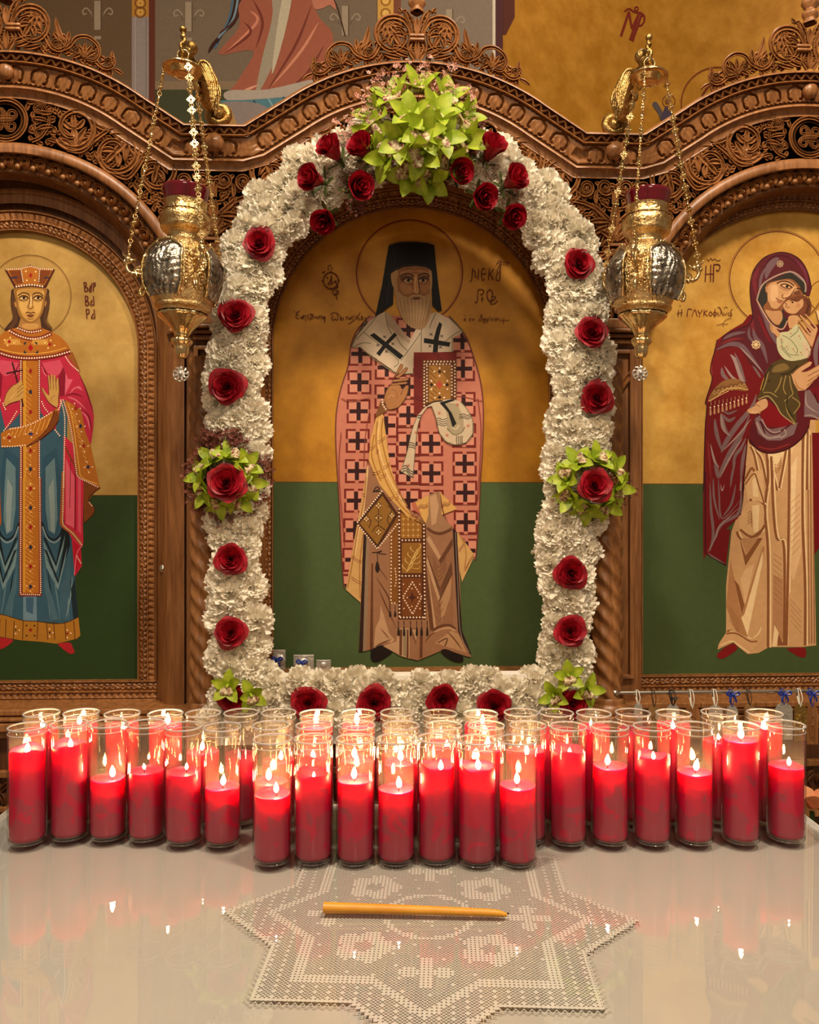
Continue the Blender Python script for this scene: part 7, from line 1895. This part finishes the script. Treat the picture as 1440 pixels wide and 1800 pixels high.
# ------------------------------------------------------------------ red jar candles
JR, JH = .0283, .178
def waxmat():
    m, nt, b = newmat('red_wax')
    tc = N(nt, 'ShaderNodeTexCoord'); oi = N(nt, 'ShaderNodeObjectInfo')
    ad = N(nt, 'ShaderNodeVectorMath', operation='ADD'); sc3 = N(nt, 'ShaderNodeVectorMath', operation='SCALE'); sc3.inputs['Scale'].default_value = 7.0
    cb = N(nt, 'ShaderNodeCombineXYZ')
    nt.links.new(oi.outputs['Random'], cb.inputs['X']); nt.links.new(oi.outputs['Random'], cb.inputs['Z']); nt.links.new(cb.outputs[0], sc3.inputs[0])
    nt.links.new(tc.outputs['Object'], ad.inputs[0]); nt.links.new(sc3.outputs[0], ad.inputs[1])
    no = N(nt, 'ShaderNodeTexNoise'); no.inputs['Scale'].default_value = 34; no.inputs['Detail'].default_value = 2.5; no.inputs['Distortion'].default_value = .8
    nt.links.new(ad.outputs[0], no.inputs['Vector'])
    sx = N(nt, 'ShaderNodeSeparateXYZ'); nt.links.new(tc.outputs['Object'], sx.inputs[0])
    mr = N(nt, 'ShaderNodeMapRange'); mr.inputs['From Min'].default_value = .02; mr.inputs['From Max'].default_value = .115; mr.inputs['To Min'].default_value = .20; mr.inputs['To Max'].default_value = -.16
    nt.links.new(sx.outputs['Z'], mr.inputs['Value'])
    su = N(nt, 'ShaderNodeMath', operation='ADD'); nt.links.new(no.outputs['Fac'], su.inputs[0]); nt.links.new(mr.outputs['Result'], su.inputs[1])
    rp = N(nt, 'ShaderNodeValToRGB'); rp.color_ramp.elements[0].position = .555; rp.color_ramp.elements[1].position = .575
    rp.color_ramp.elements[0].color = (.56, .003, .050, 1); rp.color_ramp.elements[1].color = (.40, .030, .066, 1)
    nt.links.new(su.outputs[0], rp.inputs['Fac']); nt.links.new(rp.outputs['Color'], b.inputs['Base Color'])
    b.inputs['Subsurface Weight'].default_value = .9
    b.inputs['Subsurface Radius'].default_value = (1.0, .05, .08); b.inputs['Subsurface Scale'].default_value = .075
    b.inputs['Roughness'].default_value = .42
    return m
M['wax'] = waxmat()
def flamemat():
    m = bpy.data.materials.new('flame'); m.use_nodes = True; nt = m.node_tree
    for nn_ in list(nt.nodes): nt.nodes.remove(nn_)
    o = N(nt, 'ShaderNodeOutputMaterial'); e_ = N(nt, 'ShaderNodeEmission'); e_.inputs[0].default_value = (1, .60, .26, 1); e_.inputs[1].default_value = 250
    nt.links.new(e_.outputs[0], o.inputs['Surface']); return m
M['flame'] = flamemat()
mg_, ntg, bg_ = newmat('solid_glass')
bg_.inputs['Transmission Weight'].default_value = .62; bg_.inputs['IOR'].default_value = 1.45; bg_.inputs['Roughness'].default_value = .1; bg_.inputs['Base Color'].default_value = (1, .985, .96, 1)
M['rimglass'] = mg_
jar = MB().lathe([(0, .0012), (.020, .0008), (.0255, .0015), (.0278, .004), (JR, .009), (JR, JH-.012), (.0279, JH-.009), (.0275, JH-.006), (.0278, JH-.002)], 40)
JAR = jar.mesh('glass_wall', M['jar'])
jb = MB().lathe([(0, .0045), (.020, .0042), (.0262, .006), (.0268, .008)], 40); jb.tube([(.0268*math.cos(t), .0268*math.sin(t), .0035) for t in [2*math.pi*i/40 for i in range(40)]], .0011, 6, True)
JBASE = jb.mesh('glass_base', M['jar_rim'])
rimm = MB().tube([(.0276*math.cos(t), .0276*math.sin(t), JH-.0015) for t in [2*math.pi*i/44 for i in range(44)]], .0015, 8, True)
rimm.tube([(.0279*math.cos(t), .0279*math.sin(t), JH-.010) for t in [2*math.pi*i/44 for i in range(44)]], .0007, 6, True)
JRIM = rimm.mesh('glass_rim', M['rimglass'])
fl_ = MB().lathe([(0, 0), (.0016, .0005), (.0030, .003), (.0038, .0065), (.0034, .011), (.0020, .0155), (.0008, .0190), (0, .0212)], 12)
FLAME = fl_.mesh('flame', M['flame'])
WICK = MB().tube([(0, 0, -.004), (.0004, 0, .002), (.0012, .0002, .0075)], .0008, 5).mesh('wick', M['wick'])
crng = random.Random(11)
WR = JR-.0026
def wax_mesh(h, crust, seed):
    r_ = random.Random(seed); prof = [(0, .0062), (WR-.004, .0062), (WR-.0012, .008), (WR, .012)]
    n = 8
    for i in range(n+1): prof.append((WR, .012+(h-.012)*i/n))
    ph = r_.uniform(0, 6)
    if crust: prof += [(WR-.0008, h+.0012), (WR-.0022, h+.0006), (WR-.0034, h-.006), (WR-.006, h-.011), (.014, h-.0125), (0, h-.0125)]; zf = h-.0125
    else: prof += [(WR-.0006, h+.0008), (WR-.0018, h-.0006), (WR-.004, h-.0026), (.014, h-.0034), (0, h-.0034)]; zf = h-.0034
    mb = MB()
    rows = []
    for q, z in prof:
        row = []
        for k_ in range(40):
            t = 2*math.pi*k_/40; dz = 0
            if z > h-.003 and q > .018: dz = (.0022 if crust else .0006)*math.sin(2*t+ph)+(.0014 if crust else .0003)*math.sin(5*t+ph*2)
            row.append((q*math.cos(t), q*math.sin(t), z+dz))
        rows.append(row)
    mb.grid(rows, True)
    return mb.mesh('wax', M['wax']), zf
def jar_candle(px, Y, wax_front_px, crust, fdx, lit, label, group):
    X = (px-720)/F*Y
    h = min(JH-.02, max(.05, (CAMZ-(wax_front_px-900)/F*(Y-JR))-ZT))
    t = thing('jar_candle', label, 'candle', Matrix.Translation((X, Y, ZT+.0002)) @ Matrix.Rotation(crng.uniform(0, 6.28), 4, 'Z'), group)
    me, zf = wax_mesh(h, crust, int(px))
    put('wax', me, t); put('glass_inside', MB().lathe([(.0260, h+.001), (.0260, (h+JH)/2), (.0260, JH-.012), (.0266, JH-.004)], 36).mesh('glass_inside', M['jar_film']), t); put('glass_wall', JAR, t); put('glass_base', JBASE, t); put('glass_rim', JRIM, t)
    a_ = crng.uniform(0, 6.28); d = crng.uniform(.001, .007)
    ox, oy = d*math.cos(a_), d*math.sin(a_)
    put('wick', WICK, t, loc=(ox, oy, zf))
    if lit:
        s = lit
        put('flame', FLAME, t, Matrix.Translation((ox+.0012, oy, zf+.0055)) @ Matrix.Rotation(crng.uniform(-.15, .15), 4, 'X') @ Matrix.Diagonal((s, s, s*.76, 1)))
    return t
ORD = ['first', 'second', 'third', 'fourth', 'fifth', 'sixth', 'seventh', 'eighth', 'ninth', 'tenth', 'eleventh', 'twelfth', 'thirteenth', 'fourteenth', 'fifteenth', 'sixteenth', 'seventeenth', 'eighteenth', 'nineteenth']
def lev(wy, rimy): return 'nearly full' if wy-rimy < 62 else ('three-quarter full' if wy-rimy < 95 else 'half burnt')
FRONT = [(479,1408,0,.9),(551,1370,1,.5),(625,1382,0,1.05),(696,1398,0,1.0),(768,1355,1,.9),(839,1357,1,1.0),(910,1392,0,1.0)]
for i, (x, wy, cr_, lt) in enumerate(FRONT):
    jar_candle(x, 1.169+[0,-.002,0,0,-.004,.004,.004][i]*-1, wy, cr_, 0, lt, 'red jar candle in the short front row, %s from the left, %s' % (ORD[i], lev(wy, 1297)), 'jar candles in the short front row')
MID = [(48,1493,1327,1,1.0),(122,1484,1317,1,.9),(190,1484,1378,0,1.1),(257.5,1485,1365,0,.55),(323,1492,1367,0,.6),(391,1494,1393,0,1.0),
       (476,1489,1385,0,1.1),(552,1489,1335,1,.9),(628,1489,1345,0,1.0),(705,1489,1350,0,1.1),(780,1489,1318,1,.9),(855,1489,1325,0,1.0),(928,1489,1328,1,.9),
       (999,1492,1328,1,.7),(1072.5,1492,1356,0,1.0),(1146.5,1492,1337,1,.7),(1221,1491,1367,0,1.1),(1302,1490,1309,0,1.15),(1382,1487,1356,0,.8)]
for i, (x, by, wy, cr_, lt) in enumerate(MID):
    Y = 715.9/(by-900)+JR
    lb = ('middle-row red jar candle, %s from the left end, %s' % (ORD[i], lev(wy, 1274)) if i < 6 else ('red jar candle standing behind the %s candle of the short front row' % ORD[i-6] if i < 13 else 'middle-row red jar candle, %s from the right end, %s' % (ORD[18-i], lev(wy, 1274))))
    jar_candle(x, Y, wy, cr_, 0, lt, lb, 'jar candles in the middle row')
BACK = [(73,1290,0,.9),(143,1284,0,.9),(215,1276,1,.8),(291,1272,0,1.1),(357,1330,0,.9),(424,1335,0,0),(490,1345,0,.9),(557,1270,0,1.1),(630,1270,0,1.1),(699,1335,0,.8),(773,1330,0,.9),(845,1274,0,.9),(917,1330,0,.9),(978,1290,0,0),(1044,1285,0,.6),(1113,1290,0,0),(1184,1276,1,.8),(1264,1310,0,.6),(1345,1285,1,1.0)]
for i, (x, wy, cr_, lt) in enumerate(BACK):
    jar_candle(x, 1.3195+crng.uniform(-.004, .004), wy, cr_, 0, lt, 'red jar candle in the back row, %s from the left, %s' % (ORD[i], lev(wy, 1252)), 'jar candles in the back row')
# ------------------------------------------------------------------ votive rail with hanging plaques
wR = .075
u0, zR = I(1084, 1218, wR); u1, _ = I(1560, 1226, wR)
rail = thing('votive_rail', 'slim steel rail below the right icon with small plaques hanging from it', 'rail', iso_at(u0, wR, zR))
MB().tube([(0, 0, 0), (u1-u0, 0, 0)], .0048, 12).build('rod', M['rod'], rail)
fn = MB(); fn.sphere((-.004, 0, 0), .011, 8); fn.lathe([(0, 0), (.009, 0), (.010, .004), (.006, .006), (0, .006)], 14, (-.004, 0, .010)); fn.sphere((.0, -.004, -.02), .007, 6); fn.build('end_cap', M['chrome'], rail)
MB().box(-.010, .006, 0, .072, -.008, .008, .002).build('wall_bracket', M['chrome'], rail, smooth=False)
wood_tag = simple('olive_wood', L(150, 112, 66), .5, vary=(L(120, 84, 44), 40))
gold_tag = simple('gilt_tin', L(190, 160, 90), .35, 1, bump=(.9, 140))
def ribbon_bow(mb, c, s):
    x, y, z = c
    for sg in (-1, 1):
        mb.tube(catmull([(x, y, z), (x+sg*s*.7, y-.002, z+s*.5), (x+sg*s*1.1, y-.003, z+s*.1), (x+sg*s*.5, y-.002, z-s*.1), (x, y, z)], 4), s*.16, 5)
        mb.tube(catmull([(x, y-.001, z), (x+sg*s*.4, y-.003, z-s*.6), (x+sg*s*.55, y-.002, z-s*1.3)], 4), s*.15, 5)
    mb.sphere((x, y-.002, z), s*.26, 5)
PLQ = [(1122,1236,1290,15,'white','white','white looped cord with a pale plaque at the left end of the rail','silver_plain'),
       (1150,1240,1300,22,'wood',None,'narrow olive wood plaque second from the left on the rail',None),
       (1183,1238,1292,22,'silver','black','dull silver plaque hung from knotted black cords',None),
       (1217,1242,1298,26,'wood2','white','wide dark wooden plaque hung by a white cord',None),
       (1258,1240,1300,24,'silver','white','grey tin plaque left of the blue bow',None),
       (1287,1240,1300,20,'silver','blue','silver plaque tied with a large blue bow',None),
       (1318,1238,1286,19,'wood',None,'light wooden plaque with a rounded top right of the blue bow',None),
       (1378,1236,1300,30,'silver','blue','large silver plaque with a blue ribbon loop near the right end',None),
       (1407,1238,1302,22,'gold','white','gilt stamped plaque between the large silver one and the last wooden one',None),
       (1428,1240,1308,20,'wood2','blue','dark wooden plaque under a flat blue ribbon at the right end',None)]
for px, y0, y1, wd, kd, rb, lb, _ in PLQ:
    w = wR+.012; ua, za = I(px-wd/2, y0, w); ub, zb = I(px+wd/2, y1, w); uc = (ua+ub)/2
    hw, hh = (ub-ua)/2, (za-zb)
    t = thing('votive_plaque', lb, 'plaque', iso_at(uc, w, zb), 'votive plaques on the rail')
    mt = {'wood': wood_tag, 'wood2': M['wood_flat'], 'silver': M['silver_plain'], 'gold': gold_tag, 'white': M['silver_plain']}[kd]
    pts = [(-hw, 0), (hw, 0), (hw, hh*.82), (hw*.75, hh*.95), (hw*.3, hh), (-hw*.3, hh), (-hw*.75, hh*.95), (-hw, hh*.82)]
    mb = MB(); n = len(pts)
    mb.add([(x, -.002, z) for x, z in pts], [tuple(range(n))]); mb.add([(x, .002, z) for x, z in pts], [tuple(reversed(range(n)))]); mb.f += [(i, n+i, n+(i+1) % n, (i+1) % n) for i in range(n)]
    mb.build('plate', mt, t, smooth=False)
    em = MB(); em.tube([(hw*.6*math.cos(q), -.0026, hh*.42+hh*.3*math.sin(q)) for q in [2*math.pi*i/16 for i in range(16)]], .0011, 5, True); em.sphere((0, -.003, hh*.5), hw*.22, 5, (1, .4, 1)); em.tube([(0, -.003, hh*.2), (0, -.003, hh*.45)], hw*.16, 6); em.build('relief', mt, t)
    cd = MB(); top = hh + (zR-(zb+hh))
    cm_ = {'white': M['white'], 'black': M['black'], 'blue': M['blue'], None: M['wick']}[rb]
    for q in ((-1, 1) if rb != 'black' else (-2, -1, 1, 2)):
        cd.tube(catmull([(0, -.001, hh*.93), (q*.004, -.003, (hh+top)/2), (q*.003, .006, top+.005), (q*.001, .014, top+.006), (q*.002, .020, top-.002), (0, .002, hh*.95)], 4), .0009 if rb != 'white' else .0012, 5)
    cd.build('cord', cm_, t)
    if rb in ('blue', 'black'):
        bw = MB(); ribbon_bow(bw, (0, -.004, top-.004 if rb == 'blue' else top-.012), .015 if rb == 'blue' else .008); bw.build('bow', cm_, t)
# small silver offerings leaning on the frame below the middle icon
for px, py0, py1, wd, rb, lb in ((491,1142,1174,22,1,'small silver votive with blue ribbon in the lower left corner of the middle icon'),(534,1151,1174,36,1,'wide silver votive tied with a blue bow at the foot of the middle icon'),(569,1160,1174,26,0,'low silver votive without ribbon at the foot of the middle icon')):
    w = -.045; ua, za = I(px-wd/2, py0, w); ub, zb = I(px+wd/2, py1+4, w); zb = T(0, 1202)[2] if False else zb
    hw, hh = (ub-ua)/2, za-zb
    t = thing('votive_plaque', lb, 'plaque', iso_at((ua+ub)/2, w, zb), 'silver votives below the middle icon')
    mb = MB().box(-hw, hw, -.002, .002, 0, hh, .001); mb.build('plate', M['silver_plain'], t, smooth=False)
    em = MB(); em.sphere((0, -.002, hh*.5), hh*.3, 6, (1.1, .35, 1)); em.tube([(hw*.85*x, -.002, hh*.5+hh*.42*z) for x, z in ((-1, -1), (1, -1), (1, 1), (-1, 1))], .001, 5, True); em.build('relief', M['silver_plain'], t)
    if rb:
        bw = MB(); ribbon_bow(bw, (-.004, -.008, hh*.55), .013); bw.build('bow', M['blue'], t)
# little ledge they stand on
u0, z0 = I(478, 1180, -.03); u1, _ = I(962, 1180, -.03)
lz = I(534, 1178, -.045)[1]
MB().box(u0, u1, .02, .085, lz-.012, lz).build('icon_ledge', M['wood'], ic, smooth=False)
# peach bloom with leaves standing on the floor behind the right end of the table
pf = thing('potted_flower', 'peach lily-like bloom with green leaves behind the right end of the table', 'flower')
fp_ = Vector(PW(1432, 1400, 1.62)); pf.location = (fp_.x, fp_.y, 0)
pt = MB().lathe([(0, 0), (.075, 0), (.08, .01), (.10, .2), (.105, .21), (.095, .21), (.09, .19), (0, .19)], 28); pt.build('pot', simple('terracotta', L(150, 84, 50), .7), pf)
stm = MB().tube(catmull([(0, 0, .18), (.01, 0, .45), (-.005, 0, fp_.z-.03)], 6), .005, 7); stm.build('stalk', M['leaf'], pf)
peach = translucent('peach_petal', L(226, 140, 96), L(238, 168, 120), .3, 20)
for k in range(5):
    pm = MB(); petal_grid(pm, lambda s, q: (.004+.026*math.sin(s*1.5)+.012*max(0, s-.75), q*.020*math.sin(math.pi*min(1, s*.8+.15)), .042*s-.02*max(0, s-.7)), 7, 4); rot_mb(pm, k*1.257+.5)
    pm.build('petal', peach, pf, loc=(0, 0, fp_.z-.025))
MB().sphere((0, 0, fp_.z-.012), .008, 6, (1, 1, 1.4)).build('flower_heart', M['wax_br'], pf)
for k in range(7):
    lm = MB(); petal_grid(lm, lambda s, q: (.01+.14*s, q*.024*math.sin(math.pi*min(1, s*.93+.05)), .20*s-.14*s*s+.01*q*q), 8, 4); rot_mb(lm, k*.9+.2)
    lm.build('leaf', M['leaf'], pf, loc=(0, 0, fp_.z-.12-.06*(k % 3)))
